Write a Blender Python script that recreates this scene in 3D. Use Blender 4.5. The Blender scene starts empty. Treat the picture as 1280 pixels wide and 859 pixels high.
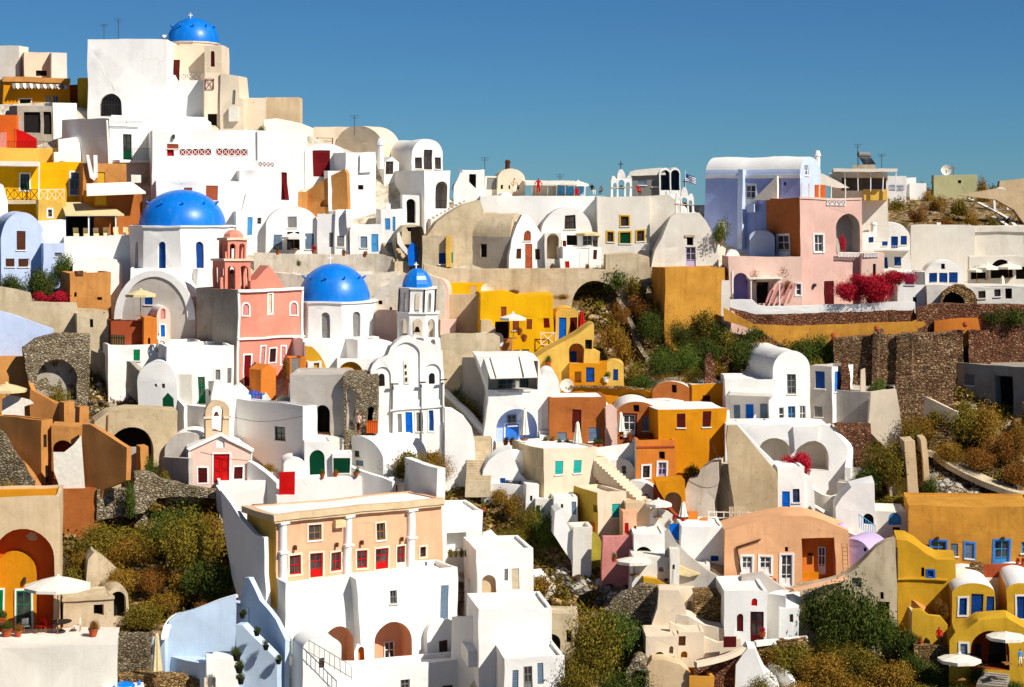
import bpy, math, random
import numpy as np
from mathutils import Vector, Matrix, noise
from mathutils.geometry import tessellate_polygon
random.seed(7)
rng = np.random.default_rng(7)
sc = bpy.context.scene
COL = sc.collection
R = math.radians

# ---------------------------------------------------------------- camera, sky, sun, exposure
F, CX, HZ = 2550.0, 640.0, 250.0          # focal length in photo pixels, image column straight ahead, eye level row
cam = bpy.data.cameras.new('camera'); cam.sensor_width = 36; cam.lens = 36 * F / 1280
cam.shift_y = -(429.5 - HZ) / 1280; cam.clip_start = 1; cam.clip_end = 30000
co = bpy.data.objects.new('camera', cam); COL.objects.link(co)
co.location = (0, 0, 0); co.rotation_euler = (R(90), 0, 0); sc.camera = co
SUN_AZ, SUN_EL = 50, 42                    # degrees right of the line back towards the camera, height
sv = Vector((math.cos(R(SUN_EL)) * math.sin(R(SUN_AZ)), -math.cos(R(SUN_EL)) * math.cos(R(SUN_AZ)), math.sin(R(SUN_EL))))
w = bpy.data.worlds.new('World'); sc.world = w; w.use_nodes = True
nt = w.node_tree; nt.nodes.clear()
sky = nt.nodes.new('ShaderNodeTexSky'); sky.sky_type = 'NISHITA'; sky.sun_disc = False
sky.sun_elevation = R(SUN_EL); sky.sun_rotation = math.atan2(sv.x, sv.y)
sky.altitude = 2500; sky.air_density = 1.0; sky.dust_density = 0.0; sky.ozone_density = 6
bg = nt.nodes.new('ShaderNodeBackground'); bg.inputs[1].default_value = 0.055
wo = nt.nodes.new('ShaderNodeOutputWorld')
tint = nt.nodes.new('ShaderNodeMix'); tint.data_type = 'RGBA'; tint.blend_type = 'MULTIPLY'; tint.inputs[0].default_value = 1; tint.inputs[7].default_value = (.36, .66, .86, 1)
nt.links.new(sky.outputs[0], tint.inputs[6]); nt.links.new(tint.outputs[2], bg.inputs[0]); nt.links.new(bg.outputs[0], wo.inputs[0])
sl = bpy.data.lights.new('sun', 'SUN'); sl.energy = 4.8; sl.angle = R(0.5); sl.color = (1, .955, .88)
so = bpy.data.objects.new('sun', sl); COL.objects.link(so); so.rotation_euler = sv.to_track_quat('Z', 'Y').to_euler()
sc.view_settings.view_transform = 'Standard'; sc.view_settings.look = 'None'
sc.view_settings.exposure = 0.38; sc.view_settings.gamma = 1.0
sc.cycles.max_bounces = 8; sc.cycles.diffuse_bounces = 6; sc.cycles.transparent_max_bounces = 6

# ---------------------------------------------------------------- colours and materials
def lin(c):
    return tuple(((v / 255) / 12.92 if v / 255 <= .04045 else ((v / 255 + .055) / 1.055) ** 2.4) for v in c)
PAL = dict(white=(238, 235, 228), offw=(229, 222, 208), cream=(227, 209, 182), creamd=(214, 188, 150), beige=(203, 182, 145), weather=(206, 188, 156),
  grey=(192, 184, 174), cement=(172, 163, 148), yellow=(234, 176, 8), lyellow=(226, 182, 84), ochre=(208, 136, 14), orange=(216, 128, 50), tan=(200, 140, 76),
  rust=(178, 104, 50), dorange=(224, 104, 36), peach=(228, 174, 136), apric=(236, 178, 130), salmon=(224, 142, 120), pinkc=(226, 184, 168), pinkf=(232, 196, 178),
  pinkw=(214, 140, 132), lilac=(196, 176, 214), periw=(156, 172, 222), ltblue=(196, 210, 238), skyb=(70, 150, 205), red=(190, 14, 14), dkred=(112, 12, 18),
  maroon=(84, 20, 18), blue=(0, 98, 200), dkblue=(18, 66, 138), dome=(0, 116, 208), green=(0, 122, 66), dkgreen=(0, 62, 36), teal=(34, 172, 160),
  brownf=(84, 48, 28), dark=(34, 30, 28), greyw=(130, 128, 124), mustard=(206, 156, 38), ymust=(214, 168, 46), canvas=(240, 232, 214), tancanvas=(220, 200, 150),
  black=(18, 16, 16), skin=(150, 96, 70), purple=(150, 60, 110), brick=(150, 70, 40), iron=(60, 58, 58), dodger=(60, 130, 215), pistach=(192, 188, 140),
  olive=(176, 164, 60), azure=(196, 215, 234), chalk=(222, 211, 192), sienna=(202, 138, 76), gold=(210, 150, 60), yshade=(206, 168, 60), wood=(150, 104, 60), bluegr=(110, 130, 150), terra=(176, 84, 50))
MATS = {}
def _nodes(name):
    m = bpy.data.materials.new(name); m.use_nodes = True
    n = m.node_tree; n.nodes['Principled BSDF'].inputs['Specular IOR Level'].default_value = .12; return m, n, n.nodes['Principled BSDF'], n.links.new
def _noise(n, L, vec, scale, detail=5, rough=.6):
    t = n.nodes.new('ShaderNodeTexNoise'); t.inputs['Scale'].default_value = scale
    t.inputs['Detail'].default_value = detail; t.inputs['Roughness'].default_value = rough
    L(vec, t.inputs['Vector']); return t.outputs['Fac']
def _ramp(n, L, fac, stops):
    r = n.nodes.new('ShaderNodeValToRGB'); L(fac, r.inputs[0]); e = r.color_ramp.elements
    while len(e) < len(stops): e.new(.5)
    for el, (p, c) in zip(e, stops): el.position = p; el.color = (*c, 1) if len(c) == 3 else c
    return r.outputs[0]
def _mix(n, L, fac, a, b, mode='MIX'):
    x = n.nodes.new('ShaderNodeMix'); x.data_type = 'RGBA'; x.blend_type = mode
    for s, v in ((0, fac), (6, a), (7, b)):
        if hasattr(v, 'links'): L(v, x.inputs[s])
        elif s == 0: x.inputs[0].default_value = v
        else: x.inputs[s].default_value = (*v, 1)
    return x.outputs[2]
def _pos(n, L, sx=1, sy=1, sz=1):
    g = n.nodes.new('ShaderNodeNewGeometry'); v = n.nodes.new('ShaderNodeVectorMath'); v.operation = 'MULTIPLY'
    L(g.outputs['Position'], v.inputs[0]); v.inputs[1].default_value = (sx, sy, sz); return v.outputs[0]
def _bump(n, L, P, h, s, d):
    b = n.nodes.new('ShaderNodeBump'); b.inputs['Strength'].default_value = s; b.inputs['Distance'].default_value = d
    L(h, b.inputs['Height']); L(b.outputs[0], P.inputs['Normal'])
def plaster(c, dirt=None):
    """lime-washed render: brush patchiness, faint rain streaks, grain"""
    if dirt is None: dirt = {'white': .12, 'offw': .25, 'weather': .8, 'beige': .6, 'cement': .8, 'grey': .5, 'tan': .6, 'rust': .62, 'mustard': .45, 'pinkw': .8, 'olive': .9, 'creamd': .5, 'terra': .5, 'chalk': .85, 'sienna': .5, 'gold': .75, 'orange': .45, 'ochre': .45, 'apric': .4, 'peach': .35, 'yellow': .3, 'lyellow': .5, 'ymust': .5}.get(c, .28)
    k = ('pl', c, dirt)
    if k in MATS: return MATS[k]
    m, n, P, L = _nodes('plaster_' + c); b = lin(PAL[c])
    p = _pos(n, L); a = _noise(n, L, p, .55, 6, .65); f = _noise(n, L, p, 7, 4, .7)
    st = _noise(n, L, _pos(n, L, 1.7, 1.7, .16), 1.0, 5, .7)
    dk = tuple(v * q for v, q in zip(b, (.66, .60, .52)))
    r1 = _ramp(n, L, a, [(.38, (0, 0, 0)), (.72, (1, 1, 1))]); r2 = _ramp(n, L, st, [(.5, (0, 0, 0)), (.78, (1, 1, 1))])
    m1 = n.nodes.new('ShaderNodeMath'); m1.operation = 'MULTIPLY'; L(r1, m1.inputs[0]); m1.inputs[1].default_value = dirt
    m2 = n.nodes.new('ShaderNodeMath'); m2.operation = 'MULTIPLY'; L(r2, m2.inputs[0]); m2.inputs[1].default_value = min(1, dirt * 1.3)
    c1 = _mix(n, L, m1.outputs[0], b, dk); c2 = _mix(n, L, m2.outputs[0], c1, dk)
    if dirt > .55:
        pt = _ramp(n, L, _noise(n, L, p, 1.4, 8, .75), [(.56, (0, 0, 0)), (.62, (1, 1, 1))])
        mm = n.nodes.new('ShaderNodeMath'); mm.operation = 'MULTIPLY'; L(pt, mm.inputs[0]); mm.inputs[1].default_value = .5
        c2 = _mix(n, L, mm.outputs[0], c2, tuple(v * .55 for v in b))
    wv = n.nodes.new('ShaderNodeVectorMath'); wv.operation = 'MULTIPLY_ADD'; nz = n.nodes.new('ShaderNodeTexNoise'); nz.inputs['Scale'].default_value = 1.1; nz.inputs['Detail'].default_value = 5; L(p, nz.inputs['Vector'])
    L(nz.outputs['Color'], wv.inputs[0]); wv.inputs[1].default_value = (1.2,) * 3; L(p, wv.inputs[2])
    vc = n.nodes.new('ShaderNodeTexVoronoi'); vc.inputs['Scale'].default_value = .33; L(wv.outputs[0], vc.inputs['Vector']); se = n.nodes.new('ShaderNodeSeparateColor'); L(vc.outputs['Color'], se.inputs[0])
    c2 = _mix(n, L, _ramp(n, L, se.outputs[0], [(.1, (.93, .92, .9)), (.9, (1, 1, 1))]), (0, 0, 0), c2)      # separate coats of lime wash
    ve = n.nodes.new('ShaderNodeTexVoronoi'); ve.feature = 'DISTANCE_TO_EDGE'; ve.inputs['Scale'].default_value = .27; L(wv.outputs[0], ve.inputs['Vector'])
    ck = _mix(n, L, _ramp(n, L, _noise(n, L, p, .3, 3), [(.5, (1, 1, 1)), (.6, (0, 0, 0))]), _ramp(n, L, ve.outputs['Distance'], [(.002, (.86, .84, .82)), (.008, (1, 1, 1))]), (1, 1, 1))
    c2 = _mix(n, L, 1.0, c2, ck, 'MULTIPLY')      # hairline cracks
    c3 = _mix(n, L, _ramp(n, L, f, [(.3, (.95, .95, .95)), (.7, (1, 1, 1))]), (0, 0, 0), c2)
    L(c3, P.inputs['Base Color']); P.inputs['Roughness'].default_value = .88
    ad = n.nodes.new('ShaderNodeMath'); ad.operation = 'ADD'; L(_noise(n, L, p, 1.6, 3), ad.inputs[0]); L(f, ad.inputs[1])
    _bump(n, L, P, ad.outputs[0], .22, .05)
    MATS[k] = m; return m
def stone(kind='brown', sc_=3.5):
    k = ('st', kind, sc_)
    if k in MATS: return MATS[k]
    cols = dict(brown=[(156, 118, 84), (190, 150, 108), (214, 180, 138), (126, 92, 66), (174, 124, 86)], pale=[(214, 196, 162), (190, 168, 130), (160, 138, 104), (226, 212, 184), (150, 120, 88)],
      red=[(150, 94, 66), (172, 114, 82), (126, 78, 56), (196, 148, 112), (134, 98, 74)], rub=[(200, 188, 165), (120, 100, 78), (80, 62, 46), (228, 220, 205), (150, 126, 98)],
      grey=[(150, 134, 106), (182, 164, 132), (118, 98, 72), (204, 188, 156), (140, 112, 80)], golden=[(196, 160, 100), (160, 122, 72), (220, 186, 128), (120, 84, 48), (206, 170, 116)])[kind]
    m, n, P, L = _nodes('drystone_' + kind); p = _pos(n, L, 1, 1, 1.7)
    dn = n.nodes.new('ShaderNodeTexNoise'); dn.inputs['Scale'].default_value = 1.7; L(p, dn.inputs['Vector'])
    va = n.nodes.new('ShaderNodeVectorMath'); va.operation = 'MULTIPLY_ADD'; L(dn.outputs['Color'], va.inputs[0]); va.inputs[1].default_value = (.35,) * 3; L(p, va.inputs[2])
    v = n.nodes.new('ShaderNodeTexVoronoi'); v.inputs['Scale'].default_value = sc_; L(va.outputs[0], v.inputs['Vector'])
    e = n.nodes.new('ShaderNodeTexVoronoi'); e.feature = 'DISTANCE_TO_EDGE'; e.inputs['Scale'].default_value = sc_; L(va.outputs[0], e.inputs['Vector'])
    sx = n.nodes.new('ShaderNodeSeparateColor'); L(v.outputs['Color'], sx.inputs[0])
    c = _ramp(n, L, sx.outputs[0], [(i / 4, lin(q)) for i, q in enumerate(cols)])
    g = _noise(n, L, p, 9, 4); c = _mix(n, L, _ramp(n, L, g, [(.3, (.7, .7, .7)), (.7, (1, 1, 1))]), (0, 0, 0), c)
    j = _ramp(n, L, e.outputs['Distance'], [(.0, (0, 0, 0)), (.11, (1, 1, 1))])
    c = _mix(n, L, j, tuple(q * .36 for q in lin(cols[3 if kind in ('brown', 'golden') else 2])), c)
    c = _mix(n, L, _ramp(n, L, _noise(n, L, p, .22, 6, .7), [(.35, (.55, .55, .55)), (.65, (1, 1, 1))]), (0, 0, 0), c)
    pm = _ramp(n, L, _noise(n, L, p, .6, 7, .75), [(.58, (0, 0, 0)), (.66, (.7, .7, .7))]); c = _mix(n, L, pm, c, tuple(q * .8 for q in lin(cols[1])))
    L(c, P.inputs['Base Color']); P.inputs['Roughness'].default_value = .95
    h = _ramp(n, L, e.outputs['Distance'], [(0, (0, 0, 0)), (.25, (1, 1, 1))]); _bump(n, L, P, h, 1, .12)
    MATS[k] = m; return m
def plain(c, rough=.5, metal=0):
    k = ('pn', c, rough)
    if k in MATS: return MATS[k]
    m, n, P, L = _nodes('paint_' + c); b = lin(PAL[c]); p = _pos(n, L)
    L(_mix(n, L, _ramp(n, L, _noise(n, L, p, 3, 4), [(.3, (0, 0, 0)), (.8, (1, 1, 1))]), b, tuple(v * .72 for v in b)), P.inputs['Base Color'])
    P.inputs['Roughness'].default_value = rough; P.inputs['Metallic'].default_value = metal
    MATS[k] = m; return m
def glass():
    if 'gl' in MATS: return MATS['gl']
    m, n, P, L = _nodes('window_glass'); P.inputs['Specular IOR Level'].default_value = .5; P.inputs['Roughness'].default_value = .12
    L(_ramp(n, L, _noise(n, L, _pos(n, L), .9, 2), [(.35, (.012, .013, .016)), (.7, (.07, .065, .06))]), P.inputs['Base Color'])
    MATS['gl'] = m; return m
def domepaint():
    if 'dp' in MATS: return MATS['dp']
    m, n, P, L = _nodes('dome_paint'); P.inputs['Specular IOR Level'].default_value = .4; b = lin(PAL['dome']); p = _pos(n, L)
    c = _mix(n, L, _ramp(n, L, _noise(n, L, p, .8, 6), [(.35, (0, 0, 0)), (.75, (1, 1, 1))]), b, (b[0] + .004, b[1] * .8, b[2] * .85))
    c = _mix(n, L, _ramp(n, L, _noise(n, L, _pos(n, L, 2.2, 2.2, .3), 1, 6, .7), [(.52, (0, 0, 0)), (.8, (.45, .45, .45))]), c, (.12, .3, .62))
    L(c, P.inputs['Base Color']); P.inputs['Roughness'].default_value = .38; _bump(n, L, P, _noise(n, L, p, 2.5, 4), .25, .05)
    MATS['dp'] = m; return m
def leafmat(name, cols):
    k = ('lf', name)
    if k in MATS: return MATS[k]
    m, n, P, L = _nodes('foliage_' + name); g = n.nodes.new('ShaderNodeNewGeometry')
    a = _ramp(n, L, g.outputs['Random Per Island'], [(i / (len(cols) - 1), c) for i, c in enumerate(cols)])
    L(_mix(n, L, _ramp(n, L, _noise(n, L, _pos(n, L), .9, 2), [(.3, (.62, .62, .62)), (.7, (1, 1, 1))]), (0, 0, 0), a), P.inputs['Base Color'])
    P.inputs['Roughness'].default_value = .7
    if 'Transmission Weight' in P.inputs: pass
    MATS[k] = m; return m
LEAF = dict(dark=[(.025, .05, .006), (.06, .085, .01), (.12, .125, .015)], olive=[(.085, .075, .008), (.19, .14, .012), (.30, .21, .02)],
  brown=[(.15, .07, .008), (.29, .15, .014), (.42, .25, .03)], green=[(.03, .06, .007), (.07, .115, .012), (.15, .17, .02)],
  red=[(.28, .004, .012), (.55, .01, .03), (.72, .03, .06)], rust=[(.2, .05, .01), (.34, .13, .02), (.17, .12, .012)])
def M(c):
    if not isinstance(c, str): return c
    if c.startswith('*'): return stone(c[1:])
    if c.startswith('='): return plain(c[1:])
    return plaster(c)

# ---------------------------------------------------------------- object helpers
def mesh(name, V, Fs, mats, parent=None, idx=None, smooth=None):
    me = bpy.data.meshes.new(name); me.from_pydata([tuple(v) for v in V], [], Fs)
    for m in (mats if isinstance(mats, (list, tuple)) else [mats]): me.materials.append(m)
    if idx is not None: me.polygons.foreach_set('material_index', idx)
    if smooth is True: me.polygons.foreach_set('use_smooth', [True] * len(Fs))
    elif isinstance(smooth, list): me.polygons.foreach_set('use_smooth', smooth)
    me.update()
    o = bpy.data.objects.new(name, me); COL.objects.link(o)
    if parent is not None: o.parent = parent
    return o
def tag(o, label=None, cat=None, group=None, kind=None):
    if cat and not kind and 'kind' not in o: kind = 'thing'
    for k, v in (('label', label), ('category', cat), ('group', group), ('kind', kind)):
        if v: o[k] = v
    return o
class MB:
    def __init__(s): s.V, s.F, s.I = [], [], []
    def add(s, V, Fs, i=0):
        b = len(s.V); s.V += [tuple(v) for v in V]; s.F += [tuple(b + q for q in f) for f in Fs]; s.I += [i] * len(Fs)
    def box(s, x0, x1, y0, y1, z0, z1, i=0, f=None):
        V = [(x, y, z) for z in (z0, z1) for y in (y0, y1) for x in (x0, x1)]
        if f: V = [f(*v) for v in V]
        s.add(V, [(0, 1, 3, 2), (4, 6, 7, 5), (0, 4, 5, 1), (2, 3, 7, 6), (0, 2, 6, 4), (1, 5, 7, 3)], i)
    def tube(s, a, b, r, r2=None, n=6, i=0):
        a, b = Vector(a), Vector(b); d = (b - a).normalized(); q = d.to_track_quat('Z', 'Y'); r2 = r if r2 is None else r2
        V = [a + q @ Vector((math.cos(t) * r, math.sin(t) * r, 0)) for t in np.arange(n) * 2 * math.pi / n] + \
            [b + q @ Vector((math.cos(t) * r2, math.sin(t) * r2, 0)) for t in np.arange(n) * 2 * math.pi / n]
        s.add(V, [(k, (k + 1) % n, n + (k + 1) % n, n + k) for k in range(n)] + [tuple(range(n))[::-1], tuple(range(n, 2 * n))], i)
    def lathe(s, prof, c=(0, 0, 0), n=16, i=0, ph=0):
        V = [(c[0] + r * math.cos(ph + 2 * math.pi * k / n), c[1] + r * math.sin(ph + 2 * math.pi * k / n), c[2] + z) for r, z in prof for k in range(n)]
        Fs = [(j * n + k, j * n + (k + 1) % n, (j + 1) * n + (k + 1) % n, (j + 1) * n + k) for j in range(len(prof) - 1) for k in range(n)]
        s.add(V, Fs, i)
    def build(s, name, mats, parent=None, smooth=None): return mesh(name, s.V, s.F, mats, parent, s.I, smooth)
def smoothpts(P, n=5):
    out = []
    for i in range(len(P) - 1):
        p0, p1, p2, p3 = P[max(i - 1, 0)], P[i], P[i + 1], P[min(i + 2, len(P) - 1)]
        for k in range(n):
            t = k / n
            out.append(tuple(.5 * (2 * b + (c - a) * t + (2 * a - 5 * b + 4 * c - d) * t * t + (3 * b - a - 3 * c + d) * t ** 3) for a, b, c, d in zip(p0, p1, p2, p3)))
    return out + [P[-1]]

# ---------------------------------------------------------------- lie of the land (distance of the hillside along each line of sight row)
def sstep(a, b, x):
    t = min(1, max(0, (x - a) / (b - a))); return t * t * (3 - 2 * t)
def D0(px, py):
    d = 148 + (859 - py) * .094
    if py < 388: d += sstep(1058, 1112, px) * (388 - py) * .85
    d += .035 * (px - 350) * sstep(345, 375, px) * (1 - sstep(560, 602, px)) * sstep(715, 745, py)
    return d
def ray(px, py): return Vector(((px - CX) / F, 1, (HZ - py) / F))
def gpos(px, py, dd=0): return ray(px, py) * (D0(px, py) + dd)

# ---------------------------------------------------------------- buildings
def arch(x0, x1, z0, z1, n=7, rise=None):
    r = (x1 - x0) / 2; h = min(r, (z1 - z0) * .95) if rise is None else rise; c = (x0 + x1) / 2
    return [(x0, z0), (x1, z0)] + [(c + r * math.cos(t), z1 - h + h * math.sin(t)) for t in np.linspace(0, math.pi, n * 2)]
class Frame:
    """a yawed plan frame standing on the ground: local x along the front, y into the building, z up"""
    def __init__(s, xl, xr, yb, th, D):
        xa = xl if th >= 0 else xr
        s.th = R(th) - math.atan((xa - CX) / F); s.D = D
        P = ray(xa, yb) * D; s.Rm = Matrix.Rotation(s.th, 3, 'Z'); s.Ri = s.Rm.transposed()
        s.P = P; s.set()
        if th < 0:
            a, _ = s.loc(xl, yb); s.P = P + s.Rm @ Vector((a, 0, 0)); s.set()
        s.W = s.loc(xr, yb)[0] if th >= 0 else (P - s.P).length
    def set(s): s.O = s.Ri @ (-s.P)
    def loc(s, px, py, pl='F', off=0):
        d = s.Ri @ ray(px, py)
        if pl == 'F': t = (off - s.O.y) / d.y; q = s.O + d * t; return q.x, q.z
        x = off if pl == 'L' else s.W - off
        t = (x - s.O.x) / d.x; q = s.O + d * t; return q.y, q.z
    def m3(s, pl, a, z, h):
        return (a, h, z) if pl == 'F' else ((h, a, z) if pl == 'L' else (s.W - h, a, z))
def poly_face(mb, outline, holes, f3, hi=0):
    """planar face with holes; every hole gets reveals and a back"""
    lists = [[Vector((a, z, 0)) for a, z in outline]] + [[Vector((a, z, 0)) for a, z in h['p']] for h in holes]
    flat = [p for l in lists for p in l]
    mb.add([f3(p.x, p.y, 0) for p in flat], [tuple(t) for t in tessellate_polygon(lists)], 0)
    for h in holes:
        p = h['p']; n = len(p); d = h['d']
        mb.add([f3(a, z, 0) for a, z in p] + [f3(a, z, d) for a, z in p], [(k, (k + 1) % n, n + (k + 1) % n, n + k) for k in range(n)], h.get('j', 0))
        if not h.get('thru'): mb.add([f3(a, z, d) for a, z in p], [tuple(range(n))], h.get('b', 0))
def panel(mb, pts, f3, y0, y1, i=0):
    n = len(pts)
    mb.add([f3(a, z, y0) for a, z in pts] + [f3(a, z, y1) for a, z in pts], [tuple(range(n)), tuple(range(2 * n - 1, n - 1, -1))] + [(k, (k + 1) % n, n + (k + 1) % n, n + k) for k in range(n)], i)
def inset(pts, d):
    xs = [p[0] for p in pts]; zs = [p[1] for p in pts]; cx = (min(xs) + max(xs)) / 2; cz = (min(zs) + max(zs)) / 2
    sx = 1 - 2 * d / (max(xs) - min(xs)); sz = 1 - 2 * d / (max(zs) - min(zs)); return [(cx + (a - cx) * sx, cz + (z - cz) * sz) for a, z in pts]
def ring(mb, pts, d, f3, y0, y1, i=0):
    o, q = pts, inset(pts, d); n = len(pts)
    V = [f3(a, z, y) for y in (y0, y1) for l in (o, q) for a, z in l]
    Fs = []
    for k in range(n):
        j = (k + 1) % n
        Fs += [(k, j, n + j, n + k), (2 * n + k, 2 * n + j, 3 * n + j, 3 * n + k), (k, j, 2 * n + j, 2 * n + k), (n + k, n + j, 3 * n + j, 3 * n + k)]
    mb.add(V, Fs, i)
DEF = dict(w=('brownf', .18), s=('dkblue', .12), d=('brownf', .15), D=('white', .15), o=('dark', .9), n=(None, 1.6), b=('iron', .5), v=('dark', .3), g=('greyw', .1))
class House:
    def __init__(s, label, xl, xr, yt, yb, th=6, sd=0, dp=6, c='white', cs=None, top='flat', ys=None, poly=None, dd=0, D=None, o='', os='',
                 name='house', cat='house', group=None, ext=None, par=.28, cr=None, one=False, tw=.25, thru=False):
        xa = xl if th >= 0 else xr
        if ext is None: ext = 0 if name in ('gate',) else 1 + .75 * max(0, -dd)
        s.fr = fr = Frame(xl, xr, yb, th, (D or D0(xa, yb)) + dd); s.c = c
        if sd:
            pl = 'L' if th >= 0 else 'R'
            dp = abs(fr.loc(xl - sd if th >= 0 else xr + sd, yb, pl)[0])
        s.dp = dp; W = fr.W; s.W = W
        zt = fr.loc(xa, yt)[1]; s.zt = zt; s.zb = -ext
        s.root = bpy.data.objects.new(name, None); COL.objects.link(s.root); s.root.location = fr.P; s.root.rotation_euler = (0, 0, fr.th)
        s.root.empty_display_size = .5
        tag(s.root, label, cat, group); s.label = label
        mats = [M(c), M(cs or c), M(cr or c), plain('dark', .9)]; s.mats = mats
        holesF, holesS = s.openings(o, 'F'), s.openings(os, 'L' if th >= 0 else 'R')
        mb = MB(); rf = MB()
        if poly:
            ol = [(a, z - (ext if q[1] >= yb - 1.5 else 0)) for q in poly for a, z in [fr.loc(*q)]]
        elif top == 'vault':
            zs = fr.loc(xa, ys if ys is not None else yt + (yb - yt) * .35)[1]
            ol = [(0, -ext), (W, -ext)] + [(W / 2 + W / 2 * math.cos(t), zs + (zt - zs) * math.sin(t)) for t in np.linspace(0, math.pi, 21)]
        elif top == 'gable':
            zs = fr.loc(xa, ys)[1]; ol = [(0, -ext), (W, -ext), (W, zs), (W / 2, zt), (0, zs)]
        else: ol = [(0, -ext), (W, -ext), (W, zt), (0, zt)]
        s.ol = ol
        poly_face(mb, ol, holesF, lambda a, z, h: (a, h, z))
        sp = 'L' if th >= 0 else 'R'; X = 0 if th >= 0 else W
        n = len(ol); area = sum(ol[k][0] * ol[(k + 1) % n][1] - ol[(k + 1) % n][0] * ol[k][1] for k in range(n)); sg = 1 if area > 0 else -1
        flat = not poly and top == 'flat'
        for k in range(n):
            a, b = ol[k], ol[(k + 1) % n]
            dx, dz = b[0] - a[0], b[1] - a[1]; L = math.hypot(dx, dz)
            if L < 1e-6: continue
            up = -dx * sg / L
            side_here = abs(dx) < 1e-6 and abs(a[0] - X) < 1e-6
            if flat and up > .5: continue
            if up > .35 and not one:
                rf.add([(a[0], 0, a[1]), (b[0], 0, b[1]), (b[0], dp, b[1]), (a[0], dp, a[1])], [(0, 1, 2, 3)])
            elif side_here and (holesS or cs):
                z0, z1 = min(a[1], b[1]), max(a[1], b[1])
                fI = 1 if cs else 0
                tmp = MB(); poly_face(tmp, [(0, z0), (dp, z0), (dp, z1), (0, z1)], holesS, lambda a_, z, h: fr.m3(sp, a_, z, h))
                b0 = len(mb.V); mb.V += tmp.V; mb.F += [tuple(b0 + q for q in f) for f in tmp.F]; mb.I += [fI if i == 0 else i for i in tmp.I]
            else:
                mb.add([(a[0], 0, a[1]), (b[0], 0, b[1]), (b[0], dp, b[1]), (a[0], dp, a[1])], [(0, 1, 2, 3)])
        mb.add([(a, dp, z) for a, z in ol], [tuple(t) for t in tessellate_polygon([[Vector((a, z, 0)) for a, z in ol]])])
        if flat:
            if par > 0 and W > 1.2 and dp > 1.2:
                t = tw; zi = zt - par
                o4 = [(0, 0), (W, 0), (W, dp), (0, dp)]; i4 = [(t, t), (W - t, t), (W - t, dp - t), (t, dp - t)]
                mb.add([(x, y, zt) for x, y in o4] + [(x, y, zt) for x, y in i4] + [(x, y, zi) for x, y in i4],
                       [(k, (k + 1) % 4, 4 + (k + 1) % 4, 4 + k) for k in range(4)] + [(4 + k, 4 + (k + 1) % 4, 8 + (k + 1) % 4, 8 + k) for k in range(4)])
                rf.add([(x, y, zi + .002) for x, y in i4], [(0, 1, 2, 3)])
            else: rf.add([(0, 0, zt), (W, 0, zt), (W, dp, zt), (0, dp, zt)], [(0, 1, 2, 3)])
        if one:
            mb.build('wall', mats, s.root)
        else:
            mb.build('wall', mats, s.root)
            if rf.F: rf.build('roof', [mats[2]], s.root, smooth=True if top == 'vault' else None)
        if one and len(s.root.children) == 1:      # a thing of one mesh needs no parts
            ch = s.root.children[0]; ch.parent = None; ch.location = s.root.location; ch.rotation_euler = s.root.rotation_euler
            for k in list(s.root.keys()): ch[k] = s.root[k]
            bpy.data.objects.remove(s.root); ch.name = name; s.root = ch
    def rect(s, x0, y0, x1, y1, pl='F', off=0):
        ym, xm = (y0 + y1) / 2, (x0 + x1) / 2
        a0, a1 = s.fr.loc(x0, ym, pl, off)[0], s.fr.loc(x1, ym, pl, off)[0]
        z1, z0 = s.fr.loc(xm, y0, pl, off)[1], s.fr.loc(xm, y1, pl, off)[1]
        return min(a0, a1), max(a0, a1), z0, z1
    def openings(s, spec, pl):
        out = []; f3 = lambda a, z, h: s.fr.m3(pl, a, z, h); lm = s.W if pl == 'F' else s.dp
        for it in [q.split() for q in spec.split(';') if q.strip()]:
            k = it[0]; ar = k[0] == 'a' and len(k) > 1; kk = k[-1]; x0, y0, x1, y1 = map(float, it[1:5])
            c, dep = DEF[kk]; trim = None; flush = False
            for e in it[5:]:
                if e[0] == '+': trim = e[1:]
                elif e[0] == '@': dep = float(e[1:])
                elif e == '!': flush = True
                else: c = e
            off = 0
            if '^' in it[5:] or isinstance(c, str) and c.startswith('^'): pass
            a0, a1, z0, z1 = s.rect(x0, y0, x1, y1, pl)
            if kk in 'dD' and not ar: z0 = max(z0, .02)
            a0, a1 = max(a0, .03), min(a1, lm - .03)
            if a1 - a0 < .15 or z1 - z0 < .15: continue
            pts = arch(a0, a1, z0, z1) if ar else [(a0, z0), (a1, z0), (a1, z1), (a0, z1)]
            h = dict(p=pts, d=dep, b=0)
            if kk in 'ovb': h['b'] = 3  # hole backs painted dark to stand for unlit rooms behind
            if kk == 'o': h['j'] = 0
            if kk == 'n' and c: s.nm = c
            out.append(h)
            if kk == 'n' and c:
                nb = MB(); q = inset(pts, .012); n = len(q)
                nb.add([f3(a, z, -.004) for a, z in q] + [f3(a, z, dep - .01) for a, z in q], [(k_, (k_ + 1) % n, n + (k_ + 1) % n, n + k_) for k_ in range(n)] + [tuple(range(n, 2 * n))])
                nb.build('alcove', M(c), s.root)
            s.fit(pl, kk, pts, (a0, a1, z0, z1), c, dep, f3)
            if trim:
                tb = MB(); w_ = .14; g = inset(pts, -w_)
                ring(tb, g, w_, f3, -.045, .02); tb.build('surround', M(trim) if trim in ('white', 'cream') else plain(trim, .6), s.root)
        return out
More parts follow.
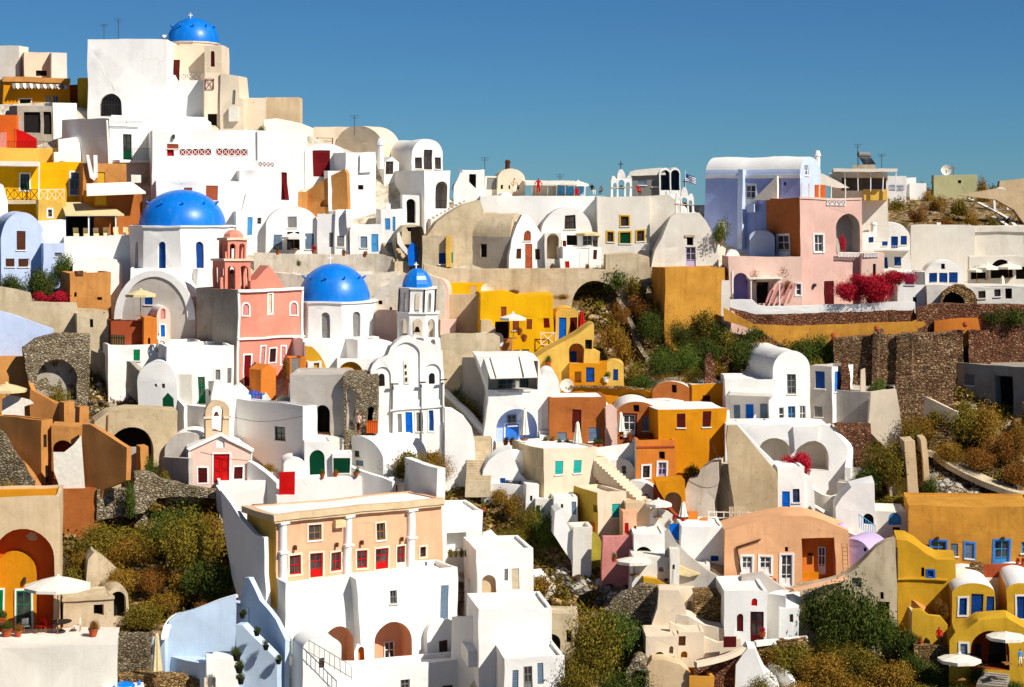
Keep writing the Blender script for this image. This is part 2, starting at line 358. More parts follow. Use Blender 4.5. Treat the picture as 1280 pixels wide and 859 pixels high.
    def fit(s, pl, kk, pts, bb, c, dep, f3):
        a0, a1, z0, z1 = bb; w_, h_ = a1 - a0, z1 - z0
        fw = min(.09, w_ * .14)
        if kk in 'wD':
            m = MB(); ring(m, inset(pts, .004), fw, f3, dep - .08, dep - .02)
            cx = (a0 + a1) / 2
            if w_ > .55: panel(m, [(cx - fw / 3, z0 + fw), (cx + fw / 3, z0 + fw), (cx + fw / 3, z1 - fw), (cx - fw / 3, z1 - fw)], f3, dep - .07, dep - .03)
            for zz in ([.5] if kk == 'w' and h_ < 1.7 else [.35, .67]):
                zc = z0 + h_ * zz; panel(m, [(a0 + fw, zc - .03), (a1 - fw, zc - .03), (a1 - fw, zc + .03), (a0 + fw, zc + .03)], f3, dep - .072, dep - .028)
            o = m.build('window' if kk == 'w' else 'door', plain(c, .5), s.root)
            if kk == 'w': s.sill(o, bb, f3)
            g = MB(); n = len(pts); q = inset(pts, fw * .6); g.add([f3(a, z, dep - .035) for a, z in q], [tuple(range(n))]); g.build('pane', glass(), o)
            if kk == 'D' and h_ > 1.2:
                b = MB(); panel(b, [(a0 + fw, z0 + fw), (a1 - fw, z0 + fw), (a1 - fw, z0 + h_ * .3), (a0 + fw, z0 + h_ * .3)], f3, dep - .06, dep - .037); b.build('kick_panel', plain(c, .5), o)
        elif kk == 's':
            m = MB(); panel(m, inset(pts, .004), f3, dep - .05, dep - .005)
            cx = (a0 + a1) / 2
            for u0, u1 in ((a0 + fw * .8, cx - fw * .3), (cx + fw * .3, a1 - fw * .8)):
                for v0, v1 in ((.06, .47), (.53, .94)): 
                    nn = max(2, int((v1 - v0) * h_ / .12))
                    for q in range(nn):
                        zz = z0 + h_ * (v0 + (v1 - v0) * q / nn); panel(m, [(u0, zz), (u1, zz), (u1, zz + .05), (u0, zz + .05)], f3, dep - .075, dep - .05)
            o = m.build('shutter', plain(c, .55), s.root); s.sill(o, bb, f3)
        elif kk == 'd':
            m = MB(); panel(m, inset(pts, .004), f3, dep - .06, dep - .005)
            k2 = 2 if w_ > .8 else 1
            for j in range(k2):
                u0, u1 = a0 + w_ * (j / k2) + .07, a0 + w_ * ((j + 1) / k2) - .07
                for v0, v1 in ((.05, .42), (.48, .88)):
                    if u1 - u0 > .1: ring(m, [(u0, z0 + h_ * v0), (u1, z0 + h_ * v0), (u1, z0 + h_ * v1), (u0, z0 + h_ * v1)], .05, f3, dep - .085, dep - .06)
            o = m.build('door', plain(c, .5), s.root)
            if w_ > .7:
                g = MB(); zc = z0 + h_ * .48; g.tube(f3(a1 - .14, zc, dep - .14), f3(a1 - .06, zc, dep - .14), .025); g.tube(f3(a1 - .1, zc, dep - .14), f3(a1 - .1, zc, dep - .05), .02); g.build('handle', plain('iron', .3), o)
        elif kk == 'b':
            m = MB(); nb = max(3, int(w_ / .16))
            for j in range(nb + 1):
                a = a0 + w_ * j / nb; m.box(0, 1, 0, 1, 0, 1, f=lambda x, y, z: f3(a - .018 + .036 * x, z0 + (z1 - z0 - (abs(a - (a0 + a1) / 2) / (w_ / 2)) ** 2 * min(w_ / 2, h_ * .5) * (len(pts) > 4)) * z, .06 + .03 * y))
            m.box(0, 1, 0, 1, 0, 1, f=lambda x, y, z: f3(a0 + w_ * x, z0 + h_ * .5 + .05 * z, .05 + .03 * y)); m.build('grille', plain(c, .4), s.root)
        elif kk == 'g':
            m = MB(); panel(m, inset(pts, .004), f3, dep - .05, dep - .01); m.build('panel', plain(c, .7), s.root)
    def sill(s, o, bb, f3):
        a0, a1, z0, z1 = bb
        if a1 - a0 < .55 or z0 < .5: return
        g = MB(); panel(g, [(a0 - .08, z0 - .09), (a1 + .08, z0 - .09), (a1 + .08, z0 + .01), (a0 - .08, z0 + .01)], f3, -.09, .03); g.build('sill', M('white') if s.c not in ('white',) else M('offw'), o)
    # pieces stuck on a face, by photo pixels
    def add(s, name, x0, y0, x1, y1, c, y=(-.1, .02), pl='F', pts=None, ar=False, label=None, parent=None):
        off = y[0]; f3 = lambda a, z, h: s.fr.m3(pl, a, z, h)
        if pts: q = [s.fr.loc(*p, pl, off) for p in pts]
        else:
            a0, a1, z0, z1 = s.rect(x0, y0, x1, y1, pl, off); q = arch(a0, a1, z0, z1) if ar else [(a0, z0), (a1, z0), (a1, z1), (a0, z1)]
        m = MB(); panel(m, q, f3, y[0], y[1]); o = m.build(name, M(c), parent or s.root)
        if label: o['label'] = label
        return o
    def back(s, spec, dep, pl='F'):
        """doors and windows standing on the back of a deep alcove (at depth dep)"""
        for it in [q.split() for q in spec.split(';') if q.strip()]:
            k = it[0]; kk = k[-1]; x0, y0, x1, y1 = map(float, it[1:5]); c = DEF[kk][0]; trim = None
            for e in it[5:]:
                if e[0] == '+': trim = e[1:]
                else: c = e
            a0, a1, z0, z1 = s.rect(x0, y0, x1, y1, pl, dep)
            pts = arch(a0, a1, z0, z1) if len(k) > 1 else [(a0, z0), (a1, z0), (a1, z1), (a0, z1)]
            f3 = lambda a, z, h: s.fr.m3(pl, a, z, h)
            if kk in 'ov':
                m = MB(); panel(m, pts, f3, dep - .05, dep - .014); m.build('window', plain('dark', .3), s.root)  # flat dark panel stands for an unlit opening
            else: s.fit(pl, kk, pts, (a0, a1, z0, z1), c, dep - .015, f3)
            if trim:
                tb = MB(); ring(tb, inset(pts, -.13), .13, f3, dep - .09, dep - .013); tb.build('surround', plain(trim, .6), s.root)
    def rail(s, x0, yt, x1, yb, c='white', y=-.12, style='bars', pl='F', name='railing', step=.18):
        a0, a1, z0, z1 = s.rect(x0, yt, x1, yb, pl, y); f3 = lambda a, z, h: s.fr.m3(pl, a, z, h); m = MB()
        bx = lambda A0, A1, Z0, Z1, t=.03: m.box(0, 1, 0, 1, 0, 1, f=lambda q, r, z: f3(A0 + (A1 - A0) * q, Z0 + (Z1 - Z0) * z, y - t + 2 * t * r))
        t = .05 if style != 'bars' else .03
        bx(a0, a1, z1 - t, z1); bx(a0, a1, z0, z0 + t)
        if style == 'bars':
            n = max(2, int((a1 - a0) / step))
            for j in range(n + 1): a = a0 + (a1 - a0) * j / n; bx(a - .015, a + .015, z0, z1, .015)
        elif style == 'rails':
            bx(a0, a1, (z0 + z1) / 2 - .03, (z0 + z1) / 2 + .03)
            n = max(1, int((a1 - a0) / 1.4))
            for j in range(n + 1): a = a0 + (a1 - a0) * j / n; bx(a - .05, a + .05, z0 - .1, z1 + .03, .05)
        else:
            hh = z1 - z0; n = max(1, round((a1 - a0) / (hh * .8))); wd = (a1 - a0) / n
            for j in range(n):
                u = a0 + wd * j
                for p, q in (((u, z0), (u + wd, z1)), ((u, z1), (u + wd, z0))):
                    m.tube(f3(p[0], p[1], y), f3(q[0], q[1], y), .035, n=4)
            for j in range(n + 1): u = a0 + wd * j; bx(u - .03, u + .03, z0, z1)
        return m.build(name, plain(c, .5), s.root)
    def arr(s, name, px, py, c, h, r, y=.5):
        """chimney-like stack standing on the roof line at a pixel"""
        a, z = s.fr.loc(px, py, 'F', y); m = MB(); m.lathe([(r, -.6), (r, h * .7), (r * 1.25, h * .72), (r * 1.25, h * .8), (r * .8, h), (0, h + .02)], (a, y, z), 10)
        return m.build(name, M(c), s.root, smooth=True)
def H(*a, **k): return House(*a, **k)
def wall(label, poly, yb=None, th=6, t=.35, c='white', **k):
    xs = [p[0] for p in poly]; yb = yb or max(p[1] for p in poly); k.setdefault('name', 'wall'); k.setdefault('cat', 'wall'); k.setdefault('one', True)
    return House(label, min(xs), max(xs), min(p[1] for p in poly), yb, th=th, dp=t, c=c, poly=poly, **k)
# ---------------------------------------------------------------- ground, sea
RIDGE = [(-700, 150), (-100, 135), (60, 128), (200, 150), (380, 168), (470, 200), (540, 240), (600, 262), (900, 256), (1060, 246), (1130, 236), (1250, 238), (1400, 246), (2000, 262)]
def lerp_pts(P, x):
    return float(np.interp(x, [p[0] for p in P], [p[1] for p in P]))
EARTH = [[(70, 612), (130, 605), (190, 590), (240, 612), (280, 625), (300, 700), (300, 760), (205, 800), (150, 800), (75, 785)],
  [(470, 540), (560, 560), (600, 610), (700, 680), (740, 700), (870, 740), (830, 870), (700, 870), (700, 820), (690, 760), (640, 740), (560, 640), (470, 600)],
  [(690, 345), (760, 330), (830, 340), (910, 385), (950, 400), (1010, 415), (1010, 450), (900, 475), (780, 480), (740, 450)],
  [(1000, 405), (1060, 425), (1290, 430), (1900, 430), (1900, 640), (1130, 645), (1070, 620), (1040, 560), (1080, 500)],
  [(930, 735), (1130, 730), (1180, 790), (1290, 830), (1290, 920), (780, 920), (820, 800)], [(1066, 225), (1900, 215), (1900, 300), (1066, 305)],
  [(556, 478), (600, 500), (624, 545), (580, 560)], [(-60, 320), (90, 325), (85, 372), (-60, 368)], [(100, 470), (160, 468), (205, 500), (205, 530), (110, 530)]]
def inpoly(x, y, P):
    c = False; n = len(P)
    for i in range(n):
        (x1, y1), (x2, y2) = P[i], P[i - 1]
        if (y1 > y) != (y2 > y) and x < (x2 - x1) * (y - y1) / (y2 - y1) + x1: c = not c
    return c
def is_earth(px, py):
    if py > 905 or px < -12 or px > 1294: return True
    q = noise.noise(Vector((px * .05, py * .05, 3))) * 7
    return any(inpoly(px + q, py + q, P) for P in EARTH)
def rough(px, py):
    if not is_earth(px, py): return 0
    v = Vector((px * .012, py * .02, 1)); return noise.fractal(v, 1, 2, 6) * .9 + noise.noise(Vector((px * .11, py * .15, 5))) * .3
def gp(px, py, dd=0): return ray(px, py) * (D0(px, py) + .6 + rough(px, py) + dd)
pxs = list(np.arange(-700, -20, 20)) + list(np.arange(-20, 1300, 5)) + list(np.arange(1300, 2020, 20))
V, Fs, A = [], [], []
NR = 170; EX = 4
for px in pxs:
    r = lerp_pts(RIDGE, px)
    f = ray(px, 1500) * D0(px, 1500); V += [(f.x, f.y - 45, -105)]; A.append(1)
    for j in range(NR):
        t = j / (NR - 1); py = 1500 + (910 - 1500) * t / .12 if t < .12 else 910 + (r - 910) * (t - .12) / .88
        p = gp(px, py); V.append(tuple(p)); A.append(1 if is_earth(px, py) else 0)
    for dy, dz in ((12, -1.5), (50, -12), (140, -60), (300, -106)): V.append((p.x * (1 + dy / 300), p.y + dy, p.z + dz)); A.append(1)
n = NR + 5
for i in range(len(pxs) - 1):
    for j in range(n - 1): Fs.append((i * n + j, (i + 1) * n + j, (i + 1) * n + j + 1, i * n + j + 1))
m, nn, P_, L_ = _nodes('hillside_ground'); p_ = _pos(nn, L_)
at = nn.nodes.new('ShaderNodeAttribute'); at.attribute_name = 'earth'
e1 = _ramp(nn, L_, _noise(nn, L_, p_, .35, 8, .7), [(.25, lin((70, 50, 26))), (.45, lin((118, 88, 50))), (.6, lin((150, 118, 74))), (.78, lin((184, 158, 116)))])
vr = nn.nodes.new('ShaderNodeTexVoronoi'); vr.inputs['Scale'].default_value = 1.9; L_(p_, vr.inputs['Vector'])
sp = nn.nodes.new('ShaderNodeSeparateColor'); L_(vr.outputs['Color'], sp.inputs[0])
stn = _ramp(nn, L_, sp.outputs[0], [(.62, (0, 0, 0)), (.66, (1, 1, 1))]); stc = _ramp(nn, L_, sp.outputs[1], [(0, lin((120, 96, 70))), (1, lin((200, 180, 148)))])
e2 = _mix(nn, L_, stn, e1, stc)
gr = _ramp(nn, L_, _noise(nn, L_, p_, .8, 7, .75), [(.5, (0, 0, 0)), (.6, (1, 1, 1))]); e3 = _mix(nn, L_, gr, e2, lin((72, 62, 22)))
pv = _ramp(nn, L_, _noise(nn, L_, p_, .9, 6), [(.3, lin((150, 132, 104))), (.55, lin((214, 204, 184))), (.8, lin((226, 220, 208)))])
L_(_mix(nn, L_, at.outputs['Fac'], pv, e3), P_.inputs['Base Color']); P_.inputs['Roughness'].default_value = .95
_bump(nn, L_, P_, _noise(nn, L_, p_, 2.2, 8, .7), 1, .35)
g = mesh('ground', V, Fs, m, None, None, True); tag(g, kind='structure')
a_ = g.data.attributes.new('earth', 'FLOAT', 'POINT'); a_.data.foreach_set('value', [float(x) for x in A])
m, nn, P_, L_ = _nodes('sea'); P_.inputs['Base Color'].default_value = (.01, .04, .08, 1); P_.inputs['Roughness'].default_value = .15
_bump(nn, L_, P_, _noise(nn, L_, _pos(nn, L_), .2, 5), .4, .5)
tag(mesh('sea', [(-9000, -500, -100), (9000, -500, -100), (9000, 20000, -100), (-9000, 20000, -100)], [(0, 1, 2, 3)], m), kind='structure')

# ---------------------------------------------------------------- plants
def leaf_mesh(name, kind, nl, size, seed, lobes=7, flat=.75):
    r = np.random.default_rng(seed); C = []
    for k in range(lobes):
        a = r.uniform(0, 6.28); q = r.uniform(0, .6); C.append((q * math.cos(a), q * math.sin(a), r.uniform(.15, .75) * flat, r.uniform(.28, .5)))
    V = []; Fs = []
    for k in range(nl):
        c = C[min(lobes - 1, int(lobes * r.random() ** 1.25))]; d = r.normal(size=3); d /= np.linalg.norm(d); rad = c[3] * (r.uniform(.5, 1.1) if r.random() < .93 else r.uniform(1.1, 1.4))
        p = np.array(c[:3]) + d * rad * np.array([1, 1, .85])
        if p[2] < -.1: p[2] = abs(p[2]) * .3
        u = r.normal(size=3); u /= np.linalg.norm(u); v = np.cross(u, d + r.normal(size=3) * .5); v /= (np.linalg.norm(v) + 1e-6)
        s_ = size * r.uniform(.6, 1.3); b = len(V)
        V += [tuple(p - u * s_), tuple(p + v * s_ * .45), tuple(p + u * s_), tuple(p - v * s_ * .45)]; Fs.append((b, b + 1, b + 2, b + 3))
    me = bpy.data.meshes.new(name); me.from_pydata(V, [], Fs); me.materials.append(leafmat(kind, LEAF[kind])); me.update(); return me
LM = {}
def lm(kind, v, fine=False):
    k = (kind, v, fine)
    if k not in LM: LM[k] = leaf_mesh('foliage_' + kind, kind, (7500 if fine else 2600), (.032, .026, .04)[v % 3] if fine else (.05, .04, .06)[v % 3], 11 + v * 7 + len(kind), (16, 10, 22)[v % 3] if fine else (8, 5, 11)[v % 3])
    return LM[k]
def bush(px, py, wpx, hpx, kind='olive', label=None, cat='shrub', name='shrub', group='shrubs on the slope', dd=-.3, stem=True, D=None):
    """px, py: foot of the plant; wpx, hpx: its width and height in the photograph"""
    P = gp(px, py, dd) if D is None else ray(px, py) * D
    k = P.y / F; sx = wpx * k / 1.78; szz = hpx * k / 1.05
    fine = wpx > 45
    o = bpy.data.objects.new(name, lm(kind, random.randrange(3), fine)); COL.objects.link(o)
    o.location = P - Vector((0, 0, .15)); o.scale = (sx, sx * .8, szz); o.rotation_euler = (0, 0, random.uniform(0, 6.28))
    tag(o, label, cat, group)
    if stem:
        m = MB()
        for j in range(4):
            a = j * 1.6 + px; m.tube((0, 0, -.15), (.25 * math.cos(a), .25 * math.sin(a), .4), .035, .015, 5)
        s_ = m.build('stem', plain('wood', .9), o)
    return o
def scatter(name, kind, n, regions, size, leafs=8, seed=3, dd=0, xr=(-20, 1300)):
    r = np.random.default_rng(seed); V = []; Fs = []; c = 0; cnt = 0
    while c < n and cnt < n * 30:
        cnt += 1; px, py = r.uniform(*xr), r.uniform(230 if xr[0] > -100 else 150, 880)
        ok = [q for q in regions if inpoly(px, py, q)]
        if not ok: continue
        if noise.noise(Vector((px * .03, py * .04, seed))) < -.08: continue
        c += 1; P = np.array(gp(px, py, dd)); s0 = size * r.uniform(.5, 1.5)
        for k in range(leafs):
            d = r.normal(size=3); d[2] = abs(d[2]); d /= np.linalg.norm(d); q = P + d * s0 * r.uniform(.3, 1) ; u = d + r.normal(size=3) * .4; v = np.cross(u, r.normal(size=3)); v /= np.linalg.norm(v)
            b = len(V); ls = s0 * .35; V += [tuple(q - u * ls), tuple(q + v * ls * .35), tuple(q + u * ls), tuple(q - v * ls * .35)]; Fs.append((b, b + 1, b + 2, b + 3))
    return tag(mesh(name, V, Fs, leafmat(kind, LEAF[kind])), kind='stuff')
tag(scatter('dry_grass', 'brown', 6500, EARTH, .38, 8, 3), 'dry brown grass and low scrub over the slopes', 'grass')
tag(scatter('low_scrub', 'olive', 5200, EARTH, .5, 14, 5), 'low olive green scrub covering the slopes', 'scrub')
SIDES = [[(-420, 150), (-12, 140), (-12, 900), (-420, 900)], [(1296, 246), (1700, 252), (1700, 900), (1296, 900)]]
for i_, (xr_, k_) in enumerate((((-420, -12), 'brown'), ((-420, -12), 'olive'), ((1296, 1700), 'brown'), ((1296, 1700), 'olive'))):
    tag(scatter('hillside_scrub', k_, 1800, [SIDES[i_ // 2]], .9, 26, 20 + i_, xr=xr_), 'low %s scrub on the open hillside beside the village' % k_, 'scrub')
def rocks(name, n, regions, seed, mat, size):
    r = np.random.default_rng(seed); V = []; Fs = []; c = 0
    ic = [(0, 0, 1), (.9, 0, .4), (.28, .85, .4), (-.72, .52, .4), (-.72, -.52, .4), (.28, -.85, .4), (.72, .52, -.4), (-.28, .85, -.4), (-.9, 0, -.4), (-.28, -.85, -.4), (.72, -.52, -.4), (0, 0, -1)]
    fi = [(0, 1, 2), (0, 2, 3), (0, 3, 4), (0, 4, 5), (0, 5, 1), (1, 6, 2), (2, 7, 3), (3, 8, 4), (4, 9, 5), (5, 10, 1), (6, 7, 2), (7, 8, 3), (8, 9, 4), (9, 10, 5), (10, 6, 1), (11, 7, 6), (11, 8, 7), (11, 9, 8), (11, 10, 9), (11, 6, 10)]
    for _ in range(n * 40):
        if c >= n: break
        px, py = r.uniform(-10, 1290), r.uniform(235, 870)
        if not any(inpoly(px, py, q) for q in regions): continue
        c += 1; P = np.array(gp(px, py, -.1)); s0 = size * r.uniform(.4, 1.6) * np.array([r.uniform(.7, 1.3), r.uniform(.7, 1.3), r.uniform(.5, .9)]); b = len(V)
        V += [tuple(P + np.array(q) * s0 * r.uniform(.8, 1.2)) for q in ic]; Fs += [tuple(b + q for q in f) for f in fi]
    return tag(mesh(name, V, Fs, mat), kind='stuff')
ra, rb = stone('rub', 1.1), stone('golden', .9)
tag(rocks('loose_rocks', 2600, EARTH, 4, rb, .26), 'loose tan rocks lying over the slopes', 'rocks')
tag(rocks('rubble_heap', 900, [[(104, 482), (135, 474), (165, 482), (195, 505), (196, 514), (150, 520), (112, 532), (100, 510)]], 9, ra, .3), 'heap of pale rubble below the grey sloping wall', 'rubble')
tag(rocks('rubble_slope', 3600, [[(1155, 560), (1200, 585), (1280, 615), (1290, 640), (1150, 640)], [(700, 700), (760, 700), (820, 730), (822, 775), (760, 770), (690, 720)]], 12, ra, .34), 'slopes strewn with broken pale stones', 'rubble')
tag(rocks('stone_debris', 700, [[(540, 570), (600, 600), (700, 660), (760, 700), (700, 730), (640, 690), (560, 620)]], 14, rb, .3), 'broken brown stone spilling down the bank', 'rubble')

# ---------------------------------------------------------------- street things
def fixroot(name, label, cat, P, rz=0, group=None):
    r = bpy.data.objects.new(name, None); COL.objects.link(r); r.location = P; r.rotation_euler = (0, 0, rz); r.empty_display_size = .3; return tag(r, label, cat, group)
def umbrella(px, py0, py1, wpx, label, D, c='canvas', sides=8, group=None, slope=.3):
    """py0 top of the canopy, py1 foot of the pole"""
    P = ray(px, py1) * D; k = D / F; h = (py1 - py0) * k; r = wpx * k / 2; t = fixroot('parasol', label, 'parasol', P, .3, group)
    m = MB(); n = sides; e = r * slope; zt = h; m.lathe([(0.02, zt), (r * .5, zt - e * .42), (r, zt - e), (r * 1.0, zt - e - .22), (r * .97, zt - e - .2), (r * .96, zt - e - .02), (0.02, zt - .06)], (0, 0, 0), n, ph=.2)
    m.build('canopy', M('=' + c), t); m = MB(); m.lathe([(.05, zt + .12), (.16, zt - .04)], n=8); m.build('finial', M('=' + c), t)
    m = MB(); m.tube((0, 0, 0), (0, 0, zt - .1), .035, n=8); m.box(-.3, .3, -.3, .3, 0, .08)
    for j in range(n): a = .2 + 2 * math.pi * j / n; m.tube((0, 0, zt - .1), (r * .93 * math.cos(a), r * .93 * math.sin(a), zt - e - .05), .015, n=3)
    m.build('pole', plain('wood', .6), t); return t
def closed_umbrella(px, py0, py1, label, D, c='canvas', group='folded parasols'):
    P = ray(px, py1) * D; h = (py1 - py0) * D / F; t = fixroot('folded_parasol', label, 'parasol', P, 0, group); m = MB(); V = []; n = 16
    prof = [(.04, h), (.12, h * .93), (.15, h * .8), (.2, h * .6), (.27, h * .36), (.33, h * .2), (.3, h * .19), (.1, h * .22)]
    for r, z in prof: V += [(r * (1 + .28 * (k % 2)) * math.cos(6.283 * k / n), r * (1 + .28 * (k % 2)) * math.sin(6.283 * k / n), z) for k in range(n)]
    m.add(V, [(j * n + k, j * n + (k + 1) % n, (j + 1) * n + (k + 1) % n, (j + 1) * n + k) for j in range(len(prof) - 1) for k in range(n)]); m.build('canopy', M('=' + c), t)
    m = MB(); m.tube((0, 0, 0), (0, 0, h * 1.02), .04, n=8); m.lathe([(.3, 0), (.3, .1), (0, .1)], n=12); m.build('pole', plain('wood', .6), t); return t
def person(px, py, hpx, D, shirt, legs, label, face=0, arm=.05, sit=False, hair='black', lean=0):
    P = ray(px, py) * D; h = hpx * D / F / (1 if not sit else .72); o = None
    J = dict(pel=(0, 0, .53), ch=(lean * .5, 0, .72), nk=(lean, 0, .84), hd=(lean * 1.1, -.01, .93), tp=(lean * 1.1, 0, .985))
    vs = [(0, 0, .53), (0, 0, .63), (lean * .5, 0, .74), (lean * .9, 0, .825), (lean, -.005, .86), (lean * 1.05, -.015, .925), (lean * 1.05, -.01, .965)]
    rs = [(.085, .06), (.075, .055), (.095, .06), (.05, .045), (.032, .032), (.047, .055), (.035, .04)]
    E = [(i, i + 1) for i in range(6)]
    for sgn in (-1, 1):
        b = len(vs); sx = lean * .8 + sgn
        vs += [(lean * .8 + sgn * .1, 0, .8), (lean * .8 + sgn * (.12 + arm * .4), -.02, .64), (lean * .8 + sgn * (.12 + arm * .2), -.09 - arm * .2, .51), (lean * .8 + sgn * (.12 + arm * .1), -.12 - arm * .3, .455)]
        rs += [(.034, .034), (.027, .027), (.02, .02), (.016, .024)]; E += [(3, b), (b, b + 1), (b + 1, b + 2), (b + 2, b + 3)]
        b = len(vs)
        if sit: vs += [(sgn * .055, -.02, .5), (sgn * .07, -.24, .5), (sgn * .07, -.25, .28), (sgn * .07, -.33, .26)]
        else: vs += [(sgn * .055, 0, .49), (sgn * .06, -.01 - .03 * sgn, .27), (sgn * .065, .02 - .04 * sgn, .035), (sgn * .07, -.06 - .03 * sgn, .015)]
        rs += [(.052, .052), (.04, .04), (.024, .024), (.02, .014)]; E += [(0, b), (b, b + 1), (b + 1, b + 2), (b + 2, b + 3)]
    z0 = .26 if sit else 0
    me = bpy.data.meshes.new('person'); me.from_pydata([(x * h, y * h, (z - z0) * h) for x, y, z in vs], E, []); o = bpy.data.objects.new('person', me); COL.objects.link(o)
    md = o.modifiers.new('skin', 'SKIN'); sv_ = me.skin_vertices[0].data
    for i, r in enumerate(rs): sv_[i].radius = (r[0] * h, r[1] * h)
    sv_[0].use_root = True; o.modifiers.new('sub', 'SUBSURF').levels = 1
    dg = bpy.context.evaluated_depsgraph_get(); m2 = bpy.data.meshes.new_from_object(o.evaluated_get(dg)); o.modifiers.clear(); o.data = m2; m2.name = 'person_body'
    for c in (plain('skin', .6), plain(shirt, .85), plain(legs, .85), plain(hair, .7)): m2.materials.append(c)
    for p in m2.polygons:
        c = p.center / h; z = c.z + z0; ax = abs(c.x - lean)
        p.material_index = 3 if (z > .95 or (z > .885 and c.y > .015)) else (0 if z > .845 or (ax > .14 and z < .66) else (1 if z > .535 else (2 if z > .2 or (sit and c.y < -.1 and z > .3) else 0)))
        p.use_smooth = True
    o.location = P; o.rotation_euler = (0, 0, face); return tag(o, label, 'person')
def pot(px, py, spx, label, D=None, kind='green', c='terra', hp=1.0, group='potted plants'):
    D = D or D0(px, py); P = ray(px, py) * D; s_ = spx * D / F; t = fixroot('potted_plant', label, 'plant', P, px, group)
    m = MB(); m.lathe([(0, 0), (s_ * .28, 0), (s_ * .42, s_ * .6), (s_ * .46, s_ * .6), (s_ * .46, s_ * .7), (s_ * .36, s_ * .7), (0, s_ * .62)], n=12); m.build('pot', M(c), t)
    o = bpy.data.objects.new('foliage', lm(kind, 0)); COL.objects.link(o); o.parent = t; o.location = (0, 0, s_ * .6); o.scale = (s_ * .62, s_ * .62, s_ * hp); return t
def stairs(label, x0, y0, x1, y1, w_, n, c='white', dd=0, D=None, DB=None, parent=None):
    A = ray(x0, y0) * ((D or D0(x0, y0)) + dd); B = ray(x1, y1) * ((DB or D0(x1, y1)) + dd)
    h = Vector((B.x - A.x, B.y - A.y, 0)); l = h.length; h.normalize(); s_ = Vector((-h.y, h.x, 0)) * w_ / 2; m = MB()
    for k in range(n):
        a = A + h * (l * k / n); b = A + h * (l * (k + 1) / n + .01); z = A.z + (B.z - A.z) * (k + 1) / n; zb = min(z, A.z + (B.z - A.z) * k / n) - 1.2
        m.add([(*(a - s_).xy, zb), (*(a + s_).xy, zb), (*(b + s_).xy, zb), (*(b - s_).xy, zb), (*(a - s_).xy, z), (*(a + s_).xy, z), (*(b + s_).xy, z), (*(b - s_).xy, z)],
              [(0, 1, 2, 3), (4, 5, 6, 7), (0, 1, 5, 4), (1, 2, 6, 5), (2, 3, 7, 6), (3, 0, 4, 7)])
    return tag(m.build('stairway', M(c), parent), label, 'stairs')
def kerb(label, pts, h=.8, t=.3, c='white', dd=-.2, name='low_wall', cat='wall', sm=4, group=None, down=1.5):
    pts = smoothpts(pts, sm) if sm else pts
    P = [ray(x, y) * (D0(x, y) + dd) for x, y in pts]; m = MB(); V = []
    for i, p in enumerate(P):
        d = (P[min(i + 1, len(P) - 1)] - P[max(i - 1, 0)]); d.z = 0; d = d.normalized() if d.length > 1e-6 else Vector((1, 0, 0)); s_ = Vector((-d.y, d.x, 0)) * t / 2
        for q, z in ((-1, -h - down), (-1, 0), (1, 0), (1, -h - down)): V.append((p.x + s_.x * q, p.y + s_.y * q, p.z + z))
    n = len(P); m.add(V, [(i * 4 + a, i * 4 + b, i * 4 + 4 + b, i * 4 + 4 + a) for i in range(n - 1) for a, b in ((0, 1), (1, 2), (2, 3))] + [(0, 1, 2, 3), tuple((n - 1) * 4 + q for q in range(4))])
    return tag(m.build(name, M(c)), label, cat, group)
def cross(parent, px, py0, py1, D=None, f=None, y=0, c='white'):
    a, z1 = f.loc(px, py0, 'F', y); _, z0 = f.loc(px, py1, 'F', y); m = MB(); t = .05; hh = z1 - z0
    m.box(a - t, a + t, y - t, y + t, z0, z1); m.box(a - hh * .28, a + hh * .28, y - t, y + t, z0 + hh * .62, z0 + hh * .62 + 2 * t); return m.build('cross', plain(c, .5), parent)
def dome(hs, px, pyb, rpx, hpx, y, c=None, seg=48, ribs=0, name='dome'):
    """dome on a building: px, pyb centre of its springing; y depth of its axis inside the building"""
    a, z = hs.fr.loc(px, pyb, 'F', y); k = (hs.fr.D + y) / F; r, h = rpx * k, hpx * k; m = MB(); n = 14 if not ribs else 8; sg = ribs or seg
    m.lathe([(r * math.cos(t), h * math.sin(t)) for t in np.linspace(0, math.pi / 2 * .995, n)], (a, y, z), sg, ph=math.pi / 8)
    if not ribs:
        for q in range(10):
            an = 2 * math.pi * q / 10 + .3; rr = r * math.cos(.65); m.tube((a + rr * math.cos(an), y + rr * math.sin(an), z + h * math.sin(.65)), (a + (rr + .3) * math.cos(an), y + (rr + .3) * math.sin(an), z + h * math.sin(.65) + .28), .09, n=5)
    o = m.build(name, domepaint(), hs.root, smooth=not ribs); return a, y, z + h, o
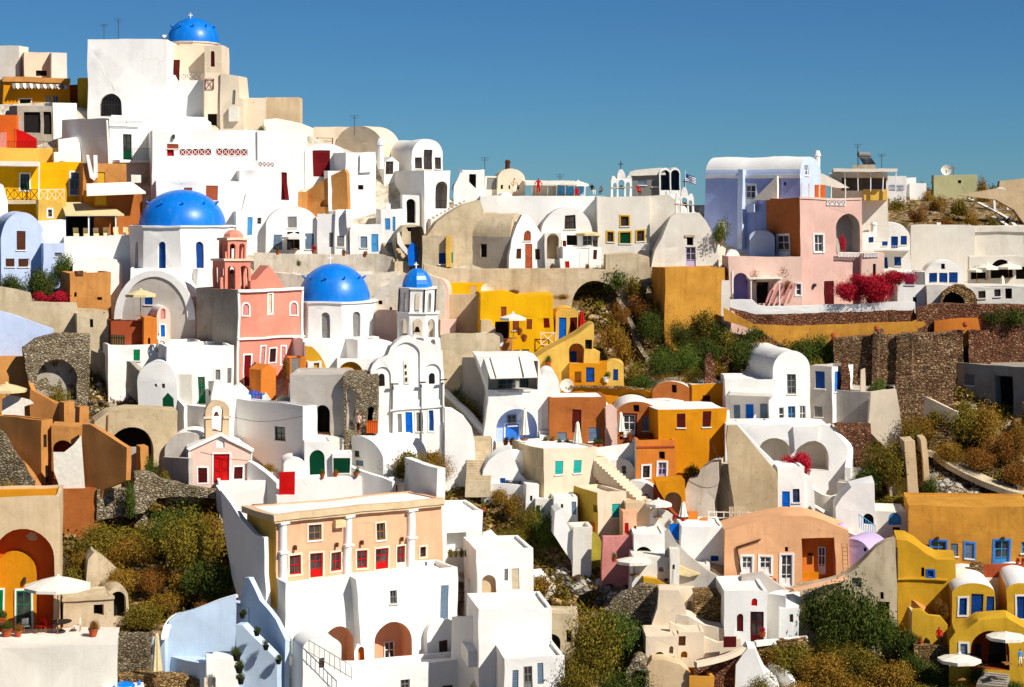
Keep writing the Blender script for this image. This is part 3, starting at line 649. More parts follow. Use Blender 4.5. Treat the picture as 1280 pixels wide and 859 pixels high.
def drum(hs, px, pyt, pyb, rpx, y, c='white', n=8, ops='', ph=None, name='drum', cap=True, lip=.18):
    """polygonal drum with arched recesses; ops: list of (side index, kind, colour)"""
    a, zt = hs.fr.loc(px, pyt, 'F', y); zb = hs.fr.loc(px, pyb, 'F', y)[1] - 1.5; k = (hs.fr.D + y) / F; r = rpx * k; ph = math.pi / n if ph is None else ph; m = MB()
    zv = hs.fr.loc(px, pyb, 'F', y)[1]; H_ = zt - zv; loc = []
    for q in range(n):
        a0 = ph + 2 * math.pi * q / n - math.pi / 2 - math.pi / n; a1 = a0 + 2 * math.pi / n
        p0 = Vector((a + r * math.cos(a0), y + r * math.sin(a0), 0)); p1 = Vector((a + r * math.cos(a1), y + r * math.sin(a1), 0)); u = (p1 - p0); l = u.length; u.normalize(); nrm = Vector((-u.y, u.x, 0))
        if (Vector((a, y, 0)) - p0).dot(nrm) < 0: nrm = -nrm
        f3 = lambda s_, z, h, p0=p0, u=u, nrm=nrm: tuple(p0 + u * s_ + Vector((0, 0, z)) + nrm * h)
        kind = dict((o[0], o[1:]) for o in ops).get(q) if ops else None; hl = []
        if kind:
            w_ = l * kind[2]; pts = arch((l - w_) / 2, (l + w_) / 2, zv + H_ * kind[3], zv + H_ * kind[4]); hl = [dict(p=pts, d=.3)]
        poly_face(m, [(0, zb), (l, zb), (l, zt), (0, zt)], hl, f3)
        if kind: loc.append((f3, pts, kind))
    if cap: m.lathe([(r, zt), (r + lip, zt + .01), (r + lip, zt + .16), (0, zt + .17)], (a, y, 0), n, ph=ph - math.pi / 2 - math.pi / n)
    o = m.build(name, M(c), hs.root)
    for f3, pts, kd in loc:
        g = MB(); panel(g, inset(pts, .004), f3, .22, .28); g.build('window', plain(kd[1], .5) if kd[1] != 'glass' else glass(), o)
    return a, y, r, zt
# ================================================================ top left: the summit houses
H('cream flat-roofed block on the skyline at the far left edge', -26, 24, 57, 112, th=-20, sd=11, c='offw', dd=6, ext=6)
H('low cream block on the skyline with one small dark vent, between two taller ones', 30, 66, 65, 112, c='cream', dd=5, o='v 44 88 58 95', ext=6)
H('cream corner block with a rounded parapet at the right end of the far left roofline', 64, 84, 66, 112, th=10, dp=3, c='offw', dd=4.5, ext=6)
h = H('ochre house under a brown roof edge with a striped scalloped awning, top left', 3, 87, 98, 140, th=4, c='ochre', dd=2, dp=5, o='v 24 124 38 131 +cream; g 57 119 64 131; w 66 119 73 131 greyw', ext=6)
h.add('cornice', 2, 97, 88, 103, 'tan', (-.35, .02)); 
m = MB(); a0, a1, z0, z1 = h.rect(14, 105, 84, 110, 'F', -.3)
for j in range(16): u = a0 + (a1 - a0) * j / 16; uw = (a1 - a0) / 16; m.add([(u, -.2, z1), (u + uw, -.2, z1), (u + uw, -1.3, z0), (u + uw * .5, -1.35, z0 - .18), (u, -1.3, z0)], [(0, 1, 2, 3, 4)], j % 2)
m.build('awning', [plain('greyw', .8), plain('canvas', .8)], h.root)
H('narrow yellow chimney-like block beside the big white cube', 98, 112, 97, 135, c='ymust', dd=3, dp=1.5)
H('dark block standing for the shaded gap between the ochre house and the yellow stack', 86, 98, 105, 140, c='brick', dd=5, dp=2)  # brick-coloured filler for the dark gap in shade between the houses
# summit church
h = H('church of cream plaster with a blue dome and a dark balcony door, on the summit', 206, 256, 56, 120, th=0, c='cream', dd=2.5, dp=8, o='d 210 75 225 101 maroon; ', ext=8, top='flat', par=.1)
h.rail(226, 92, 250, 101, 'white', style='x')
a_, y_, r_, zt_ = drum(h, 241, 55.5, 62, 33, 4.2, 'cream', n=12, lip=.1)
_, _, zz, _ = dome(h, 241.5, 54, 32.5, 31.5, 4.2); cross(h.root, 238, 16, 26, f=h.fr, y=4.2, c='canvas')
h = H('cream stair tower with an arched brown window under the summit dome', 255, 277, 57, 125, th=-14, sd=0, dp=3.4, c='cream', dd=1.6, o='as 263 64 268 83 maroon', ext=6, par=.1)
m = MB()
h = H('cream lower storey of the summit church with a red lattice panel and dark doorway', 256, 275, 90, 163, c='cream', dd=.6, dp=4, o='o 260 142 272 160 maroon', ext=5, par=.1)
h.rail(257, 98, 267, 111, 'dkred', style='x')
h = wall('stepped cream outbuilding right of the summit church, with a slit window', [(275, 91), (297, 94), (299, 121), (304, 124), (306, 160), (275, 160)], th=-12, t=5, c='cream', dd=.2, name='house', cat='house', one=False, o='as 290 112 294 131 greyw')
h.add('bench', 286, 134, 298, 152, 'offw', (-.5, .02))
h = H('long cream block with a chamfered yellowish end on the skyline', 303, 333, 123, 163, th=-2, c='cream', dd=2, dp=5, ext=6)
h = H('cream block with a shaded ochre right end, last of the summit roofs', 332, 374, 122, 160, th=-10, sd=4, c='creamd', dd=1.5, dp=5, ext=6)
wall('low cream wall ending at a terracotta pot left of the cream vault', [(330, 150), (345, 148), (376, 154), (392, 160), (392, 166), (330, 166)], c='offw', dd=.2, t=.5)
h = H('huge blank white cube house with one barred arched window, highest of the left group', 109, 208, 49, 150, th=-9, sd=0, dp=8, c='white', dd=.6, ext=7, o='ab 125 117 152 146 iron', par=.22)
wall('white flank of the big cube stepping down under the summit church', [(206, 90), (211, 91), (216, 101), (256, 101), (256, 150), (206, 150)], th=-9, t=6, c='white', dd=1.1)
H('small white chimney block on the big white cube', 203, 208, 44, 56, c='white', dd=1, dp=.6)
# white row below
h = wall('low rounded white house row with a curved right end under the big cube', [(137, 150), (140, 143), (180, 145), (255, 146), (262, 152), (264, 166), (137, 166)], th=-4, t=6, c='white', dd=-.3, name='house', cat='house', one=False)
h = H('grey shaded white house with a blank left flank, drainpipe and green glazed door', 137, 190, 148, 238, th=38, sd=60, c='white', o='D 153 168 164 200 dkgreen', dd=-.6, ext=4)
h.rail(165, 186, 194, 201, 'iron', y=-1.1, step=.25); h.add('balcony_slab', 150, 200, 195, 203, 'white', (-1.2, .02)); h.add('drainpipe', 133, 146, 135.5, 205, '=canvas', (-.12, .02), pts=[(133.5, 150), (135.5, 150), (138, 205), (136, 205)])
h.rail(140, 151, 176, 153, 'iron', y=-.6, step=9, name='pergola')
H('white box parapet block over the yellow roof, left of the drainpipe wall', 66, 96, 128, 172, th=20, sd=10, c='white', dd=.2)
wall('short curved white wall stub with a green plant on top', [(74, 174), (96, 172), (100, 180), (103, 205), (74, 205)], c='white', t=1.5, dd=-1.5)
h = H('long plain white house with red lattice panels in its terrace wall', 190, 384, 163, 262, th=3, dp=9, c='white', dd=-.4, o='s 209 180 224 186 terra; n 209 187 218 195 red @.2; n 225 186 264 195 red @.2; n 270 186 310 195 red @.2; n 322 202 343 209 red @.2; av 180 222 189 231')
for x0, x1, y0, y1 in ((225, 264, 186, 195), (270, 309, 186, 195), (323, 343, 202, 209)): h.rail(x0, y0, x1, y1, 'white', y=.0, style='x')
h.add('air_conditioner', 164, 219, 176, 229, '=canvas', (-.5, .02)); h.add('drainpipe', 320.5, 166, 322, 200, '=greyw', (-.1, .02)); h.add('lamp', 216, 168, 219, 173, '=iron', (-.3, .02))
h = H('white house with a terracotta shutter behind the first blue dome', 196, 300, 226, 300, th=2, dp=6, c='white', dd=-1, o='s 257 233 272 251 terra; s 230 235 240 240 terra')
h = H('white house with a tall narrow dark red door', 300, 372, 213, 275, th=4, dp=6, c='white', dd=-1.2, o='d 351 215 358 250 dkred @.2', poly=None)
h.add('door', 353, 232, 361.5, 250, '=dkred', (-.06, .02), pts=[(353, 228), (358, 228), (361.5, 250), (356, 250)])
wall('white curved buttress with a domed oven beside the terracotta shutter', [(304, 262), (309, 240), (318, 231), (326, 245), (327, 268), (304, 268)], c='white', t=2, dd=-2)
h = H('white house with a low rounded top and a very large dark red door', 381, 430, 180, 224, th=8, sd=0, dp=7, c='white', dd=-.6, top='vault', ys=190, o='s 391 189 413 221 dkred')
h = H('broad cream barrel vault on the skyline', 418, 478, 156, 200, th=-38, sd=22, c='cream', dd=3.5, top='vault', ys=186, ext=5)
h = H('flat cream roof running behind the barrel vault', 392, 470, 159, 190, th=0, c='cream', dd=6, dp=5)
h.rail(396, 172, 415, 180, 'brownf', y=-3, style='rails')
h = H('white barrel-vaulted house with three dark windows in its round end', 515, 553, 173, 222, th=22, sd=40, c='white', dd=1, top='vault', ys=193, o='w 519 197 528 212 brownf; w 530 187 540 213 brownf; w 543.5 197 551 212 brownf', ext=4)
d = H('white dormer with a gabled top and dark window beside the round-ended house', 480, 498, 196, 222, th=18, sd=0, dp=2.5, c='white', top='gable', ys=203, dd=-.3, o='w 481.5 202 491 218 brownf')
h = H('white two-storey house with a tall arched loggia beside the stairway', 530, 562, 213, 290, th=24, sd=60, c='white', dd=-.2, o='an 544 226 559 261 grey @1.4')
h.rail(545, 250, 558, 260, 'iron', y=.3)
h = H('white gateway block with a dark arched door below the loggia house', 503, 524, 244, 290, c='white', dd=-1, dp=2, o='ao 508 249 519 279', par=0)
h = H('white house with a slim chimney below the cream vault', 432, 470, 190, 262, th=14, sd=0, dp=5, c='white', dd=-.8, o='v 448 232 455 238')
h.arr('chimney', 476, 205, 'white', 2.6, .35, .6); h.add('niche', 450, 193, 464, 216, 'white', (-.25, .02))
H('white stepped cube between the red-door house and the chimney house', 410, 436, 213, 262, c='white', dd=-.9, dp=4)
h = wall('ochre triangular stair wall with a low arch, lit yellow in the sun', [(372, 258), (378, 243), (394, 230), (412, 220), (431, 211), (434, 216), (436, 262), (372, 262)], th=-25, t=.6, c='tan', dd=-1.5, o='an 398 250 415 259 tan @.5')
H('small ochre block left of the triangular stair wall', 362, 384, 240, 262, c='tan', dd=-1.3, dp=2)
# middle terrace with the parasol
h = H('white barrel-vaulted house with three dark doorways and a parasol in front', 333, 398, 258, 322, th=3, dp=8, c='white', top='vault', ys=282, dd=.2, o='s 360 271 372 285 greyw; s 342 294 353 313 bluegr; o 359 290 375 313; s 382 292 393 312 bluegr')
umbrella(367, 291, 312, 34, 'white parasol over the terrace of the middle vaulted house', D0(367, 313) - 1.5)
h = H('white flank house with a narrow dark window right of the parasol terrace', 397, 424, 268, 322, th=-6, dp=6, c='white', dd=.5, o='s 412 291 417 309 greyw')
h = wall('tapering white house front with one grey window', [(419, 264), (432, 262), (434, 280), (438, 322), (419, 322)], th=8, t=6, c='white', dd=.2, name='house', cat='house', one=False, o='s 422 295 431 308 greyw')
h = H('white house with a light blue door and a small blue-grey window at the terrace end', 438, 478, 280, 322, th=4, dp=7, c='white', dd=.1, o='s 451 295 459 309 bluegr +white; d 464 292 472.5 314 skyb')
h.add('buttress', 434, 268, 440, 300, 'white', (-.4, .5), pts=[(432, 262), (438, 262), (440, 284), (434, 284)])
h = H('white gap house with light blue windows below the arched gateway', 476, 503, 262, 325, c='white', dd=.9, dp=4, o='w 482 255 488 264 dark; s 481 273 487 287 skyb; s 490 271 493.5 289 skyb')
h = H('white house with a pale blue door behind the pink bell tower', 296, 334, 264, 322, c='white', dd=.6, dp=6, o='d 310 271 316 294 skyb; w 322 272 327 280 greyw')
# weathered stair house with the blue door
h = wall('round weathered beige stair house with a blue door and gate', [(495, 335), (495, 300), (498, 290), (506, 282), (519, 281), (528, 284), (531, 296), (531, 335)], th=10, t=3, c='weather', dd=-.5, name='house', cat='house', one=False, o='d 503 284 514 306 dkblue')
h.add('door', 510, 303, 522, 332, '=blue', (-.5, -.4), pts=[(510, 332), (509.5, 312), (515, 303), (521, 309), (521.5, 332)], label='blue pointed garden gate')
h.add('parapet', 498, 296, 512, 318, 'offw', (-.45, .1), pts=[(497, 292), (500, 289), (504, 304), (512, 316), (512, 322), (502, 312), (497, 304)])
stairs('worn stone steps climbing between the houses to the arched gateway', 502, 330, 484, 300, 1.6, 9, 'weather', dd=-.8)
kerb('long bleached retaining wall under the parasol terrace', [(318, 316), (360, 318), (420, 318), (470, 317), (492, 322)], h=2.6, t=.6, c='chalk', dd=-1.2)
kerb('second bleached retaining wall behind the second blue dome', [(330, 338), (380, 344), (440, 346), (500, 338)], h=2.2, t=.6, c='chalk', dd=-2)
bush(374, 330, 8, 11, 'green', 'small round green shrub on the bleached retaining wall', dd=-3.5)
bush(327, 164, 18, 13, 'green', 'green shrub on the roof beside the cream summit blocks', dd=-1)
# yellow corner
H('dark grey house under the ochre one with a drainpipe', 22, 66, 131, 180, th=10, sd=0, dp=5, c='cement', dd=-.4, o='v 30 139 50 166; v 54 139 64 168')
H('orange wall block at the far left edge under the terrace', -10, 20, 143, 185, th=-14, sd=0, dp=2, c='dorange', dd=-1)
wall('red sloping stair wall beside the orange block', [(18, 160), (30, 165), (45, 174), (45, 182), (18, 182)], c='red', dd=-1.3, t=.3)
H('pink block at the far left edge', -10, 8, 165, 190, c='pinkw', dd=-1.6, dp=2)
h = H('pale yellow flat roof terrace wall along the left edge', -12, 74, 184, 215, th=3, c='lyellow', dd=-1.8, dp=5, par=.1)
h.rail(8, 176, 72, 184, 'black', y=.2, step=.15)
h = H('small white planter block on the pale yellow roof', 68, 98, 190, 207, c='white', dd=-2.4, dp=2); bush(76, 206, 18, 8, 'green', 'green plant in the white rooftop planter', dd=-4.2)
h = H('yellow house with green doors and a white lattice balcony, top left', -6, 103, 203, 262, th=2, dp=5, c='yellow', dd=-1.4, o='D 25 217 36 237 dkgreen +white; D 87 216 98 243 bluegr +white; n 99 203 103 245 tan @.1')
h.cs = None
h.rail(8, 236, 48, 249, 'brownf', y=-1.6, style='x'); h.rail(49, 236, 80, 250, 'white', y=-1.6, style='x'); h.add('veranda_roof', -6, 202, 48, 208, 'offw', (-2, .02)); h.add('post', 47.5, 203, 49.5, 250, '=canvas', (-1.7, -1.6))
h.add('balcony_slab', -6, 249, 82, 254, 'weather', (-1.8, .02))
h = H('pale yellow block with one small window under the lattice balcony', 48, 83, 250, 302, th=4, c='lyellow', dd=-2, dp=3, o='w 60 262 65 271 greyw +white')
h = H('ochre block with its sunlit side coloured yellow and a thick white pipe', 103, 158, 204, 262, th=10, dp=4, c='tan', dd=-1.2, o='n 122 215 132 232 ymust @.1'); h.add('downpipe', 108, 193, 120, 225, 'white', (-.5, .02), pts=[(107, 194), (111, 194), (116, 216), (120, 222), (118, 226), (112, 222)])  # yellow recess colours in the sunlit side of the wall
h.add('downpipe', 117, 194, 122, 222, 'white', (-.4, .02))
h = H('rust brown house with a white awning on its roof', 118, 178, 238, 300, th=16, sd=14, c='rust', cs='ochre', dd=-1.6, o='n 118.5 244 133 257 ymust @.05')
m = MB(); V0 = [h.fr.loc(104, 243, 'F', -1), h.fr.loc(114, 232, 'F', -1), h.fr.loc(172, 230, 'F', -1), h.fr.loc(178, 240, 'F', -1)]
q = [(V0[0][0], -2.2, V0[0][1]), (V0[1][0], .8, V0[1][1] + .2), (V0[2][0], .8, V0[2][1] + .2), (V0[3][0], -2.2, V0[3][1])]; m.add(q + [(x, y, z - .18) for x, y, z in q], [(0, 1, 2, 3), (7, 6, 5, 4), (0, 3, 7, 4), (0, 1, 5, 4), (3, 2, 6, 7), (1, 2, 6, 5)]); m.build('awning', plain('canvas', .9), h.root)
h = H('open restaurant terrace with a beige canvas roof and dark interior', 83, 146, 268, 302, th=4, c='dkblue', dd=-2.4, dp=4, par=0, o='n 84 271 112 296 dark @1.6; n 114 271 144 294 dkblue @1.2')
m = MB(); a0, a1, z0, z1 = h.rect(80, 258, 153, 268, 'F', -.6); q = [(a0, -2.4, z0), (a1, -2.4, z0), (a1 - 1.2, 3.4, z1 + .4), (a0, 3.4, z1 + .4)]; m.add(q + [(x, y, z - .15) for x, y, z in q], [(0, 1, 2, 3), (7, 6, 5, 4), (0, 1, 5, 4), (1, 2, 6, 5), (0, 3, 7, 4)]); m.build('canopy', plain('tancanvas', .9), h.root)
for x in (111, 145): h.add('post', x - .8, 268, x + .8, 297, '=canvas', (-2.2, -2.1))
m = MB(); 
for j in range(6): a = .6 + j * .95; z = h.fr.loc(90, 297)[1]; m.box(a, a + .5, -1.2, -.6, z, z + .45); m.box(a, a + .5, -.65, -.6, z + .4, z + .95)
m.build('chairs', plain('tancanvas', .8), h.root)
# blue barrel and white wall
h = H('pale blue barrel-vaulted house front with a brown window at the left edge', 1, 56, 265, 345, th=8, sd=0, dp=7, c='ltblue', top='vault', ys=305, dd=-2.6, o='s 21 289 32 313 brownf; s 7 323 18 333 brownf; s 23 323 37 333 brownf')
H('white block rising behind the pale blue barrel vault', 34, 82, 275, 345, c='white', dd=-1.6, dp=5)
h = H('pale blue box house with a small dark window', 54, 92, 304, 345, c='ltblue', dd=-2.9, dp=4, o='w 68 316 77 321 greyw')
wall('white rounded terrace end at the left edge beside the balcony', [(-10, 225), (4, 232), (10, 250), (12, 268), (-10, 268)], c='white', dd=-3.4, t=2)
h = wall('long blank white terrace wall left of the first blue dome', [(80, 296), (163, 295), (163, 345), (80, 345)], th=2, c='white', dd=-2.3, t=5)
H('low white bench wall curving under the long terrace wall', 92, 152, 322, 350, c='white', dd=-3.2, dp=1.4, top='vault', ys=332)
for x, y, a, b, k in ((10, 372, 60, 40, 'dark'), (55, 368, 60, 44, 'dark'), (78, 342, 34, 30, 'green')): bush(x, y, a, b, k, 'dark leafy shrub on the terrace below the pale blue vault', dd=-4)
for x, y, a, b in ((50, 380, 34, 22), (76, 378, 34, 20)): bush(x, y, a, b, 'red', 'red bougainvillea at the left edge under the dark shrubs', 'bougainvillea', 'bougainvillea', 'red bougainvillea at the left', dd=-5)
h = H('tan plastered house with a flaking top edge beside the red bougainvillea', 88, 138, 341, 400, th=12, sd=0, dp=4, c='tan', dd=-2.5, o='v 93 366 96 372; v 121 371 127 375')
h.add('parapet', 95, 338, 104, 344, '*red', (-.1, .3))
wall('long weathered beige retaining wall at the left edge', [(-12, 356), (20, 362), (38, 367), (40, 378), (96, 379), (98, 386), (135, 388), (137, 425), (-12, 440)], th=2, c='weather', dd=-2.4, t=1)
h = H('weathered beige cube with a dark slit in front of the tan house', 97, 136, 392, 430, c='weather', dd=-3, dp=2, o='v 113 399 117 409')
wall('pale grey wedge-shaped wall at the left edge', [(-12, 386), (5, 391), (66, 411), (67, 428), (-12, 450)], th=-4, c='ltblue', dd=-4.2, t=.6)
h = wall('ruined rubble wall with a collapsed dark arch', [(28, 436), (45, 424), (70, 418), (112, 419), (112, 480), (104, 505), (40, 500), (34, 470)], th=2, c='*pale', dd=-3.2, t=1.6, o='an 46 449 96 502 cement @1.2')
bush(75, 505, 44, 36, 'olive', 'olive shrub inside the collapsed arch', dd=-4.2)
wall('grey shaded sloping wall with a white coping below the green gate', [(111, 436), (140, 449), (162, 452), (176, 466), (202, 488), (203, 516), (160, 490), (111, 480)], yb=516, th=-50, c='cement', dd=-1, t=.6)
kerb('white coping running down beside the grey sloping wall', [(112, 430), (140, 446), (160, 448), (172, 460), (190, 478), (204, 488)], h=.3, t=.5, dd=-1.6, down=.1)
# ================================================================ first blue dome church
c1 = H('white church with the largest blue dome, left of the pink church', 164, 290, 336, 420, th=0, dp=9, c='white', dd=1, par=.1, ext=6)
ops = [(0, 'as', 'dkblue', .26, .12, .85), (1, 'as', 'dkblue', .26, .12, .85), (7, 'as', 'greyw', .26, .12, .85), (2, 'as', 'greyw', .26, .12, .85), (6, 'as', 'greyw', .26, .12, .85)]
drum(c1, 227.5, 284, 345, 65, 4.6, 'white', ops=[(q, 'as', 'dkblue' if q in (0, 7) else 'greyw', .2, .1, .72) for q in (0, 1, 6, 7)], ph=0.35)
dome(c1, 228, 283, 54, 46, 4.6); cross(c1.root, 224, 224, 238, f=c1.fr, y=4.6)
h = H('great grey-fronted barrel vault of the church transept with a small blue window', 143, 244, 338, 430, th=-16, sd=0, dp=8, c='grey', cr='white', dd=-.8, top='vault', ys=400, o='s 181 371 191 382 dkblue', ext=4); h.root['label'] = 'great barrel vault with a grey front and small blue window below the first blue dome'
m = MB(); Wd = h.W; zs = h.fr.loc(244, 400)[1]; o_, i_ = [], []
for t in np.linspace(0, math.pi, 25): o_.append((Wd / 2 + (Wd / 2 + .02) * math.cos(t), zs + (h.zt - zs + .02) * math.sin(t))); i_.append((Wd / 2 + (Wd / 2 - .7) * math.cos(t), zs + (h.zt - zs - .55) * math.sin(t)))
for k in range(24): m.add([(o_[k][0], -.15, o_[k][1]), (o_[k + 1][0], -.15, o_[k + 1][1]), (i_[k + 1][0], -.15, i_[k + 1][1]), (i_[k][0], -.15, i_[k][1]), (o_[k][0], .02, o_[k][1]), (o_[k + 1][0], .02, o_[k + 1][1]), (i_[k + 1][0], .02, i_[k + 1][1]), (i_[k][0], .02, i_[k][1])], [(0, 1, 2, 3), (0, 1, 5, 4), (3, 2, 6, 7)])
m.build('arch_band', M('white'), h.root)
H('white square shoulder block right under the first blue dome', 246, 262, 336, 400, th=30, sd=26, c='white', dd=-.4, par=.1)
H('white buttress wall sloping down right of the first dome', 262, 282, 322, 372, th=-8, c='white', dd=.8, dp=4)
wall('rough grey cement gable wall between the great vault and the pink church', [(238, 398), (250, 380), (262, 366), (274, 350), (285, 338), (299, 360), (299, 440), (240, 440)], th=-50, c='cement', dd=-.6, t=1)
# pink church
pc = H('salmon pink church front with an arcaded bell tower and white cornices', 299, 378, 363, 486, th=34, sd=54, c='salmon', cs='cement', dd=-1.2, par=.15, ext=4,
  o='as 302 379 310 394 pinkw +white; s 335 368 340 392 cream +white; as 363 378 371 394 pinkw +white; w 337 436 345 453 maroon +white; s 326 433 331 455 pinkw +white; s 352 433 357 455 pinkw +white; s 366 435 371 450 cream +white; d 306 443 314 483 dkred +white')
pc.add('cornice', 298, 361, 379, 364.5, 'white', (-.25, .02)); pc.add('cornice', 298, 420.5, 381, 423, 'white', (-.2, .02)); pc.add('pilaster', 297, 364, 299.5, 484, 'white', (-.12, .02)); pc.add('pilaster', 376.5, 364, 379, 484, 'white', (-.12, .02))
for r_ in ((316, 455, 323, 456.5), (316, 470, 323, 471.5), (319, 452, 320.5, 483)): pc.add('bracket', *r_, '=iron', (-.3, -.2))
g = wall('pink pediment rising behind the pink church front', [(318, 364), (320, 350), (336, 331), (353, 354), (354, 364)], th=20, c='salmon', D=184.6, t=2, name='gable', cat='gable')
def belltower(label, xl, xr, tiers, c, th, dd, yb, top=None, trim='cream', D=None):
    """tiers: (y top, y bottom, x left, x right, arches)"""
    r0 = None
    fr = Frame(xl, xr, yb, th, D or D0(xl, yb) + dd); root = fixroot('bell_tower', label, 'bell tower', fr.P, fr.th)
    cx = fr.W / 2
    for (yt, yb_, a, b, n) in tiers:
        u0, u1, = fr.loc(a, (yt + yb_) / 2)[0], fr.loc(b, (yt + yb_) / 2)[0]; z0, z1 = fr.loc(xl, yb_)[1], fr.loc(xl, yt)[1]; w_ = u1 - u0; m = MB(); cyc = w_ / 2
        for pl in range(2):
            for side in range(2):
                hl = []
                for j in range(n):
                    s0 = w_ * (j + .2) / n; s1 = w_ * (j + .8) / n; hl.append(dict(p=arch(s0, s1, z0 + .06, z1 - (z1 - z0) * .18), d=.3, thru=True))
                if pl == 0: f3 = (lambda s_, z, h, u0=u0: (u0 + s_, h, z)) if side == 0 else (lambda s_, z, h, u0=u0, w_=w_: (u0 + s_, w_ - h, z))
                else: f3 = (lambda s_, z, h, u0=u0: (u0 + h, s_, z)) if side == 0 else (lambda s_, z, h, u1=u1: (u1 - h, s_, z))
                poly_face(m, [(0, z0 - .02), (w_, z0 - .02), (w_, z1), (0, z1)], hl, f3)
        m.add([(u0, 0, z1), (u1, 0, z1), (u1, w_, z1), (u0, w_, z1)], [(0, 1, 2, 3)]); m.build('belfry', M(c), root)
        m = MB(); m.box(u0 - .15, u1 + .15, -.15, w_ + .15, z1 - .02, z1 + .18); m.box(u0 - .1, u1 + .1, -.1, w_ + .1, z0 - .1, z0 + .05); m.build('cornice', M(trim), root)
        m = MB(); zc = z1 - (z1 - z0) * .45; m.lathe([(.02, .4), (.14, .35), (.2, .1), (.3, 0)], ((u0 + u1) / 2, w_ / 2, zc), 12); m.build('bell', plain('brownf', .4), root, smooth=True)
    m = MB(); m.lathe([(r * w_ / 2, z1 + .18 + q * w_ * .35) for r, q in ((1, 0), (.92, .45), (.6, .85), (.25, 1), (0, 1.02))], ((u0 + u1) / 2, w_ / 2, 0), 8); m.build('cap', M(c), root)
    return fr, root, (u0 + u1) / 2, w_ / 2, z1 + .18 + w_ * .35
belltower('salmon pink bell tower of two arcaded tiers on the pink church', 281, 314, [(326, 364, 281, 314, 2), (300, 325, 285, 309, 2)], 'salmon', 24, -.6, 364, D=184.2)
wall('pink pedestal shoulder beside the pink bell tower', [(313, 352), (320, 350), (320, 366), (313, 366)], th=10, c='salmon', D=184.2, t=.8)
# second dome church
c2 = H('white church with the second blue dome, right of the pink church', 379, 474, 424, 480, th=20, sd=0, dp=8, c='white', dd=-.4, par=.1, ext=5)
drum(c2, 418, 377, 425, 56, 5, 'white', ops=[(q, 'as', 'greyw', .26, .12, .78) for q in (0, 1, 7)], ph=0.2)
dome(c2, 417.5, 376, 45.5, 47, 5); cross(c2.root, 413, 318, 330, f=c2.fr, y=5)
for y0 in (403, 410, 417.5): pass
H('white square block below the second blue dome', 447, 476, 425, 470, th=28, sd=26, c='white', dd=-1.6, par=.1)
h = wall('half arched white apse with an ochre shaded inside beside the pink church', [(381, 470), (381, 428), (392, 427), (405, 431), (418, 440), (428, 452), (433, 470)], th=4, c='white', dd=-2.2, t=2.5, name='vault', cat='vault', one=False)
h.add('tympanum', 380, 430, 411, 468, 'mustard', (-.04, .02), pts=[(382, 468), (382, 433), (390, 434), (398, 442), (404, 452), (410, 468)])  # mustard panel colours in the ochre shade inside the half arch
h = H('low white arch with an ochre tympanum below the second dome', 421, 478, 449, 474, th=2, dp=4, c='white', dd=-2.6, o='an 423 453 453 468 mustard @.4')
# white belfry church
fc = wall('tall white church front with three relief arches and a blue door', [(463, 556), (463, 462), (466, 455), (472, 449), (478, 447), (484, 444), (488, 434), (496, 426), (505, 421), (513, 420), (519, 424), (546, 432), (553, 440), (556, 475), (556, 556)], th=10, c='white', dd=-1.6, t=1.2, name='church', cat='church', one=False,
  o='an 468 458 488 541 white @.16; an 491 428 525 500 white @.16; an 530 455 552 500 white @.16; s 497 518 502 541 greyw; d 506.5 516 515 552 blue; s 520 516 528 540 greyw +white; s 536 513 542 539 dkblue +white')
fc.back('av 473 466 480 482; s 504 450 511 480 canvas; av 537 466 544 479', .16)
for j, y in enumerate((456, 464, 472)): fc.add('light', 506.5, y, 508.5, y + 4, '=dark', (.0, .1))
for x0, x1, y in ((487, 497, 479), (525, 533, 477), (551, 560, 475)): fc.add('spout', x0, y, x1, y + 1.6, '=iron', (-.5, -.3))
fc.add('string_course', 488, 510, 556, 512, 'white', (-.15, .02), pts=[(488, 513), (497, 511), (556, 507), (556, 509), (497, 513.5), (488, 515)])
for x in (489, 526, 553): fc.add('drainpipe', x, 480, x + 1.2, 556, '=greyw', (-.12, .02))
fb = H('white barrel roof behind the relief-arched church front', 454, 500, 425, 480, th=24, sd=20, c='white', dd=.2, top='vault', ys=445)
# octagonal belfry
tw = H('white church bell tower with open arches and a ribbed blue cupola', 496, 550, 432, 475, th=20, dp=3.9, c='white', dd=-1, ext=2, par=.02, name='bell_tower', cat='bell tower')
def oct_storey(hs, px, yt, yb, r0, r1, y, arches, c='white', name='belfry'):
    a, zt = hs.fr.loc(px, yt, 'F', y); zb = hs.fr.loc(px, yb, 'F', y)[1]; k = (hs.fr.D + y) / F; r = r0 * k; m = MB(); n = 8
    for q in range(n):
        a0 = 2 * math.pi * q / n; a1 = a0 + 2 * math.pi / n
        p0 = Vector((a + r * math.cos(a0), y + r * math.sin(a0), 0)); p1 = Vector((a + r * math.cos(a1), y + r * math.sin(a1), 0)); u = p1 - p0; l = u.length; u.normalize(); nr = Vector((-u.y, u.x, 0))
        hl = [dict(p=arch(l * (1 - arches) / 2, l * (1 + arches) / 2, zb + .08, zb + (zt - zb) * .86), d=.3, thru=True)]
        poly_face(m, [(0, zb), (l, zb), (l, zt), (0, zt)], hl, lambda s_, z, h, p0=p0, u=u, nr=nr: tuple(p0 + u * s_ + Vector((0, 0, z)) + nr * h))
    m.lathe([(0, zt), (r * 1.08, zt), (r * 1.08, zt + .12), (0, zt + .13)], (a, y, 0), n); m.lathe([(0, zb - .1), (r * 1.1, zb - .1), (r * 1.1, zb + .04), (0, zb + .05)], (a, y, 0), n)
    return m.build(name, M(c), hs.root), a, y, r, zt
oct_storey(tw, 523, 391, 432, 27, 27, 2, .6); _, a, y, r, zt = oct_storey(tw, 521.5, 361, 391, 23.5, 23.5, 2, .34)
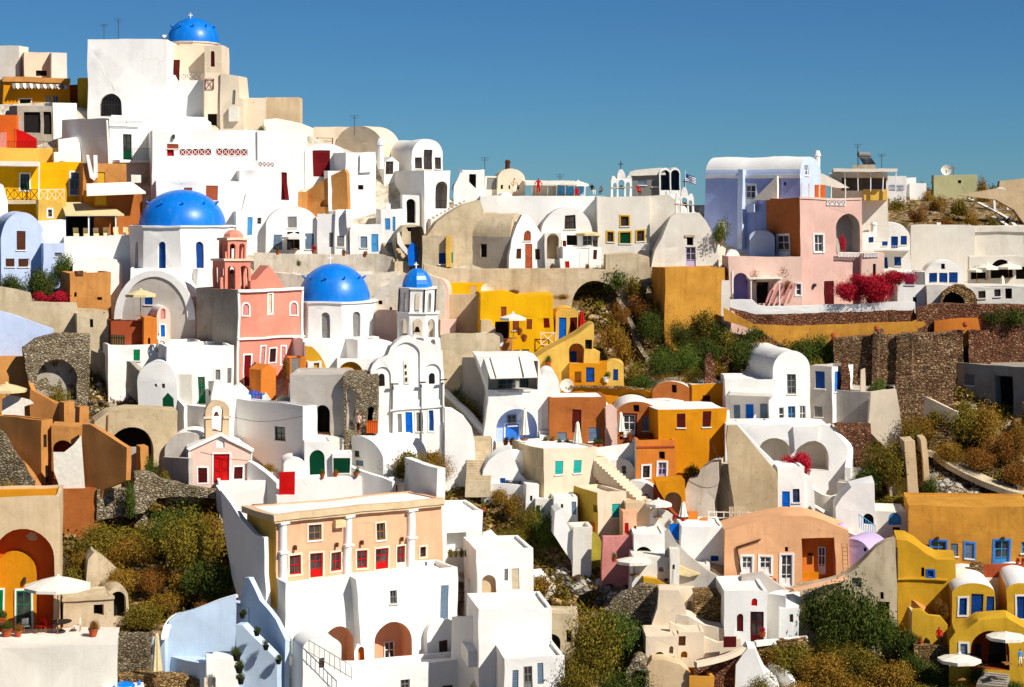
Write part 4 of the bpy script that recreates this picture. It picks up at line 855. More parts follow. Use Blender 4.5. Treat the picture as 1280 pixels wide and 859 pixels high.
m = MB(); 
for q in range(8): an = 2 * math.pi * q / 8; m.tube((a + (r + .05) * math.cos(an), y + (r + .05) * math.sin(an), zt - 2.4), (a + (r + .05) * math.cos(an), y + (r + .05) * math.sin(an), zt), .06, n=5)
m.build('corner_strip', plain('iron', .5), tw.root)
a, y, zt, o = dome(tw, 521.5, 360, 19, 25, 2, ribs=8); o.name = 'cupola'; cross(tw.root, 520.5, 328, 338, f=tw.fr, y=2)
m = MB(); m.lathe([(.02, .5), (.16, .42), (.24, .12), (.34, 0)], (a, y, tw.fr.loc(523, 415, 'F', 2)[1]), 12); m.build('bell', plain('brownf', .4), tw.root, smooth=True)
h = H('slim white arched turret in front of the bell tower', 513, 530, 418, 470, th=12, dp=1, c='white', top='vault', ys=427, dd=-2.2, o='an 524 423 529 446 grey @.4')
H('white tower pier at the right edge of the church', 530, 551, 424, 500, th=20, dp=2, c='white', dd=-1.9, o='an 539 425 545 468 offw @.3', par=0)
# ruin beside it
h = H('grey plastered house with an arched dark gallery opening', 362, 432, 468, 552, th=-6, dp=6, c='grey', dd=-2.6, o='ao 394 506 412 545 @2', par=.15)
h.rail(398, 541, 412, 544, 'brownf', y=-.3, style='rails')
h = H('rubble stone wall house with one arched niche beside the church', 430, 471, 468, 556, th=-4, dp=5, c='*pale', dd=-3, o='an 433 486 444 538 grey @.5; ao 459 510 467 527', par=0)
h.add('gate', 459, 527, 473, 542, '=dorange', (-.4, -.3), label='orange picket gate'); h.rail(459, 527, 473, 542, 'dorange', y=-.45)
person(448, 543, 28, D0(448, 553) - 4.6, 'pinkf', 'maroon', 'person in a pale pink top and dark trousers on the rubble house terrace', 2.6)
wall('whitewashed crumbling wall with patches, left of the arched gallery', [(345, 500), (352, 494), (360, 496), (364, 500), (364, 512), (345, 514)], c='weather', dd=-5, t=.6)
h = H('orange boxy kiosk with two facets in front of the pink church', 326, 345, 455, 490, th=30, sd=0, dp=2, c='orange', dd=-3.2, par=0, top='gable', ys=462); 
h = H('small orange box house with a grey panel beside the pink church door', 362, 382, 448, 480, c='orange', dd=-3, dp=2.5, o='g 364 448 374 468')
bush(357, 470, 12, 34, 'rust', 'slim red-brown climber against the pink church', dd=-5)
H('low white wall with a yellow recess right of the orange box', 384, 402, 453, 475, c='white', dd=-3, dp=2, o='n 392 455 399 462 ymust @.2')
g = fixroot('picket_gate', 'bright blue picket gate between white walls', 'gate', ray(320, 508) * (D0(320, 508) - 3), 0); m = MB()
for j in range(6): m.box(-.62 + j * .25, -.48 + j * .25, -.03, .03, 0, 1.35 + .15 * math.sin(j))
m.build('pickets', plain('blue'), g); m = MB(); m.box(-.65, .8, .03, .07, .25, .37); m.box(-.65, .8, .03, .07, 1.0, 1.1); m.build('crossbar', plain('blue'), g)
wall('white rounded wall left of the blue picket gate', [(284, 500), (290, 486), (300, 480), (312, 492), (312, 510), (284, 510)], th=0, c='white', dd=-2.8, t=2.5)
wall('white rounded post right of the blue picket gate', [(327, 510), (328, 494), (333, 491), (339, 500), (343, 506), (362, 500), (364, 512), (327, 512)], th=0, c='white', dd=-2.9, t=1.2)
h = H('white chimney pot house with a square stack', 362, 374, 477, 508, c='white', dd=-4.8, dp=1, par=0); h.add('cap', 361, 476, 375, 479, '=brownf', (-.1, .9))
# white houses between the wedge wall and the pink church
h = H('white house with a tall green door and narrow windows below the grey cement flank', 208, 292, 434, 512, th=8, dp=6, c='white', dd=-2.8, o='D 247 470 256 505 green; s 260 476 267 494 greyw; s 269 461 275 474 greyw +white; s 284 459 289 478 greyw')
wall('white swooping wall below the pink church door', [(264, 495), (268, 476), (280, 480), (296, 488), (314, 494), (314, 512), (264, 512)], th=4, c='white', dd=-3.8, t=1.5)
h = H('white barrel roof with a curved front left of the green door', 172, 222, 450, 510, th=-14, dp=6, c='white', cr='white', dd=-3.4, top='vault', ys=482, par=0, o='w 194 480 197 484 dark; w 203 479 207 485 dark')
H('pale shaded wall bay beside the green door', 216, 240, 468, 508, th=-20, sd=0, dp=1, c='offw', dd=-3.6)
h = H('white terrace house with a green shutter and a curved parapet', 135, 210, 432, 470, th=6, dp=6, c='white', dd=-2.6, o='s 167 437 175 451 green')
H('white block stepping above the curved parapet by the red house', 206, 252, 428, 470, c='white', dd=-2, dp=4)
g = wall('dark green gabled garden gate under the barrel roof', [(204, 514), (204, 498), (211, 491), (218, 498), (218, 514)], th=0, c='=dkgreen', dd=-4.6, t=.12, name='gate', cat='gate')
kerb('white wall framing the dark green gate', [(198, 496), (203, 492), (211, 486), (220, 494), (232, 508)], h=1.6, t=.3, dd=-4.4)
h = H('dark red boxy house with a railing roof and a beige parasol', 139, 181, 402, 432, th=6, sd=0, dp=4, c='brick', dd=-3.2, par=.1); h.root['label'] = 'dark red terrace wall house under a beige parasol'
h = H('narrow orange corner house between the red terrace and the little chapel', 180, 196, 398, 434, c='orange', dd=-3.6, dp=3, o='v 185 423 188 431')
h = H('tiny pink arched chapel with a blue door left of the cement flank', 196, 213, 383, 426, th=14, sd=0, dp=3.5, c='pinkf', cr='white', dd=-3, top='vault', ys=396, o='d 201 406 206.5 421 blue +white; an 201 386 207 398 pinkw @.1')
umbrella(176, 362, 396, 40, 'beige parasol over the dark red terrace, below the first blue dome', D0(176, 420) - 4.2, 'tancanvas')
g = fixroot('picket_gate', 'green picket gate beside the dark red terrace', 'gate', ray(147, 436) * (D0(147, 436) - 4.4), 0); m = MB()
for j in range(6): m.box(-.6 + j * .22, -.46 + j * .22, -.03, .03, 0, 1.25)
m.build('pickets', plain('dkgreen'), g)
m = MB(); m.box(-.65, .7, .03, .07, .2, .3); m.box(-.65, .7, .03, .07, .9, 1.0); m.build('crossbar', plain('dkgreen'), g)
person(198, 440, 24, D0(198, 440) - 5, 'canvas', 'canvas', 'person in white clothes beside the tiny pink chapel', 1.2)
# ================================================================ centre: upper terrace with the grey vault chapel
h = H('white house behind the climbing stairway with a dark doorway and stepped top', 577, 606, 212, 270, th=3, dp=5, c='white', dd=1.5, o='o 586 217 595 243 brownf', ext=4)
wall('white sloping balustrade wall curving down to the people on the steps', [(568, 232), (576, 214), (582, 222), (596, 236), (604, 250), (612, 262), (612, 275), (568, 275)], c='white', dd=.4, t=.5)
H('low white roof terrace running under the skyline people', 600, 762, 245, 300, th=0, dp=7, c='white', dd=1, par=.1, ext=4)
h = H('grey box house on the skyline with a pale flat top', 606, 624, 221, 250, c='offw', dd=4, dp=4, o='g 608 223 621 238')
h = H('cream barrel house on the skyline with small holes', 622, 656, 211, 250, c='cream', dd=3.6, dp=4, top='vault', ys=224, o='v 626 232 629 237; v 636 232 638 237; v 646 232 649 237'); h.arr('chimney', 634, 213, 'brownf', 1.0, .25, 1)
h = H('roof terrace bar with a slatted awning and pale blue glass screens', 668, 732, 232, 250, c='offw', dd=4, dp=3, par=0)
h.add('awning', 656, 224, 718, 230, 'offw', (-2.5, .5), pts=[(656, 225), (718, 226), (722, 231), (658, 231)])
for x in (664, 684, 695, 706, 717): h.add('post', x, 228, x + 1, 246, '=canvas', (-1.2, -1.1))
h.add('glass_screen', 696, 229, 730, 243, '=skyb', (-.9, -.85))
umbrella(722, 226, 245, 28, 'pale parasol at the end of the roof terrace bar on the skyline', D0(722, 245) + 3)
h = H('pale distant house with two barrel vaults open to the front on the skyline', 790, 826, 219, 250, th=-2, dp=6, c='greyw', cr='offw', dd=5, par=0, o='s 797 225 808 231 bluegr; s 815 225 822 233 greyw')
h.add('roof_vault', 782, 210, 838, 219, 'offw', (-.3, 6), pts=[(786, 219), (788, 214), (794, 212), (826, 210), (830, 214), (832, 219)])
for x0, x1, lb in ((824, 838, 'left of a pair of small white open vaults on the skyline'), (837, 850, 'right of a pair of small white open vaults on the skyline')):
    H(lb, x0, x1, 210, 245, c='white', dd=4, dp=5, top='vault', ys=218, o='an %g 213 %g 238 bluegr @2.5' % (x0 + 1.5, x1 - 1.2))
for x, y, hh, sh, lg, lb, si in ((571, 251, 27, 'dkblue', 'dkblue', 'man in dark clothes standing on the steps beside the loggia house', False), (586, 252, 14, 'maroon', 'dark', 'person sitting on the sunny steps wall', True),
    (643, 244, 22, 'beige', 'canvas', 'person in beige standing beside the cream barrel house on the skyline', False), (673, 245, 23, 'red', 'red', 'person in a long red robe standing on the skyline terrace', False),
    (721, 246, 13, 'red', 'red', 'person in red sitting on the terrace wall under the parasol', True), (740, 243, 14, 'black', 'canvas', 'person in black and white sitting on the skyline terrace', True),
    (752, 243, 12, 'greyw', 'dark', 'person in grey sitting beside the bell arcade on the skyline', True), (798, 244, 13, 'red', 'maroon', 'person in red sitting right of the bell arcade', True)):
    person(x, y, hh, D0(x, y) + (.2 if x > 600 else -.6), sh, lg, lb, random.uniform(-.6, .6), sit=si, arm=.2)
wall('sunlit cream stair wall rising to the skyline steps', [(530, 300), (545, 278), (560, 268), (580, 256), (600, 250), (604, 262), (604, 300), (596, 330), (530, 330)], c='weather', dd=-.2, t=2.5)
stairs('broad pale steps climbing beside the arched loggia house', 532, 276, 580, 250, 2, 10, 'offw', dd=-1)
def arcade(label, px0, px1, yt, yb, D, c='white'):
    fr = Frame(px0, px1, yb, 6, D); root = fixroot('bell_arcade', label, 'bell arcade', fr.P, fr.th); W = fr.W; zt = fr.loc(px0, yt)[1]; m = MB(); z1 = zt * .62
    ol = [(0, 0), (W, 0), (W, z1), (W * .97, z1 + .1), (W * .94, z1 + .35), (W * .85, z1 + .4), (W * .72, z1 + .1)] + [(W / 2 + W * .2 * math.cos(t), z1 + .1 + (zt - z1 - .1) * math.sin(t)) for t in np.linspace(0, math.pi, 9)] + [(W * .28, z1 + .1), (W * .15, z1 + .4), (W * .06, z1 + .35), (W * .03, z1 + .1), (0, z1)]
    hl = [dict(p=arch(W * a, W * b, .05, z1 * q), d=.8, thru=True) for a, b, q in ((.1, .28, .85), (.36, .64, 1.0), (.72, .9, .85))]
    poly_face(m, ol, hl, lambda a, z, h: (a, h, z)); n = len(ol); m.add([(a, 0, z) for a, z in ol] + [(a, .8, z) for a, z in ol], [(k, (k + 1) % n, n + (k + 1) % n, n + k) for k in range(n)])
    poly_face(m, ol, [dict(p=q['p'], d=0, thru=True) for q in hl], lambda a, z, h: (a, .8, z)); m.build('arcade', M(c), root)
    m = MB(); m.box(-.15, W + .15, -.15, .95, -.9, .02); m.box(-.06, W + .06, -.06, .86, z1 * .55, z1 * .6); m.build('base', M('weather'), root)
    m = MB(); m.box(W / 2 - .04, W / 2 + .04, .36, .44, zt, zt + .8); m.box(W / 2 - .25, W / 2 + .25, .36, .44, zt + .45, zt + .53); m.build('cross', plain('iron', .5), root)
    m = MB(); m.lathe([(.02, .35), (.13, .3), (.2, .08), (.28, 0)], (W / 2, .4, z1 * .5), 10); m.build('bell', plain('brownf', .4), root); return root
h = H('cream-white chapel house with yellow-framed windows under the bell arcade', 747, 812, 246, 312, th=3, dp=8, c='offw', dd=-.3, par=.1, o='w 776 270 786 282 brownf +ymust; w 759 290 766.5 302 brownf +ymust; s 775 290 788 304 dkgreen +ymust; w 796 289 804.5 302 brownf +ymust')
h.rail(772, 304, 815, 312, 'white', y=-1.2)
arcade('white three-arched bell arcade with a cross on the cream-white chapel', 764, 790, 212, 247, D0(775, 300) - .2)
wall('white wall slope joining the two chapels with a rough patch', [(808, 246), (836, 243), (846, 250), (856, 262), (872, 300), (810, 312)], th=-4, c='offw', dd=.4, t=5)
h = wall('plain white bell-shaped chapel front with a grey door and one small window', [(810, 336), (818, 312), (826, 298), (832, 285), (838, 272), (846, 267), (874, 266), (882, 276), (890, 290), (897, 304), (900, 336)], th=2, c='offw', dd=-.9, t=8, name='chapel', cat='chapel', one=False, o='o 858 296 866 307; D 856 309 869 334 lilac')
h.add('surround', 856, 294, 868, 297, 'weather', (-.1, .02)); h.rail(876, 326, 896, 334, 'white', y=-.8)
arcade('white three-arched bell arcade above the plain white chapel', 845, 868, 234, 268, D0(856, 336) - .3)
# flag
fp = fixroot('flag', 'small blue and white striped flag on a pole on the skyline', 'flag', ray(857, 240) * (D0(857, 240) + 2)); m = MB(); m.tube((0, 0, 0), (0, 0, 2.2), .03); m.build('flagpole', plain('canvas', .4), fp)
m = MB()
for j in range(9):
    for i in range(6):
        x0, x1 = i * .18, i * .18 + .18; z0 = 1.9 - j * .085; fx = lambda x, z: (x, .08 * math.sin(x * 6), z - x * .35)
        m.add([fx(x0, z0), fx(x1, z0), fx(x1, z0 - .085), fx(x0, z0 - .085)], [(0, 1, 2, 3)], j % 2 if not (i < 2 and j < 5) else 0)
m.build('flag_cloth', [plain('dkblue', .9), plain('canvas', .9)], fp)
# grey vault chapel
h = wall('white chapel front with a red door and a tapering gable, before the grey barrel vault', [(637, 338), (637, 320), (640, 300), (646, 282), (653, 268), (660, 268), (670, 282), (678, 294), (682, 300), (682, 338)], th=20, c='white', dd=-.8, t=.6, name='chapel', cat='chapel', one=False, o='as 655 289 664 302 brick; d 657 306 665.5 337 terra; s 646 312 652 324 brownf; s 669 312 675 324 brownf')
h = H('long grey weathered barrel-vaulted chapel side with one dark window', 638, 656, 266, 338, th=66, sd=76, c='weather', cs='cement', cr='weather', dd=-.4, top='vault', ys=296, os='v 601 306 609 322')
h = H('beige weathered block with a blue shutter left of the grey chapel', 528, 566, 295, 340, th=-4, c='weather', dd=-.9, dp=4, o='s 548 316 558 330 dkblue; s 561 316 567 329 teal', par=.05); h.add('buttress', 557, 296, 563, 334, 'lyellow', (-.5, .1))
h = H('white barrel vault with one square window behind the grey chapel', 640, 672, 247, 290, th=2, dp=5, c='white', dd=1.2, top='vault', ys=268, o='w 649 258 659 265 brownf')
H('small white dome-like vault left of the square-windowed one', 622, 644, 240, 280, c='white', dd=1, dp=4, top='vault', ys=258)
h = H('low white vaulted house with a grey square window, mid skyline terrace', 677, 740, 259, 330, th=2, dp=7, c='white', dd=.6, top='vault', ys=290, o='w 706 269 720 286 brownf; o 709 294 722 307; w 728 294 740 307 greyw')
umbrella(735, 289, 308, 34, 'straw-coloured parasol before the grey square window', D0(735, 310) - .8, 'tancanvas', slope=.16)
h = H('white stone porch with a tattered arch beside the chapel front', 681, 702, 292, 338, th=2, dp=3, c='offw', dd=-.4, o='an 684 293 699 324 weather @1')
h = H('white flat-roofed house with dark red doors right of the chapel front', 704, 751, 309, 336, th=20, sd=0, c='white', dd=-1.2, dp=4, par=.1, o='d 724 315 732 335 maroon; d 740 312 745 324 maroon; n 718 310 735 335 white @.05')
h.root['label'] = 'white flat-roofed box with dark red doors right of the chapel front'
H('small white box with a red shutter beside the chapel front', 700, 712, 324, 336, c='white', dd=-1.6, dp=2, o='s 706 327 712 336 red'); H('slim red door pier above the red shutter box', 703, 709, 300, 324, c='white', dd=-.6, dp=1, o='s 704 301 708.5 322 maroon')
wall('white rounded shoulder between the two vaulted houses', [(722, 262), (738, 248), (756, 246), (752, 300), (730, 300)], c='white', dd=.4, t=4)
# long retaining wall with a cave
cv = wall('tall weathered stone retaining wall with a dark cave arch', [(530, 352), (530, 330), (560, 337), (757, 336), (757, 318), (790, 316), (812, 322), (815, 345), (806, 372), (796, 400), (795, 452), (700, 452), (530, 420)], yb=452, th=0, c='weather', dd=-.6 + 6.5, t=3, o='an 715 351 775 440 cement @5', one=False)
m = MB()
bush(700, 372, 26, 10, 'brown', 'brown shrub along the top of the yellow house', dd=-3); bush(640, 366, 22, 8, 'rust', 'rusty shrub behind the yellow roof', dd=-3)
# pale pink vault and yellow house
h = wall('pale weathered stepped house mass with a rounded top behind the bell tower', [(440, 430), (442, 392), (452, 378), (466, 372), (470, 362), (484, 356), (494, 346), (508, 342), (532, 342), (548, 348), (556, 360), (558, 430)], th=-4, c='chalk', dd=1.2, t=6, o='v 472 376 477 381; v 486 384 489 388')
H('low rounded cream vault right of the blue cupola', 536, 560, 348, 420, th=-8, c='pinkf', top='vault', ys=364, dd=.4, dp=4)
H('pale terrace step between the second dome and the bell tower', 462, 496, 388, 430, th=6, c='pinkf', dd=.4, dp=3, par=.15)
h = H('yellow upper house with a satellite dish and one brown window', 556, 626, 353, 400, th=2, dp=4, c='yellow', dd=1, par=.1, o='s 588 357 595 367 terra')
m = MB(); a, z = h.fr.loc(608, 362, 'F', -.8); m.lathe([(0, .12), (.35, .08), (.6, 0)], (0, 0, 0), 14); m.V = [(a + x, -1.0 + zz, z + y) for x, y, zz in m.V]; m.tube((a, -.9, z), (a, -.2, z - .4), .04); m.build('satellite_dish', plain('canvas', .4), h.root)
h = wall('bright yellow house with dark red windows and a white lattice fence', [(600, 446), (600, 367), (634, 365), (650, 370), (692, 369), (692, 446)], th=3, t=6, c='yellow', dd=-.4, name='house', cat='house', one=False,
  o='s 625 384 632 396 brick; o 618 402 636 424 maroon; s 640 400 648 413 brick; s 658 399 665 412 brick; s 680 398 687 410 dkred; w 642 437 650 443 white; w 653 437 662 443 dkblue')
h.rail(676, 416, 693, 431, 'white', style='x', y=-.5)
umbrella(641, 392, 424, 34, 'white parasol at the bright yellow house', D0(641, 440) - 3)
for x, y in ((649, 420), (655, 428)): pot(x, y, 8, 'pot plant hanging before the bright yellow house wall', D0(641, 446) - 2, 'rust')
h = H('tan shaded block left of the bright yellow house', 556, 601, 368, 416, th=-10, dp=3, c='creamd', dd=.2, par=.05)
wall('cream notched block before the bright yellow house door', [(601, 400), (612, 400), (619, 410), (619, 440), (601, 440)], c='creamd', dd=-1.4, t=1)
wall('pale pink planter-shaped block beside the bell tower', [(551, 400), (572, 400), (568, 418), (551, 418)], c='pinkf', dd=-.8, t=1)
h = wall('weathered tan retaining wall with a rounded white coping right of the church', [(552, 490), (552, 420), (560, 418), (618, 416), (624, 420), (625, 446), (596, 446), (588, 456), (572, 488)], th=6, c='weather', dd=-1.4, t=.8)
kerb('rounded white coping on the weathered retaining wall', [(552, 421), (580, 418), (616, 415), (624, 419), (625, 428)], h=.25, t=.6, dd=-3.5, down=.1)
H('tan pillar block below the yellow house', 624, 641, 424, 446, c='tan', dd=-1, dp=1.2, par=0)
# yellow steps
h = wall('pale yellow curving terrace with an arch and a rising coping, right of the yellow house', [(668, 490), (668, 448), (684, 438), (704, 428), (722, 418), (738, 406), (742, 404), (742, 416), (741, 438), (750, 440), (750, 456), (742, 456), (742, 490)], yb=490, th=4, t=4, c='lyellow', dd=-1.8, name='house', cat='house', one=False, o='an 711 430 730 456 tan @1.2; v 731 425 740 437')
h.back('s 713 440 721 453 dkblue', 1.2)
h = H('little yellow vaulted house with a bright blue door and a maroon one', 694, 722, 384, 426, th=4, c='lyellow', dd=-.3, dp=3, top='vault', ys=392, o='d 698 396 707.5 425 blue; d 712 396 721 416 maroon')
closed_umbrella(727, 388, 416, 'red folded parasol on the yellow terrace', D0(727, 420) - 1.5, 'red')
h = H('ochre house with a round-topped wing and dark blue doors below the yellow terrace', 711, 760, 455, 492, th=2, c='ochre', dd=-2, dp=4, par=.05, o='d 733 460 744 478 dkblue; o 718 465 727 478')
h = H('pale yellow rounded wing with a narrow blue door at the terrace end', 756, 781, 451, 492, th=2, c='lyellow', dd=-1.9, dp=3, top='vault', ys=460, o='s 768 462 774 476 dkblue'); pot(759, 478, 9, 'flower pot in white beside the narrow blue door', D0(759, 482) - 3, 'green', 'white'); pot(685, 458, 9, 'potted plant on the yellow terrace coping', D0(685, 480) - 3); bush(682, 456, 12, 14, 'olive', 'green plant beside the yellow terrace arch', dd=-3.5)
h = wall('long ochre wall with a tiled edge above the orange vaulted houses', [(712, 504), (712, 481), (781, 484), (815, 486), (815, 504)], th=4, t=4, c='ochre', dd=-1.2)
kerb('row of pale tiles along the ochre wall', [(712, 481), (740, 482), (781, 483), (815, 485)], h=.15, t=.6, c='*golden', dd=-3.2, down=.05)
# white awning house
h = wall('white house with a cream striped awning over a wide balcony and a deep arched porch', [(597, 556), (612, 500), (611, 490), (596, 446), (668, 444), (674, 452), (678, 490), (678, 556)], yb=556, th=4, t=6, c='white', dd=-1.8, name='house', cat='house', one=False,
  o='n 610 452 672 487 grey @1.5; an 621 511 672 552 ltblue @1.4')  # porch lining tinted pale blue for the shade inside
h.back('w 622 473 645 487 greyw; w 650 472 660 486 dark', 1.5); h.back('d 632 530 648 556 dodger +white; w 634 518 645 530 greyw', 1.4)
m = MB(); q0, q1, q2, q3 = [h.fr.loc(*p, 'F', y) for p, y in (((605, 448), -.05), ((665, 446), -.05), ((671, 471), -1.3), ((613, 473), -1.3))]
qq = [(q0[0], -.05, q0[1]), (q1[0], -.05, q1[1]), (q2[0], -1.3, q2[1]), (q3[0], -1.3, q3[1])]; m.add(qq + [(x, y + .02, z - .06) for x, y, z in qq], [(0, 1, 2, 3), (7, 6, 5, 4), (0, 3, 7, 4), (1, 2, 6, 5), (2, 3, 7, 6)]); m.build('awning', plain('canvas', .9), h.root)
for t in (.12, .72): m = MB(); a = Vector(qq[0]).lerp(Vector(qq[1]), t); b = Vector(qq[3]).lerp(Vector(qq[2]), t); m.tube(a + Vector((0, -.03, .05)), b + Vector((0, -.03, .05)), .05, n=5); m.build('awning_strap', plain('greyw', .6), h.root)
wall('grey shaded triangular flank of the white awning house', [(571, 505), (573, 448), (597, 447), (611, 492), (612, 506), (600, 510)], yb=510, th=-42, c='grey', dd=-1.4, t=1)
closed_umbrella(656, 510, 551, 'beige folded parasol before the arched porch', D0(656, 556) - 4)
h = H('white barrel-roofed flank with steps right of the awning house', 672, 700, 462, 556, th=3, dp=5, c='white', dd=-1.2, top='vault', ys=490); stairs('white steps beside the arched porch', 684, 550, 676, 500, 1.2, 9, 'white', dd=-2.5)
m = MB(); dsh = fixroot('satellite_dish', 'white satellite dish on the ochre wall corner', 'satellite dish', ray(708, 481) * (D0(708, 490) - 2.4)); m.lathe([(0, .12), (.35, .08), (.6, 0)], (0, 0, 0), 14); m.V = [(x, -.2 + z, y) for x, y, z in m.V]; m.tube((0, -.2, 0), (0, .2, -1.2), .04); m.build('reflector', plain('canvas', .4), dsh)
for x, kk in ((632, 'rust'), (640, 'green'), (682, 'green'), (690, 'brown')): pot(x, 557, 8, 'terracotta pot plant on the terrace before the white awning house', D0(x, 562) - 2, kk)
# ochre vaulted houses
h = H('rusty ochre house with a maroon door and plants, left of the two vaults', 687, 758, 497, 562, th=6, dp=5, c='rust', cr='white', dd=-1.6, par=.06, o='d 716 512 727 540 maroon; s 697 541 709 556 bluegr; s 736 534 750 551 bluegr'); h.root['label'] = 'mottled rusty ochre house with a tall maroon door, behind a folded parasol'
wall('pale plaster end pier of the rusty ochre house', [(757, 562), (757, 510), (768, 508), (771, 512), (771, 562)], c='pinkf', dd=-1.9, t=2)
kerb('white wavy roof edge linking the two ochre vaults', [(722, 497), (738, 499), (752, 508), (766, 511), (778, 506), (792, 501), (800, 501)], h=.3, t=2.6, dd=-2.8, down=.1)
h = H('ochre house with a shaded vaulted porch and a white roof', 770, 823, 501, 560, th=4, dp=6, c='rust', cr='white', dd=-1.9, top='vault', ys=520, o='v 792 505 799 514; D 779 518 794 547 white +maroon; s 803 520 813 538 bluegr; o 774 540 778 550')
closed_umbrella(722, 527, 560, 'white folded parasol before the rusty ochre house', D0(722, 562) - 3.6); closed_umbrella(776, 515, 545, 'white folded parasol before the vaulted ochre porch', D0(776, 555) - 3.6)
h = H('tall golden ochre house with four dark red windows', 822, 908, 512, 600, th=14, sd=0, c='ochre', cr='white', dd=-1.3, dp=6, par=0, o='s 846 517 857 535 maroon; s 879 514 889 534 maroon'); 
h = H('golden ochre upper storey with a small dark red window', 865, 906, 480, 520, th=14, c='ochre', cr='white', dd=-.6, dp=6, par=0, o='s 878.5 493 888 504 maroon')
h = H('rust-shaded vault end with a white roof above the golden ochre house', 815, 866, 477, 515, th=-3, c='rust', cr='white', dd=-.9, dp=6, top='vault', ys=492, o='v 840 481 846 491')
kerb('white vault roof sweeping right above the ochre windows', [(800, 501), (824, 498), (846, 500), (866, 510)], h=.3, t=3.4, dd=-2.4, down=.2); kerb('white vault roof on the ochre upper storey', [(846, 477), (870, 477), (890, 478), (903, 483)], h=.3, t=3, dd=-1.8, down=.3)
h = H('orange terrace house with a lilac glazed door and a small window', 796, 844, 551, 604, th=6, sd=18, c='orange', cs='white', dd=-2.2, o='w 804 582 812 596 dark +white; D 822 578 832 601 lilac +white; v 823 565 830 574 greyw'); h.add('string_course', 796, 558, 843, 560, '=terra', (-.08, .02))
wall('rust-coloured triangular slab standing for the shadow cast on the golden ochre house', [(892, 582), (906, 536), (912, 548), (914, 580), (905, 584)], th=-30, c='rust', dd=-2, t=.6)  # cast shadow built as a rust-coloured slab
for x, kk in ((700, 'green'), (708, 'rust'), (745, 'green'), (750, 'dark'), (812, 'rust'), (787, 'rust')): pot(x, 560 if x < 760 else 551, 8, 'potted plant on the terrace of the ochre houses', D0(x, 562) - 3, kk)
# teal shutter house
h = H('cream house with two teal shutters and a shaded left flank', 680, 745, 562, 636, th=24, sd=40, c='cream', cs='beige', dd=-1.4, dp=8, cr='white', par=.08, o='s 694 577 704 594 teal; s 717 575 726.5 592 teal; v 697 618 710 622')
kerb('white terrace edge in front of the potted plants', [(640, 562), (680, 561), (720, 560), (745, 560), (776, 556), (796, 552)], h=.5, t=.6, dd=-4.2)
wall('bulging white curved wall left of the teal-shuttered house', [(601, 606), (603, 588), (610, 575), (622, 565), (638, 560), (644, 575), (650, 592), (664, 606), (664, 620), (601, 620)], th=2, c='white', dd=-.8, t=2.5)
h = H('pale blue-shaded low terrace block with a dark blue lounge seat', 608, 660, 606, 626, th=-10, c='white', dd=-.9, dp=3); h.add('bench', 621, 598, 631, 606, '=dkblue', (.3, 1.2)); h.rail(633, 601, 650, 606, 'iron', y=.4, style='rails')
H('white stepped block with a narrow slit right of the low terrace', 658, 674, 606, 645, c='white', dd=-1.2, dp=3, o='v 663 620 666 627')
h = H('low white vaulted house with a dark doorway, under the teal-shuttered house', 670, 695, 624, 652, c='offw', cr='white', dd=-1.2, dp=3, o='o 671 632 676 650', par=.05)
h = H('white house with a grey-green shutter below the teal shutters', 693, 722, 622, 662, c='white', dd=-1.4, dp=4, o='v 702 630 705 635; s 715 627 720.5 643 bluegr', par=.1)
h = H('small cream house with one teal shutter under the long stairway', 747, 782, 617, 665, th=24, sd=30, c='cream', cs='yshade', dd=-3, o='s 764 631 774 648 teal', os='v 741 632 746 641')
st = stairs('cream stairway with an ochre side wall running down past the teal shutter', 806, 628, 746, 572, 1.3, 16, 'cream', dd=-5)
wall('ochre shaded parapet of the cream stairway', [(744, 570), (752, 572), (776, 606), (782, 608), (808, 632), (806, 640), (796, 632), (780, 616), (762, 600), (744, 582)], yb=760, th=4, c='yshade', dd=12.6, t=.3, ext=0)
H('cream square pier below the foot of the long stairway', 781, 813, 630, 668, c='creamd', dd=-3.6, dp=3, par=.05)
h = H('white barrel-roofed house with one small window between stairway and orange house', 757, 796, 575, 616, th=4, c='white', dd=.2, top='vault', ys=595, dp=5, o='w 778 583 783.5 593 greyw')
h = H('low white vault with a dark lunette below the orange house', 775, 822, 602, 640, th=-3, c='white', dd=-.8, top='vault', ys=625, dp=4, o='ao 800 618 812 626')
h = wall('burnt orange arched bay with a curving stair edge', [(819, 602), (855, 599), (857, 645), (842, 650), (832, 628), (822, 612)], yb=650, th=4, t=3, c='ochre', dd=-3, name='house', cat='house', one=False, o='an 830 614 851 646 weather @1'); kerb('brick red stair rail curving under the orange house', [(819, 606), (828, 622), (840, 638), (852, 648)], h=.5, t=.3, c='brick', dd=-5)
umbrella(823, 624, 648, 34, 'white parasol below the burnt orange arch', D0(823, 650) - 5.5)
closed_umbrella(854, 628, 650, 'small folded beige parasol beside the burnt orange arch', D0(854, 652) - 5)
wall('white curving terrace wall with flower pots under the burnt orange arch', [(812, 652), (812, 640), (820, 634), (836, 640), (850, 650), (852, 658), (812, 658)], c='offw', dd=-4.4, t=.6); pot(853, 658, 7, 'magenta flowering pot beside the blue gate', D0(853, 660) - 5, 'red'); pot(843, 652, 6, 'red flowering pot on the curving terrace', D0(843, 655) - 5, 'red')
h = wall('white crumbling house mass with rough masonry bands right of the ochre house', [(857, 656), (856, 612), (860, 600), (872, 596), (876, 586), (888, 579), (898, 578), (899, 600), (892, 630), (893, 656)], th=-6, c='chalk', dd=-2.4, t=4, o='v 862 612 865 614')
